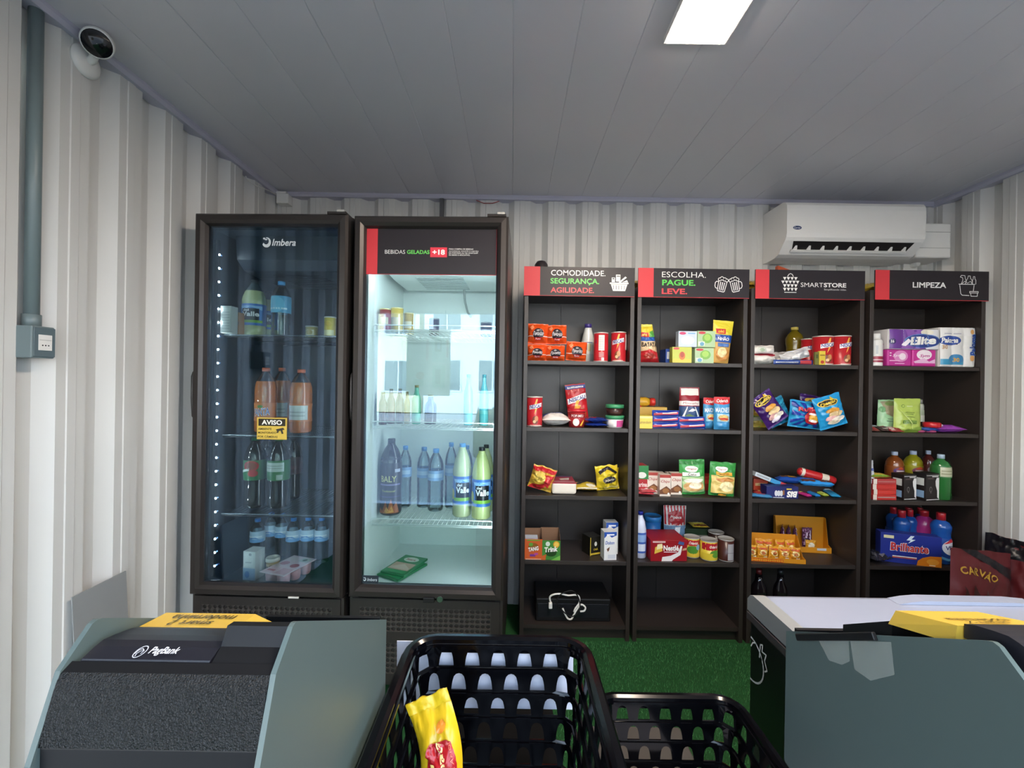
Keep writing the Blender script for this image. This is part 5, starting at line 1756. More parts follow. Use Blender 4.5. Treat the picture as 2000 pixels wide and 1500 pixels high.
M_OIL = mat('#6a5a16', .12, 0, .6, 'cooking_oil', var=.15, vscale=20, coat=.5)
bottle('oil_bottle', 'bottle of yellow cooking oil with pale cap behind the silver bags', 'bottle', None, (1545, 1578, 626, 704), B1, OIL, M_OIL, (.925, .40, '#cdb95a'), Yf=2.40)
GN3 = 'red cocoa powder cans in a row on the third unit'
can('cocoa_can', 'leftmost red cocoa can of the row of three below the shopping bag sign', 'can', GN3, (1575, 1602, 658, 712), B1, '#b5242c', cocoa(True, .03), Yf=2.33)
can('cocoa_can', 'middle red cocoa can of the row of three below the shopping bag sign', 'can', GN3, (1601, 1636, 655, 713), B1, '#b5242c', cocoa(True, .03), Yf=2.225)
can('cocoa_can', 'rightmost red cocoa can of the row of three below the shopping bag sign', 'can', GN3, (1637, 1671, 655, 714), B1, '#b5242c', cocoa(True, .06), Yf=2.222)
carton('yeast_box', 'small olive box standing before the row of cocoa cans', 'box', None, (1592, 1599, 687, 712), B1, .012, '#6a6a2a', [('r', .2, .5, .8, .8, '#3f4a22')], Yf=2.206, bev=.0005)
carton('yeast_box', 'small yellow box standing before the middle cocoa can', 'box', None, (1600, 1612, 685, 712), B1, .012, '#d0b83c', [('r', .1, .66, .9, .74, '#8a6a1c'), ('e', .5, .2, .3, .12, '#b03a2c')], Yf=2.206, bev=.0005)

pouch('snack_bag', 'yellow crisp bag standing at the left end of the second board', 'bag', None, (1469, 1504, 777, 838), B2, .06, '#cdaa3a', [('r', 0, .72, 1, .76, '#a98a2a'), ('p', [(.0, .0), (.6, .0), (.7, .35), (0, .45)], '#8fae4a'), ('e', .3, .30, .25, .08, '#e9ecd9'), ('e', .3, .12, .35, .12, '#d9bf5a')], Yf=2.36, kind='pillow', seed=55, crumple=.008, h=.155)


def cheet(tc):
    return [('e', .45, .80, .38, .10, '#d9b53a'), ('e', .45, .80, .34, .08, '#1f1a14'), ('t', 'Cheetos', .45, .80, .58, .09, '#e9c84a', .03, .1, 6), ('p', [(.55, .86), (.64, .97), (.72, .86)], '#d9b53a'),
            ('e', .5, .55, .26, .08, '#c9903a'), ('e', .58, .42, .28, .09, '#e2c79a'), ('e', .42, .30, .25, .08, '#cfa0a0'), ('e', .62, .25, .26, .08, '#ece4d8'), ('e', .45, .18, .22, .07, tc)]


GCH = 'crisp bags on the third unit\'s second board'
pouch('crisp_bag', 'purple crisp bag leaning left before the yellow bag', 'bag', GCH, (1478, 1528, 792, 842), B2, .05, '#3d1e63', cheet('#e9dff0'), Yf=2.225, kind='pillow', ry=-36, w=.125, h=.175, seed=56, crumple=.010, zoff=-.02, seal='#4a2a78', gloss=.2)
pouch('crisp_bag', 'teal blue crisp bag tucked behind the striped blue bag', 'bag', GCH, (1512, 1555, 797, 842), B2, .05, '#1f7296', [('p', [(0, .6), (1, .9), (1, .8), (0, .5)], '#2f95b8')], Yf=2.30, kind='pillow', ry=-26, w=.12, h=.14, seed=57, crumple=.012, zoff=-.016, gloss=.2)
pouch('crisp_bag', 'purple crisp bag standing at the back between the blue bags', 'bag', GCH, (1555, 1622, 775, 836), B2, .055, '#40206a', [('e', .5, .78, .38, .13, '#cdb04a'), ('t', 'Cheetos', .5, .78, .55, .12, '#2a2014', .03, .1, 4), ('e', .75, .92, .2, .06, '#d9c9bf')], Yf=2.37, kind='pillow', ry=9, w=.165, h=.165, seed=58, crumple=.010, gloss=.2)
RUF = [('p', [(.5, .45), (.5 + .8 * math.cos(R(a)), .45 + .8 * math.sin(R(a))), (.5 + .8 * math.cos(R(a + 11)), .45 + .8 * math.sin(R(a + 11)))], '#23399a') for a in range(0, 360, 24)]
RUF = [('p', [(min(max(x, 0.02), .98), min(max(y, .06), .94)) for x, y in it[1]], it[2]) for it in RUF] + \
      [('e', .60, .42, .26, .26, '#b3282e'), ('e', .64, .40, .17, .15, '#d9a33a'), ('e', .60, .30, .14, .05, '#f0e9e2'), ('e', .60, .54, .16, .035, '#e9e2e6'), ('t', 'Ruffles', .45, .70, .62, .15, '#c4303a', .04, .1, 4)]
pouch('crisp_bag', 'large blue striped crisp bag in the middle of the second board', 'bag', GCH, (1548, 1606, 792, 841), B2, .06, '#2a93c9', RUF, Yf=2.265, kind='pillow', ry=6, w=.175, h=.14, seed=59, crumple=.010, gloss=.2, zoff=-.004)
pouch('crisp_bag', 'light blue crisp bag leaning at the right front of the second board', 'bag', GCH, (1606, 1666, 786, 843), B2, .05, '#2590c9', cheet('#e6d9c0'), Yf=2.222, kind='pillow', ry=-17, w=.145, h=.165, seed=60, crumple=.008, gloss=.2, zoff=-.012)

# chocolate bars and boxes, third board
def on3(px, py):
    return onz(px, py, B3)


# low cartons that carry the upper bars of the pile
carton('wafer_box', 'dark blue wafer box with white lettering at the front of the pile', 'box', None, (1498, 1559, 951, 974), B3, .06, '#1c2462', [('t', 'BIS', .80, .36, .34, .52, WHT, .05, .2, 180), ('p', [(.22, .1), (.5, .1), (.5, .75), (.22, .75)], '#2a2f6a'), ('e', .30, .42, .05, .25, '#cfd0d8'), ('e', .38, .42, .05, .25, '#cfd0d8'), ('e', .46, .42, .05, .25, '#cfd0d8'), ('r', .5, .3, .56, .7, '#8a5a3a'), ('r', .2, .04, .55, .09, '#d9d9e0'), ('r', .62, .75, .78, .85, '#d9c23a')], Yf=2.222, rz=-2)
carton('chocolate_box', 'long box of assorted chocolates under the pile of bars', 'box', None, (1508, 1600, 945, 965), B3, .09, '#2a1a18', [], Yf=2.31, h=.052)
bars = [
    ((1465, 957), (1499, 955), .06, .034, '#c8321f', 'orange-red chocolate bar at the left end of the pile', .018, [('r', .2, .3, .7, .7, '#d9502f')]),
    ((1465, 970), (1507, 974), .045, .018, '#3f7fae', 'pale blue and pink bar at the front left of the pile', 0, [('r', .3, .3, .7, .7, '#a85a7a')]),
    ((1560, 966), (1582, 973), .03, .018, '#b5307a', 'pink wrapped bar beside the dark blue wafer box', 0, [('r', .0, .2, .3, .8, '#d9d23a')]),
    ((1576, 964), (1598, 973), .03, .018, '#2a7fc4', 'bright blue wrapped bar next to the pink one', 0, []),
    ((1592, 963), (1614, 972), .03, .018, '#a9b84a', 'lime green wrapped bar right of the bright blue one', 0, [('r', .5, .3, .9, .7, '#cdd67a')]),
    ((1612, 960), (1634, 974), .045, .018, '#2f9ad0', 'light blue wrapped bar at the right front of the pile', 0, [('r', .1, .1, .3, .9, '#bfe0ee')]),
    ((1628, 958), (1644, 963), .03, .016, '#6a4030', 'brown wrapped bar at the far right of the pile', 0, []),
]
for p0, p1, wd, th, col, lab, zo, art in bars:
    bar('chocolate_bar', lab, 'chocolate bar', 'wrapped bars in the pile on the third unit', on3(*p0), on3(*p1), B3, wd, th, col, art, zoff=zo)
stack = [
    (1520, 1590, 2.345, .06, .034, '#1f4a9e', 'blue bar with nut picture on top of the long chocolate box', [('r', .1, .2, .5, .8, '#6a4028'), ('r', .3, .3, .45, .7, '#c9a33a'), ('r', .65, .2, .9, .8, '#5a3a2a')], .0525, 8),
    (1566, 1622, 2.285, .05, .030, '#2f8ad0', 'blue and brown bar sloping down to the right', [('r', .05, .1, .45, .9, '#5a3426'), ('r', .6, .1, .95, .9, '#5a3426')], .0525, 12),
    (1475, 1512, 2.285, .05, .020, '#8e2a26', 'dark red bar at the left behind the orange-red one', [('r', .2, .2, .8, .8, '#a98a5a')], .0, 5),
]
for x0_, x1_, Y, wd, th, col, lab, art, zo, tl in stack:
    a, _ = at(x0_, 945, Y)
    b, _ = at(x1_, 945, Y)
    bar('chocolate_bar', lab, 'chocolate bar', 'wrapped bars in the pile on the third unit', (a, Y + .02), (b, Y - .015), B3, wd, th, col, art, zoff=zo)
x, z = at(1500, 934, 2.30)
mb = MB()
mb.box(-.085, .085, -.02, .02, -.011, .011, mat('#c9d2da', .35), .001)
mb.art([('r', .5, 0, .82, 1, '#3f8fc4'), ('r', .82, 0, 1, 1, '#c4444a'), ('r', .05, .3, .45, .7, '#9fa8b0')], .17, .022, lambda u, v, off: (u, -.02 - off, v - .011))
tag(mb.build('wafer_box', loc=(x + .002, 2.30, z - .004), rot=(0, R(21), 0)), 'long white and blue box sloping across the left of the pile', 'box')
carton('chocolate_box', 'box with brown lid at the back left of the pile, under the sloping long box', 'box', None, (1472, 1500, 925, 955), B3, .06, '#a8402c', [('r', .1, .5, .9, .7, '#c9aa7a')], Yf=2.325, h=.075)
x, z = at(1598, 935, 2.33)
t = thing('biscuit_tube', 'red biscuit tube with cream band on top of the pile', 'biscuits', (x, 2.345, z + .012), (0, R(14), R(-8)))
mb = MB()
mb.lathe([(.004, -.098), (.018, -.09), (.022, -.08), (.022, .08), (.018, .092), (.005, .098)], mat('#b5262a', .28), 20, axis=(1, 0, 0))
mb.build('wrapper', t)
mb = MB()
mb.lathe([(.0226, .02), (.0226, .055)], mat('#d9cfc0', .3), 20, axis=(1, 0, 0), cap=False)
mb.lathe([(.0226, -.082), (.0226, -.066)], mat('#d9cfc0', .3), 20, axis=(1, 0, 0), cap=False)
mb.build('band', t)
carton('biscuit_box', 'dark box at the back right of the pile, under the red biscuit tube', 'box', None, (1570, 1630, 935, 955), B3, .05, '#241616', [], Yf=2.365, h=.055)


# display boxes on the fourth board
def display_box(nm, lab, box, Z, d, Yf, hfront, rz, items, art):
    X, Y, w, h = fit(box, Z, Yf)
    t = thing(nm, lab, 'display box', (X, Y + d / 2, Z + EPS), (0, 0, R(rz)), 'yellow display boxes on the fourth board')
    m = mat('#d08a18', .5, name='yellow_card')
    th = .0015
    mb = MB()
    mb.box(-w / 2, w / 2, -d / 2, d / 2, 0, th, m)
    mb.box(-w / 2, w / 2, -d / 2, -d / 2 + th, 0, hfront, m)
    mb.box(-w / 2, w / 2, d / 2 - th, d / 2, 0, h, m)
    for s_ in (-1, 1):
        mb.prism([(-d / 2 + th, 0), (d / 2 - th, 0), (d / 2 - th, h), (d / 2 - .02, h), (-d / 2 + .03, hfront * 1.25), (-d / 2 + th, hfront)], s_ * (w / 2) - (th if s_ > 0 else 0), s_ * (w / 2) + (th if s_ < 0 else 0), m, 'X')
    mb.art(art, w, hfront, plane_map(-d / 2))
    mb.build('tray', t)
    return t, w, d, h


ZIG = [('t', 'COCO  COCO  COCO', .5, .45, .85, .30, '#b5301f', .04)]
t, w, d, h = display_box('display_box', 'front yellow display box full of yellow snack packets', (1464, 1572, 1064, 1108), B4, .105, 2.225, .022, -7, 0, [('r', .0, .1, .62, .75, '#c9401f'), ('t', 'MMMMMMMM', .31, .42, .60, .45, '#e0a52a', .03)])
rr = random.Random(5)
k = 0
for j in range(2):
    for i in range(5):
        a = R(-7)
        lx = -w / 2 + .036 + i * (w - .07) / 4
        ly = .024 - j * .044
        hh = .086 - .022 * j
        X, Y = t.location.x + lx * math.cos(a) - ly * math.sin(a), t.location.y + lx * math.sin(a) + ly * math.cos(a)
        side_ = 'back' if j == 0 else 'front'
        nth = ['first', 'second', 'third', 'fourth', 'fifth'][i]
        pouch('snack_packet', f'yellow snack packet, {nth} from the left in the {side_} row of the front display box', 'packet', 'yellow packets in the front display box', (1500, 1520, 1060, 1090), B4, .026, rr.choice(['#d99a2a', '#dca838', '#cf8f22']),
              [('e', .5, .5, .34, .22, '#e9cf8a'), ('e', .5, .48, .2, .14, '#b5622a'), ('r', .1, .74, .9, .86, '#c9541f'), ('r', .55, .08, .9, .22, '#e9dfc9')], kind='pillow', w=.050, h=hh, seed=70 + k, crumple=.005,
              xyz=(X, Y, B4 + .006), ry=rr.uniform(-6, 6), rx=-5, rz=-7 + rr.uniform(-8, 8), gloss=.22)
        k += 1
t, w, d, h = display_box('display_box', 'rear yellow display box holding purple foil packets', (1527, 1622, 1034, 1097), B4, .075, 2.365, .030, -6, 0, [('r', .12, .3, .30, .7, '#c9401f'), ('r', .72, .5, .9, .9, '#c9cdd2')])
PF = [('p', [(.1, .2), (.35, .8), (.5, .8), (.3, .2)], '#c9a9c4'), ('r', .1, .45, .6, .55, '#3a2038'), ('r', .7, .1, .8, .9, '#d9c9d6')]
for i, lx in enumerate((-.100, -.068, -.036, .028)):
    a = R(-6)
    pouch('foil_packet', ['purple foil packet at the left of the rear display box', 'second purple foil packet from the left in the rear display box', 'third purple foil packet from the left in the rear display box', 'purple foil packet standing alone at the right of the rear display box'][i], 'packet', 'purple foil packets in the rear display box', (1540, 1550, 1030, 1080), B4, .018, '#6a3a58', PF, kind='pillow',
          w=.052, h=.125 if i < 3 else .118, seed=85 + i, crumple=.006, xyz=(t.location.x + lx, t.location.y - lx * .1 + .004, B4 + .005), rz=-6 + (58 if i < 3 else 0), gloss=.16, metal=.35)
x, y = t.location.x, t.location.y
pouch('snack_packet', 'single yellow packet before the lone purple foil packet in the rear display box', 'packet', None, (1585, 1606, 1060, 1090), B4, .018, '#d99a2a', [('e', .5, .5, .3, .3, '#e9dfc9')], kind='pillow', w=.055, h=.06, seed=90, crumple=.004, xyz=(x + .032, y - .024, B4 + .005), rz=-6)
for px, lab, r_ in ((1482, 'dark bottle with red cap behind the freezer lid', .032), (1524, 'dark bottle with slim neck behind the freezer lid', .028)):
    X, _ = at(px, 1140, 2.30)
    t = thing('dark_bottle', lab, 'bottle', (X, 2.30, .0746), group='dark bottles on the bottom of the third unit')
    mb = MB()
    mb.lathe([(a * r_ * 1.2, z * .245) for a, z in GLASSB], mat('#141014', .1, coat=.5), 24)
    mb.build('bottle_body', t)
    mb = MB()
    mb.lathe([(.014, .230), (.014, .255)], mat('#6a1a1c' if px == 1482 else '#1a1a1e', .4), 16)
    mb.build('cap', t)

# ================================================================== fourth unit
bottle('spray_can', 'white and red aerosol can at the left end of the top board', 'can', None, (1705, 1731, 650, 714), B1, [(.95, 0), (1, .01), (1, .78), (.85, .82)], '#dddbd8', (.80, .72, '#e6e4e1'), (.02, .78, '#dddbd8', [('r', 0, .12, 1, .36, '#9a2440'), ('r', .3, .45, .42, .8, '#b9bcc0'), ('e', .75, .85, .04, .04, '#b03a4a'), ('r', .2, .2, .8, .24, '#d9b9c0')]), Yf=2.222)


def rolls(nm, lab, cat, x0, x1, yt, yb, Z, d, nx, nz, base, art, Yf, side=()):
    X, Y, w, h = fit((x0, x1, yt, yb), Z, Yf)
    m = mat(base, .3)
    def pt(u, v, off=0.0):
        bx = abs(math.sin(PI * (u / w + .5) * nx)) ** .5
        bz = abs(math.sin(PI * (v / h) * nz)) ** .5
        return (u, -d / 2 + .012 - .010 * min(bx, 1) - .004 * bz - off, v)
    mb = MB()
    mb.box(-w / 2, w / 2, -d / 2 + .012, d / 2, 0, h, m, .004)
    mb.grid(lambda i, j: pt((i - .5) * w * .99, .003 + j * (h - .006)), 40, 24, m)
    mb.art(art, w * .985, h, lambda u, v, off: pt(u, min(max(v, .003), h - .003), off), maxlen=.014, off0=.0008, step=.0004)
    if side:
        mb.art(side, d * .85, h, lambda u, v, off: (-w / 2 - off, -u, v))
    return tag(mb.build(nm, loc=(X, Y + d / 2, Z + EPS)), lab, cat)


ELITE = [('p', [(0, 0), (0, 1), (.66, 1), (.58, .62), (.60, .3), (.75, 0)], '#6b3a92'), ('p', [(.2, 0), (.35, .5), (.30, 1), (.62, 1), (.55, .5), (.6, 0)], '#8a58ac'), ('e', .73, .84, .13, .14, '#e9e2d2'), ('e', .64, .42, .36, .34, '#5f86c4'), ('e', .64, .41, .34, .31, '#1f3a86'), ('t', 'Elite', .64, .43, .52, .40, WHT, .045, .12, 3), ('e', .04, .38, .06, .14, '#3a2a66'), ('t', '16', .04, .38, .05, .14, WHT, .02), ('p', [(.22, .2), (.34, .52), (.40, .4), (.3, .15)], '#efe6ee')]
rolls('toilet_roll_pack', 'purple and white toilet roll pack lying across the two magenta packs', 'toilet paper', 1738, 1837, 642, 682, B1 + .0865, .11, 4, 1, '#e6e3e6', ELITE, 2.225)
PAD = [('e', .55, .6, .3, .34, '#d98ac0'), ('e', .62, .58, .14, .2, '#ecd9e6'), ('r', .08, .3, .5, .36, '#e7b3d6'), ('r', .08, .6, .16, .66, '#f0d9ea'), ('r', .08, .75, .16, .81, '#f0d9ea'), ('r', .3, .14, .7, .19, '#e7b3d6'), ('t', 'Sym', .4, .62, .4, .2, '#f3e6ef', .01, .3)]
carton('pad_pack', 'left magenta pack under the purple toilet roll pack', 'pack', 'magenta packs under the toilet roll pack', (1733, 1780, 683, 716), B1, .10, '#b52f8c', PAD, Yf=2.224, bev=.006, h=.085)
carton('pad_pack', 'right magenta pack with white oval, under the purple toilet roll pack', 'pack', 'magenta packs under the toilet roll pack', (1781.5, 1828, 683, 716.5), B1, .10, '#c0308e', [('e', .5, .7, .32, .3, '#f0e4ec'), ('t', 'Sym', .52, .62, .42, .22, '#b52f8c', .02, .3), ('p', [(.05, .3), (.5, .5), (.7, .3), (.95, .45), (.95, .2), (.1, .2)], '#e3b8d8')], Yf=2.224, bev=.006, h=.085)
PAL = [('r', 0, .78, 1, 1, '#e9e7e6'), ('r', .08, .82, .56, .85, '#b9b7c4'), ('e', .25, .665, .30, .12, '#2a4a9a'), ('t', 'Paloma', .24, .67, .46, .13, WHT, .035, .1), ('r', .0, .06, .66, .2, '#3f9ac4'), ('e', .42, .20, .22, .12, '#3f86b8'), ('t', '30', .42, .18, .16, .10, '#d9a33a', .03), ('t', '30', .10, .50, .14, .10, '#c99a6a', .01), ('t', 'Paloma', .90, .56, .62, .17, '#2a52a6', .035, .1, 90), ('e', .86, .88, .05, .06, '#d9a060'), ('e', .86, .22, .06, .07, '#d9a060'), ('r', .40, .56, .44, .58, '#4a4a6a')]
rolls('toilet_roll_pack', 'tall white and blue toilet roll pack at the right end of the top board', 'toilet paper', 1839, 1908, 640, 718, B1, .12, 3, 2, '#e3e1df', PAL, 2.222)

pouch('refill_pouch', 'pale green refill pouch standing on the left of the second board', 'pouch', None, (1720, 1760, 773, 834), B2, .05, '#9fc9a0', [('p', [(.1, .95), (.9, .95), (.95, .6), (.65, .45), (.3, .55)], '#a39a80'), ('e', .6, .88, .3, .08, '#7a9a5a'), ('e', .15, .70, .14, .10, '#6aa06a'), ('r', .3, .30, .9, .34, '#7a9a80'), ('r', .35, .38, .85, .41, '#7a9a80'), ('e', .85, .15, .12, .06, '#7ab090')], Yf=2.29, seed=100, topw=.9, crumple=.005)
pouch('refill_pouch', 'lime green refill pouch with dark label, before the pale green one', 'pouch', None, (1753, 1806, 772, 838), B2, .05, '#a9bd5a', [('e', .28, .78, .06, .05, '#5f7a3a'), ('e', .28, .78, .045, .037, '#a9bd5a'), ('r', .4, .76, .62, .79, '#c9d69a'), ('r', .3, .58, .65, .60, '#7a8e3f'), ('r', .35, .53, .6, .55, '#7a8e3f'), ('r', .33, .45, .62, .47, '#7a8e3f'), ('r', .22, .26, .70, .36, '#5a7a34'), ('r', .25, .28, .67, .34, '#86a34a'), ('t', 'Natural', .46, .31, .36, .05, '#3f5a24', .01), ('p', [(.0, .0), (1, .0), (1, .22), (.5, .12)], '#7f9a3f'), ('p', [(.05, .75), (.45, .3), (.55, .05), (.5, .3)], '#c9d98a')], Yf=2.235, seed=101, topw=.98, crumple=.005)
bottle('shampoo_bottle', 'white bottle with clear cap behind the lime green pouch', 'bottle', None, (1780, 1815, 767, 829), B2, [(.92, 0), (1, .02), (1, .80), (.93, .86)], '#b9bdb0', (.86, .86, '#8a8a86'), (.12, .66, '#a9b59a', [('r', .3, .2, .8, .7, '#cdd2c4'), ('e', .55, .2, .12, .14, '#4a3a30')]), Yf=2.31)
flat = [
    (1700, 1722, 826, 848, '#7a4a44', 'red and white sachet at the left end of the second board', [('r', .1, .5, .5, .9, '#d9d2cc'), ('r', .5, .1, .9, .4, '#9a3a3a')], 2.235),
    (1713, 1736, 827, 846, '#5a6a9a', 'blue and white sachet beside the red and white one', [('r', .1, .1, .3, .9, '#cfd6e4'), ('r', .7, .1, .9, .9, '#b03a44')], 2.29),
    (1728, 1750, 834, 850, '#4a3a3c', 'dark sachet with white print in the row of small packs', [('r', .2, .2, .8, .35, '#b9b0aa'), ('r', .2, .5, .8, .65, '#8e2a30')], 2.235),
    (1745, 1768, 836, 850, '#8e2a34', 'dark red sachet under the lime green pouch', [('r', .1, .1, .4, .9, '#c9b4ae')], 2.216),
]
for i, (x0_, x1_, yt, yb, col, lab, art, Y) in enumerate(flat):
    pouch('hygiene_sachet', lab, 'sachet', 'small packs on the second board of the fourth unit', (x0_, x1_, yt, yb), B2, .020, col, art, Yf=Y, kind='pillow', lie=True, w=.062, h=.075, seed=110 + i, crumple=.004, rz=rr.uniform(-12, 12), rx=12)
for i, (p0, p1, lab) in enumerate((((1772, 838), (1808, 851), 'pink toothbrush pack pointing to the front, left one'), ((1795, 839), (1831, 851), 'pink toothbrush pack pointing to the front, right one'))):
    a_, _ = at(p0[0], p0[1], 2.262 + .02)
    b_, _ = at(p1[0], p1[1], 2.222)
    bar('toothbrush_pack', lab, 'toothbrush', 'pink toothbrush packs', (a_, 2.275), (b_, 2.226), B2, .016, .012, '#a84a78', [('r', .1, .3, .9, .7, '#c97aa0')], zoff=0)
X, _ = at(1822, 835, 2.262)
mb = MB()
mb.lathe([(.03, 0), (.036, .004), (.036, .022), (.03, .027)], mat('#c2262e', .3), 24)
tag(mb.build('round_tin', loc=(X, 2.268, B2 + .0255)), 'flat round red tin lying on the blue packet', 'tin')
pouch('hygiene_sachet', 'blue packet under the round red tin', 'packet', None, (1806, 1840, 838, 850), B2, .022, '#2f5ab0', [('r', .3, .3, .7, .6, '#8fb0d8')], Yf=2.235, kind='pillow', lie=True, w=.085, h=.06, seed=116)
pouch('pad_packet', 'purple and white packet lying at the right of the second board', 'packet', None, (1836, 1892, 836, 850), B2, .038, '#9a4ab0', [('p', [(0, .2), (0, .9), (.35, .8), (.3, .3)], '#cdb9d2'), ('e', .55, .5, .16, .16, '#7a3a9a')], Yf=2.225, kind='pillow', lie=True, w=.145, h=.085, seed=117, rz=-4)

# third board: bulb boxes, matches, detergents
pouch('washing_bag', 'white bag with blue print at the left end of the third board', 'bag', None, (1690, 1708, 902, 976), B3, .06, '#c9c9d0', [('r', .2, .74, .95, .80, '#2f4aa0'), ('r', .0, .2, 1, .3, '#9aa0b4')], Yf=2.235, seed=120, kind='pillow', w=.06)
for i, (yt, yb, lab) in enumerate(((963, 975, 'red box at the bottom of the stack beside the bulb boxes'), (952, 963, 'second red box from the bottom of the stack'), (943, 952, 'third red box from the bottom of the stack'), (934, 943, 'topmost red box of the stack, under the yellow packet'))):
    carton('match_box', lab, 'box', 'stack of red boxes on the fourth unit', (1704, 1752, yt, yb), B3 + i * .0262, .075, ['#b5302c', '#c03028', '#b52c28', '#a8383a'][i], [('r', .0, .0, .16, 1, '#d9cfc4'), ('r', .2, .4, .95, .6, ['#a88a86', '#c4403a', '#c4403a', '#b0706c'][i])], Yf=2.222 + .004 * (i % 2), h=.0258, w=.118, rz=[0, 2, -1, 1][i])
pouch('sponge_pack', 'yellow and green sponge pack on top of the red boxes', 'sponge', None, (1702, 1742, 927, 940), B3, .024, '#c9ab4a', [('r', 0, 0, 1, .2, '#7a9a3a'), ('r', .2, .5, .7, .8, '#d9c98a')], Yf=2.225, kind='pillow', lie=True, w=.105, h=.07, seed=121, zoff=.1055, pinch=0)
BULB = [('r', .02, .92, .98, .94, '#c9c6c4'), ('p', [(.98, .06), (.98, .84), (.80, .84), (.70, .72), (.72, .55), (.84, .36), (.84, .12)], '#e2e0de'), ('e', .34, .42, .10, .10, '#8a8684'), ('e', .34, .42, .075, .075, '#1a1616'), ('r', .29, .28, .39, .31, '#6a6664'), ('r', .1, .80, .55, .84, '#5a4a48'), ('r', .42, .87, .9, .91, '#c9c6c4'), ('r', .0, .03, .98, .06, '#d9d6d4')]
BSIDE = [('r', .15, .55, .85, .82, '#c3c6c4'), ('r', .15, .1, .85, .36, '#7f9ec0')]
carton('bulb_box', 'black light bulb box beside the stack of red boxes', 'box', 'black light bulb boxes', (1760, 1790, 926, 976), B3, .062, '#1c1718', BULB, Yf=2.226, rz=12, side=BSIDE, w=.080)
carton('bulb_box', 'black light bulb box beside the green detergent bottle', 'box', 'black light bulb boxes', (1803, 1835, 928, 981), B3, .062, '#1c1718', BULB, Yf=2.220, rz=12, side=BSIDE, w=.084)
for bx, col, lab, lc, Y in (((1744, 1774, 880, 960), '#8a4a22', 'orange detergent bottle behind the left bulb box', '#5a3f7a', 2.36), ((1781, 1812, 880, 962), '#9a9420', 'yellow detergent bottle behind the bulb boxes', '#7a3f5a', 2.36), ((1811, 1834, 886, 966), '#5a2420', 'dark red detergent bottle behind the right bulb box', '#8a8086', 2.40)):
    bottle('detergent_bottle', lab, 'bottle', 'dish detergent bottles on the third board', bx, B3, SOAP, mat(col, .15, coat=.5), (.90, .36, '#b9c4dc'), (.40, .66, col, [('e', .5, .55, .30, .34, lc), ('r', .32, .42, .68, .62, '#d9ccd0'), ('p', [(.3, .7), (.5, .95), (.7, .7)], '#c9542f')]), Yf=Y)
bottle('detergent_bottle', 'tall green detergent bottle at the right end of the third board', 'bottle', 'dish detergent bottles on the third board', (1836, 1868, 891, 979), B3, SOAP, mat('#2c6a34', .15, coat=.5), (.91, .36, '#a9bcd0'), (.50, .76, '#2c6a34', [('r', .2, .1, .82, .9, '#b9b89c'), ('r', .24, .3, .78, .38, '#8a8a6a'), ('r', .24, .55, .78, .63, '#8a8a6a')]), Yf=2.225)

# fourth board: cleaner bottles and soap powder box
GV4 = 'blue cleaner bottles with red caps'
VEJ = (.08, .52, '#1f4a9a', [('e', .62, .60, .36, .34, '#e2e4ea'), ('t', 'VEJA', .62, .56, .50, .24, '#22306a', .03), ('p', [(.3, .75), (.6, 1), (.9, .8), (.7, .85)], '#c9303c'), ('p', [(.1, .12), (.5, .0), (.9, .12), (.9, .22), (.5, .1), (.1, .24)], '#5fa8d8')])
for bx, Y, lab in (((1742, 1766, 991, 1075), 2.40, 'blue cleaner bottle at the back left, behind the soap powder box'), ((1772, 1797, 995, 1078), 2.40, 'blue cleaner bottle at the back, half hidden by two others'), ((1795, 1815, 1000, 1080), 2.43, 'blue cleaner bottle at the back right, behind the pink bottle'),
                   ((1758, 1787, 999, 1090), 2.30, 'blue cleaner bottle standing directly behind the soap powder box'), ((1775, 1798, 999, 1086), 2.343, 'blue cleaner bottle between the front one and the back row')):
    bottle('cleaner_bottle', lab, 'bottle', GV4, bx, B4, DETER, '#1f52a0', (.845, .44, '#b3232c'), VEJ, Yf=Y)
bottle('cleaner_bottle', 'pink cleaner bottle with red cap behind the soap powder box', 'bottle', None, (1803, 1836, 1006, 1095), B4, SOAP, '#a8347c', (.87, .42, '#b3232c'), (.12, .50, '#a8347c', [('e', .6, .6, .36, .36, '#e9dfe6'), ('r', .0, .2, .25, .8, '#d9c4d2')]), Yf=2.312)
bottle('cleaner_bottle', 'blue cleaner bottle with red cap at the right front of the fourth board', 'bottle', GV4, (1836, 1869, 1011, 1109), B4, DETER, '#1f52a0', (.855, .44, '#b3232c'), VEJ, Yf=2.226)
BRI = [('t', 'Brilhante', .48, .55, .64, .30, '#e9e6ea', .05, .05), ('t', 'Brilhante', .48, .55, .62, .27, '#b8322f', .03, .05), ('p', [(.5, .96), (.43, .80), (.50, .80), (.46, .70), (.58, .84), (.51, .84), (.56, .96)], '#d9e6f0'), ('p', [(.60, 0), (.62, .16), (.70, .27), (.82, .34), (1, .36), (1, 0)], '#cf7a1f'), ('e', .86, .16, .1, .1, '#e09a3a'), ('r', .2, .22, .60, .25, '#e9e2d9'), ('r', .2, .18, .60, .205, '#c9541f'), ('r', .05, .82, .22, .92, '#d9d2a9'), ('r', .80, .03, .9, .06, '#e9d9c0')]
carton('soap_powder_box', 'blue and orange soap powder box turned sideways on the fourth board', 'box', None, (1733, 1830, 1046, 1114), B4, .055, '#222f86', BRI, Yf=2.228, rz=-18, w=.252, h=.150)
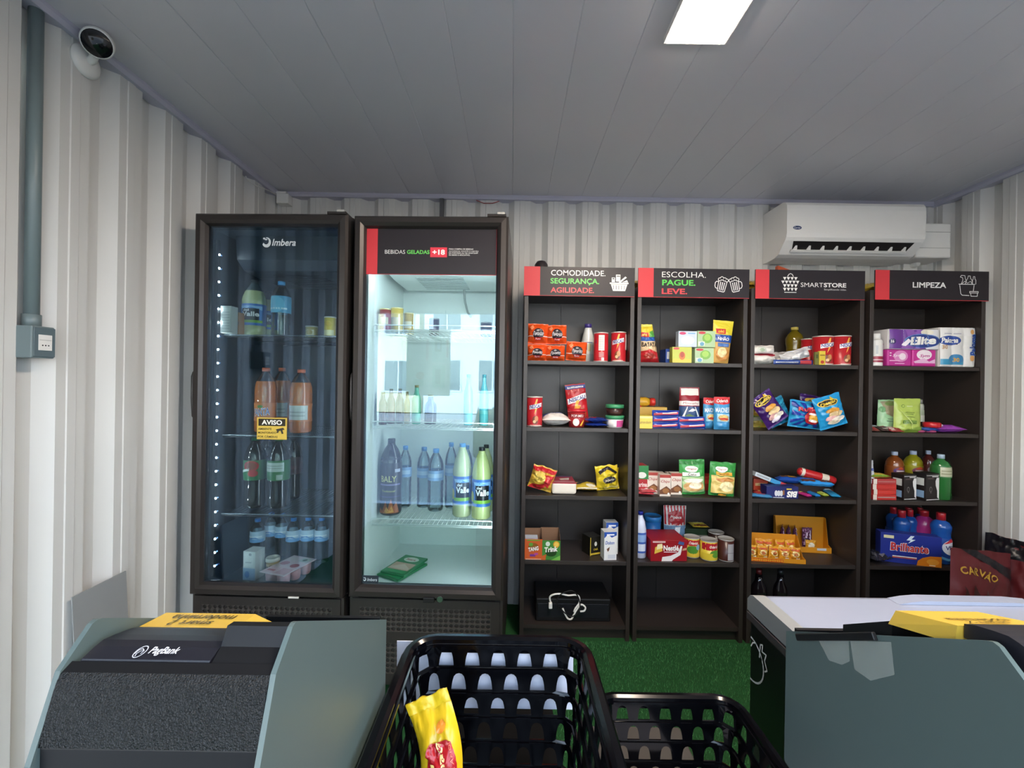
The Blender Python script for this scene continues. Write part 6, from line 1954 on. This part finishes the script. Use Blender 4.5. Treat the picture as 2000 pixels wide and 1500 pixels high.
pouch('clear_bag', 'crumpled dark clear plastic bag at the left of the fourth board', 'bag', None, (1693, 1745, 1085, 1107), B4, .03, '#27272e', [('p', [(.2, .2), (.6, .5), (.5, .6), (.15, .35)], '#55565e'), ('p', [(.5, .15), (.9, .3), (.85, .4), (.5, .3)], '#6a6a72')], Yf=2.222, kind='pillow', lie=True, w=.135, h=.11, seed=125, crumple=.016, gloss=.12, rz=20, zoff=.004)

# on top of the units, behind the signs
for px, py, Yp, lab, col, w_, h_ in ((1258, 552, 2.36, 'yellow bag on top of the first unit, behind the signs', '#b08f2a', .14, .07), (1467, 552, 2.36, 'yellow bag on top of the second unit, behind the signs', '#b8962c', .12, .08), (1700, 568, 2.36, 'yellow bag on top of the third unit, behind the signs', '#cdb03a', .10, .05)):
    X, _ = at(px, py, Yp)
    pouch('snack_bag', lab, 'bag', 'yellow bags lying on top of the shelf units', (px - 20, px + 20, py - 10, py), 1.755, .06, col, [('r', .1, .3, .9, .6, '#d8bf62')], kind='pillow', lie=True, w=w_, h=.15, seed=130 + px, crumple=.012, xyz=(X, Yp, 1.775 + .036), Yf=Yp)
X, z = at(1537, 524, 2.30)
mb = MB()
mb.prism([(-.045, 0), (.045, 0), (.03, .14), (-.04, .165)], 0, .025, mat('#b5502c', .4), 'Y')
tag(mb.build('orange_packet', loc=(X, 2.31, 1.755), rot=(R(0), 0, 0)), 'orange packet peeking over the shopping bag sign', 'packet')
X, z = at(1057, 524, 2.26)
mb = MB()
mb.lathe([(.03, 0), (.034, .01), (.034, .135), (.022, .152), (.004, .158)], mat('#2a2226', .35), 20)
tag(mb.build('dark_jar', loc=(X, 2.26, 1.755)), 'dark round jar top peeking over the first sign', 'jar')

# ================================================================== charcoal sacks at the right wall
def sack(lab, X, Y, w, h, t_, rz, ry, rx, seed, text):
    if text:
        art = [('p', [(.16, 1.0), (.40, 1.0), (1, .86), (1, .76), (.6, .88)], '#17151a')]
        for i, (ch, a) in enumerate(zip('CARVÃO', (16, 2, -10, -22, -32, -44))):
            art.append(('t', ch, .15 + .086 * i, .845 - .0075 * (i - .6) ** 1.35 if i > .6 else .838, .075, .060 if ch != 'Ã' else .080, '#b58a2c', .03, 0, a))
        art.append(('p', [(.08, .45), (.12, .72), (.2, .60), (.26, .74), (.34, .58), (.44, .70), (.5, .55), (.62, .66), (.7, .45)], '#34100f'))
    else:
        art = [('r', 0, .84, 1, 1, '#17151a')]
    return pouch('charcoal_sack', lab, 'sack', 'red and black charcoal sacks', (1860, 1900, 1100, 1200), 0, t_, '#5e1a1e', art, kind='stand', w=w, h=h, seed=seed, crumple=.016, xyz=(X, Y, .022), rz=rz, ry=ry, rx=rx, gloss=.5, topw=1.0, Yf=Y)


X, z = at(1925, 1130, 1.95)
sack('red charcoal sack with yellow arched lettering behind the freezer', X, 1.97, .33, .53, .12, 8, 7, -5, 140, True)
sack('second charcoal sack, leaning on the right wall behind the lettered one', 2.355, 2.075, .20, .56, .09, -74, 0, -3, 141, False)

# ================================================================== inside the dark fridge
ZA, ZB, ZC, ZD = 1.4735, 1.046, .7105, .4135


def fy(px, py, z, lo=1.86, hi=2.30):
    u, v = unroll(px, py)
    Y = F * (HC - z) / v
    return min(max(Y, lo), hi)


M_DV = mat('#b9bf92', .2, name='cloudy_juice', coat=.4)
DVL = (.18, .56, '#3f6fb8', [('r', .18, .10, .95, .90, '#4a80c4'), ('p', [(.18, .9), (.95, .9), (.95, .7), (.6, .85), (.3, .68)], '#8fb8e0'), ('r', .28, .24, .84, .78, '#15161c'), ('t', 'del', .44, .70, .2, .10, WHT, .02), ('t', 'Valle', .57, .52, .54, .22, WHT, .03), ('r', .18, .12, .95, .24, '#7fae3f'), ('e', .12, .35, .10, .2, '#d9cf7a')])
AL = [('r', .3, .55, .9, .85, '#d8b44a')]
carton('juice_carton', 'white and orange carton at the left of the dark fridge\'s upper shelf', 'carton', None, (430, 451, 604, 657), ZA, .045, '#cdd0cd', [('r', .08, .08, .92, .92, '#d9dcd9')] + [('r', .15, .15 + .1 * k, .85, .18 + .1 * k, '#b9bdba') for k in range(7)], Yf=1.842, side=())
X, _ = at(457, 640, 1.97)
carton('juice_carton', 'orange carton half hidden behind the juice bottle', 'carton', None, (451, 466, 612, 655), ZA, .04, '#a8702a', [('r', 0, .45, 1, .55, '#6a4420')], Yf=1.892)
bottle('juice_bottle', 'cloudy lemonade bottle with blue label on the dark fridge\'s upper shelf', 'bottle', 'cloudy lemonade bottles in the dark fridge', (461, 505, 541, 653), ZA, JUICE, M_DV, (.93, .34, '#2a2c34'), DVL, Yf=1.93, fill=.80, clear=mat('#4a5258', .2, name='clear_neck'))
bottle('juice_bottle', 'second cloudy lemonade bottle behind the first one', 'bottle', 'cloudy lemonade bottles in the dark fridge', (492, 532, 556, 651), ZA, JUICE, M_DV, (.93, .34, '#2a2c34'), DVL, Yf=2.04, fill=.80, clear=mat('#4a5258', .2, name='clear_neck'))
WL = (.42, .72, '#3f9ac4', [('e', .4, .5, .4, .5, '#62b8dc'), ('r', .1, .2, .9, .3, '#cfe6f0')])
bottle('water_bottle', 'clear water bottle with bright blue label on the dark fridge\'s upper shelf', 'bottle', None, (521, 557, 545, 655), ZA, WATER, M_PET, (.93, .38, '#2f8fd0'), WL, Yf=1.94)
can('drink_can', 'short gold topped can on the dark fridge\'s upper shelf', 'can', 'gold cans in the dark fridge', (592, 615, 628, 654), ZA, '#bfae6a', [('r', .2, .2, .8, .7, '#cfc8a8'), ('e', .5, .5, .2, .2, '#a8924a')], Yf=2.05, rim='#b9b7b0')
can('drink_can', 'taller gold can beside the right door post of the dark fridge', 'can', 'gold cans in the dark fridge', (629, 651, 612, 653), ZA, '#d0b84a', [('r', .1, .1, .9, .35, '#e3dcae'), ('e', .5, .65, .24, .14, '#b59a34')], Yf=1.96, rim='#b9b7b0')

M_ORANGE = mat('#b5642a', .18, name='orange_soda', coat=.5)
FL = (.18, .46, '#c46a24', [('r', 0, .05, 1, .95, '#c9702a'), ('t', 'FANTA', .52, .5, .60, .42, '#dfe6f2', .05, .1, 6), ('t', 'FANTA', .52, .5, .58, .36, '#2f4a9a', .0, .1, 6), ('e', .5, .8, .1, .08, '#4a8a34')])
FL2 = (.18, .46, '#c46a24', [('r', .1, .1, .9, .9, '#c2c4c0'), ('r', .2, .3, .8, .36, '#9a9c98'), ('r', .2, .5, .8, .56, '#9a9c98')])
GF = 'orange soda bottles in the dark fridge'
bottle('soda_bottle', 'left orange soda bottle in the dark fridge, with its logo to the front', 'bottle', GF, (487, 527, 708, 836), ZB, SODA, M_ORANGE, (.945, .36, '#c4592c'), FL, Yf=1.93, fill=.79)
bottle('soda_bottle', 'middle orange soda bottle in the dark fridge, set back between two others', 'bottle', GF, (522, 558, 711, 832), ZB, SODA, M_ORANGE, (.945, .36, '#c4592c'), FL2, Yf=2.07, fill=.79)
bottle('soda_bottle', 'right orange soda bottle in the dark fridge with pale back label', 'bottle', GF, (556, 598, 711, 837), ZB, SODA, M_ORANGE, (.945, .36, '#c4592c'), FL2, Yf=1.93, fill=.79)

M_GUA = mat('#1a1612', .1, name='dark_soda', coat=.6)
GL1 = (.40, .68, '#256a38', [('e', .55, .72, .26, .26, '#a8282c'), ('e', .55, .72, .18, .18, '#7a3f2a'), ('p', [(.05, .45), (.5, .62), (.5, .50), (.05, .33)], '#cfd6cf'), ('e', .62, .35, .16, .16, '#a8282c')])
GL2 = (.40, .68, '#256a38', [('r', .15, .45, .85, .90, '#b3bdb4'), ('r', .2, .6, .8, .64, '#8a948c'), ('r', .2, .72, .8, .76, '#8a948c'), ('r', .6, .05, .8, .3, '#a9b5ab')])
GS = 'dark soda bottles with green labels'
bottle('soda_bottle', 'dark soda bottle with green label and red emblem', 'bottle', GS, (465, 506, 850, 990), ZC, SODA, M_GUA, (.945, .36, '#1f5a34'), GL1, Yf=1.93)
bottle('soda_bottle', 'dark soda bottle with green label turned to its white back side', 'bottle', GS, (512, 553, 850, 990), ZC, SODA, M_GUA, (.945, .36, '#1f5a34'), GL2, Yf=1.93)
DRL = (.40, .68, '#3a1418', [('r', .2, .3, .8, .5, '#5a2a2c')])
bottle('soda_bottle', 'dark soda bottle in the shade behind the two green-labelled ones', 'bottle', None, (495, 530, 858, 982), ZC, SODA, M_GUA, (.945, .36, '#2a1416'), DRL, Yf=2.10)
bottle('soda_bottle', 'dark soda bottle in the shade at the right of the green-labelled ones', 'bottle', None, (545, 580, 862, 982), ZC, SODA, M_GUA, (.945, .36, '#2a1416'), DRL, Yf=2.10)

M_WATER = see_through('still_water', '#dbe8ef', 2.6, 1.4, .08)
SWL = (.50, .74, '#b9d0e4', [('r', 0, 0, 1, .3, '#6fa8dc'), ('r', .1, .45, .9, .6, '#e9f0f6'), ('p', [(.2, .2), (.5, .42), (.8, .25), (.6, .5), (.3, .45)], '#4f8ac8')])
GW = 'small water bottles on the floor of the dark fridge'
for i, (cx, yb, Y) in enumerate(((495, 1080, 2.05), (522, 1072, 2.12), (544, 1078, 2.11), (566, 1090, 2.065), (595, 1083, 2.075), (622, 1083, 2.075))):
    nth = ['first', 'second', 'third', 'fourth', 'fifth', 'sixth'][i]
    s_ = Y / F
    X, _ = at(cx, yb, Y)
    bottle('water_bottle', f'small clear water bottle, {nth} from the left on the dark fridge\'s floor', 'bottle', GW, (cx - 13.5, cx + 13.5, yb - 88, yb), ZD, WATER, M_WATER, (.93, .40, '#2f7fd0'), SWL, Yf=Y)
carton('milk_carton', 'small white and blue carton before the small water bottles', 'carton', None, (475, 501, 1066, 1122), ZD, .06, '#d3d6d6', [('r', .0, .0, 1, .42, '#8fa9c4'), ('r', .1, .48, .85, .95, '#dfe1e0'), ('r', .2, .6, .7, .64, '#b3b8ba'), ('e', .35, .2, .2, .12, '#4a7ab0'), ('e', .6, .9, .12, .05, '#9aa0a4')], Yf=1.90, rz=-8)
tub('dessert_cup', 'small cup with cream lid and brown print before the water bottles', 'cup', None, (513, 539, 1066, 1101), ZD, '#a8824a', '#c9c2b4', [('r', .1, .2, .9, .85, '#c9a878'), ('e', .6, .5, .22, .3, '#7a3a1f'), ('r', .1, .4, .4, .7, '#5a3a2a')], Yf=1.93, lidh=.18, taper=.78)
# tray of six pink yogurt pots
X, Y = onz(575, 1122, ZD)
t = thing('yogurt_tray', 'tray of pink yogurt pots on the floor of the dark fridge', 'yogurt', (X - .008, 1.932, ZD + EPS), (0, 0, R(-18)))
for i in range(2):
    for j in range(3):
        mb = MB()
        bm = bmesh.new()
        mb.lathe([(.019, 0), (.023, .006), (.027, .052)], mat('#d3979a', .35, name='pink_pot'), 20, ((i - .5) * .062, (j - 1) * .060, 0))
        bm.free()
        mb.build('pot', t)
mb = MB()
mb.box(-.064, .064, -.094, .094, .052, .055, mat('#dcc3c6', .3, name='pale_foil'), .0006)
ZF = .0552
mb.art([('r', .04, .04, .48, .33, '#d9b4b8'), ('r', .52, .04, .96, .33, '#cfa0a6'), ('r', .1, .12, .4, .2, '#b04a5a'), ('e', .74, .5, .16, .1, '#a8404a'), ('e', .26, .55, .16, .1, '#c98088'), ('r', .56, .72, .92, .92, '#b7c4b4'), ('r', .08, .72, .44, .9, '#d9c9c6'), ('e', .74, .82, .08, .06, '#3a5a48')], .128, .188, lambda u, v, off: (u, v - .094, ZF + off))
mb.build('foil_lid', t)

# ================================================================== inside the lit fridge
YA, YB_, YC, YD = 1.5035, 1.0915, .6775, .4135
GC2 = 'cans on the lit fridge\'s top shelf'
for i, (bx, col, lab, Y) in enumerate((((738, 760, 604, 648), '#7a2a2c', 'dark red can on the lit fridge\'s top shelf, leftmost', 1.93), ((760, 784, 598, 647), '#b59a4a', 'gold can on the lit fridge\'s top shelf, next to the red one', 1.99), ((786, 806, 602, 645), '#b08f3c', 'smaller gold can on the lit fridge\'s top shelf', 2.08))):
    can('drink_can', lab, 'can', GC2, bx, YA, col, [('r', .2, .3, .8, .6, '#cfc0a0')], Yf=Y, rim='#c9b98a')
for bx, lab in (((836, 856, 612, 645), 'dark cap of a bottle on the lit fridge\'s top shelf, middle'), ((938, 960, 618, 645), 'dark red can at the right of the lit fridge\'s top shelf')):
    can('drink_can', lab.replace('dark cap of a bottle', 'dark can'), 'can', GC2, bx, YA, '#3a2426', [], Yf=2.08, rim='#8a8480')

GD2 = 'glass bottles on the lit fridge\'s middle shelf'
for bx, col, lab, Y in (((737, 753, 768, 832), '#3a1a20', 'dark red glass bottle at the left of the middle shelf', 1.915), ((753, 769, 764, 832), '#4a1c24', 'second dark red glass bottle from the left', 1.97), ((770, 786, 764, 832), '#3a1a20', 'third dark red glass bottle from the left', 1.99), ((787, 799, 770, 832), '#a8862c', 'amber glass bottle beside the dark red ones', 2.0),
                        ((802, 820, 756, 832), '#4aa88a', 'bright green glass bottle in the middle of the shelf', 1.97), ((826, 850, 775, 832), '#2a2428', 'dark can-like bottle right of the green one', 1.97)):
    bottle('glass_bottle', lab, 'bottle', GD2, bx, YB_, GLASSB, mat(col, .12, coat=.5), (.94, .46, '#8a7a4a'), None, Yf=Y)
M_TEAL = mat('#5fb3b5', .1, name='teal_glass', coat=.5)
for bx, lab in (((904, 922, 730, 830), 'teal glass bottle at the right of the middle shelf, left of the pair'), ((935, 953, 730, 830), 'teal glass bottle at the right of the middle shelf, right of the pair')):
    bottle('glass_bottle', lab, 'bottle', GD2, bx, YB_, GLASSB, M_TEAL, (.94, .46, '#3f8f92'), None, Yf=1.95)

BAL = (.10, .95, '#2a2030', [('t', 'BALY', .5, .62, .56, .11, '#c9b96a', .015), ('r', .05, .50, .95, .53, '#7a6a8a'), ('t', 'Tradicional', .5, .40, .50, .035, '#c9b95a', .005, .3), ('r', .05, .29, .95, .30, '#4a3a6a'), ('p', [(.1, 0), (.2, .1), (.3, .04), (.42, .22), (.5, .08), (.6, .26), (.68, .12), (.78, .2), (.88, .05), (.9, 0)], '#a8521f'), ('p', [(.35, 0), (.45, .12), (.55, .05), (.62, .15), (.7, .02)], '#d99a4a'), ('r', .72, .74, .92, .80, '#b9b4c4')])
bottle('energy_drink_bottle', 'large dark energy drink bottle with flame print in the lit fridge', 'bottle', None, (736, 778, 858, 1008), YC, SODA, mat('#241a26', .18, coat=.5), (.945, .34, '#2a2430'), (.04, .76, '#241a26', BAL[3]), Yf=1.965)
GWL = 'large clear water bottles in the lit fridge'
WLB = (.50, .66, '#7fa3cc', [('r', .1, .3, .9, .7, '#a9c0da')])
for bx, Y, lab in (((775, 800, 862, 982), 2.10, 'clear water bottle with blue cap just behind the dark energy drink'), ((811, 838, 864, 982), 2.10, 'clear water bottle left of the middle in the lit fridge'), ((832, 863, 868, 990), 2.04, 'clear water bottle in front at the middle of the lit fridge'), ((866, 890, 864, 992), 2.10, 'clear water bottle behind the left lemonade bottle'),
                    ((898, 921, 864, 985), 2.12, 'clear water bottle between the two lemonade bottles'), ((932, 953, 865, 980), 2.14, 'clear water bottle at the far right of the lit fridge')):
    bottle('water_bottle', lab, 'bottle', GWL, bx, YC, WATER, M_WATER, (.935, .40, '#3f86c4'), WLB, Yf=Y)
bottle('juice_bottle', 'left cloudy lemonade bottle with blue label in the lit fridge', 'bottle', 'cloudy lemonade bottles in the lit fridge', (881, 918, 868, 1011), YC, JUICE, M_DV, (.93, .34, '#4f8fc4'), DVL, Yf=1.965)
bottle('juice_bottle', 'right cloudy lemonade bottle with black cap in the lit fridge', 'bottle', 'cloudy lemonade bottles in the lit fridge', (919, 957, 880, 1020), YC, JUICE, mat('#b3ba7c', .2, name='cloudy_juice_green', coat=.4), (.93, .34, '#1f2024'), DVL, Yf=1.935)
bottle('juice_bottle', 'cloudy lemonade bottle behind the right one in the lit fridge', 'bottle', 'cloudy lemonade bottles in the lit fridge', (932, 962, 874, 1005), YC, JUICE, M_DV, (.93, .34, '#1f2024'), DVL, Yf=2.045)
# two green packs of ham on the floor
X, Y = onz(765, 1105, YD)
HAM = [('r', .02, .58, .98, .98, '#1f7a42'), ('e', .5, .78, .32, .13, '#d9d4c4'), ('t', 'Seara', .5, .78, .40, .10, '#a83a3a', .02), ('r', .06, .18, .94, .56, '#c9a08a'), ('p', [(.1, .3), (.5, .5), (.9, .3), (.9, .22), (.1, .22)], '#dcbca8'), ('r', .02, .02, .98, .16, '#2a8a4c')]
mb = MB()
mb.box(-.062, .062, -.10, .10, 0, .010, mat('#2a7a48', .3), .002)
mb.art(HAM, .12, .196, lambda u, v, off: (u, v - .098, .010 + off))
mb2 = mb
tag(mb2.build('ham_pack', loc=(X + .070, 2.04, YD + .0118), rot=(0, 0, R(-20))), 'green topped flat pack of sliced ham, upper one', 'ham pack', 'green ham packs on the lit fridge\'s floor')
mb = MB()
mb.box(-.062, .062, -.10, .10, 0, .0105, mat('#2a7a48', .3), .002)
mb.art(HAM, .12, .196, lambda u, v, off: (u, v - .098, .0105 + off))
tag(mb.build('ham_pack', loc=(X + .066, 2.02, YD + .0004), rot=(0, 0, R(-28))), 'green topped flat pack of sliced ham, peeking out below the upper one', 'ham pack', 'green ham packs on the lit fridge\'s floor')

# ================================================================== the yellow sweets bag in the front basket
def swarp(u, v):
    return (.016 * math.sin((1 - v) * 5.2) - .010 * v + .024 * (1 - v), .10 * v, .012 * u * 2 * v * v - .010 * abs(u) * 2 * (1 - v))


SER = [('e', .56, .70, .34, .125, '#a3181f'), ('e', .46, .76, .24, .065, '#a3181f'), ('e', .42, .64, .22, .065, '#a3181f'), ('t', 'Serenata', .62, .70, .86, .040, '#e9cf8a', .02, .25, 102), ('t', 'de Amor', .80, .735, .46, .022, '#d9705a', .005, .25, 102), ('p', [(.28, .66), (.44, .64), (.46, .73), (.32, .74)], '#c9b46a'), ('p', [(.305, .672), (.42, .655), (.435, .72), (.34, .725)], '#7a4a20'), ('e', .70, .88, .10, .022, '#d9832a')]
x, z = at(838, 1480, .53)
pouch('sweets_bag', 'yellow bag with red oval standing in the front shopping basket', 'bag', None, (800, 880, 1350, 1600), .69, .045, '#cda91c', SER, Yf=.50, kind='pillow', w=.054, h=.178, seed=151, crumple=.008, xyz=(x - .004, .480, ZR - .203 + .010), warp=swarp, gloss=.25, seal='#d3b11f', nu=24, nv=34)


# ------------------------------------------------------------------ settle the goods: inside their unit, on their board
bpy.context.view_layer.update()
SKIP = {'shelf_unit', 'shelf_sign', 'drinks_fridge', 'chest_freezer', 'air_conditioner', 'charcoal_sack', 'pipe_cover', 'wall_pipe', 'wall_socket'}


def wbox(o):
    P = []
    for q in [o] + list(o.children_recursive):
        if q.type == 'MESH':
            P += [q.matrix_world @ Vector(c) for c in q.bound_box]
    return [min(p[i] for p in P) for i in range(3)], [max(p[i] for p in P) for i in range(3)]


def wbox_exact(o):
    lo, hi = [1e9] * 3, [-1e9] * 3
    for q in [o] + list(o.children_recursive):
        if q.type == 'MESH':
            M = q.matrix_world
            for v in q.data.vertices:
                p = M @ v.co
                for i in range(3):
                    lo[i] = min(lo[i], p[i])
                    hi[i] = max(hi[i], p[i])
    return lo, hi


for o in list(COL.objects):
    if o.parent is not None or 'category' not in o or o.name.split('.')[0] in SKIP:
        continue
    lo, hi = wbox_exact(o)
    cx, cy = (lo[0] + hi[0]) / 2, (lo[1] + hi[1]) / 2
    if not (SH_Y - .02 < cy < SH_Y + SH_D) or hi[2] > 1.74:
        continue
    for xa, xb in UX:
        if xa - .03 < cx < xb + .03:
            a, b = xa + PT + .001, xb - PT - .001
            dx = dy = dz = 0.0
            if lo[0] < a:
                dx = a - lo[0]
            elif hi[0] > b:
                dx = b - hi[0]
            if hi[1] > SH_Y + SH_D - .008:
                dy = SH_Y + SH_D - .008 - hi[1]
            zc = (lo[2] + hi[2]) / 2
            for zb in (B1, B2, B3, B4):
                if zc > zb:
                    if lo[2] < zb + .0004:
                        dz = zb + .0004 - lo[2]
                    break
            o.location.x += dx
            o.location.y += dy
            o.location.z += dz
            break
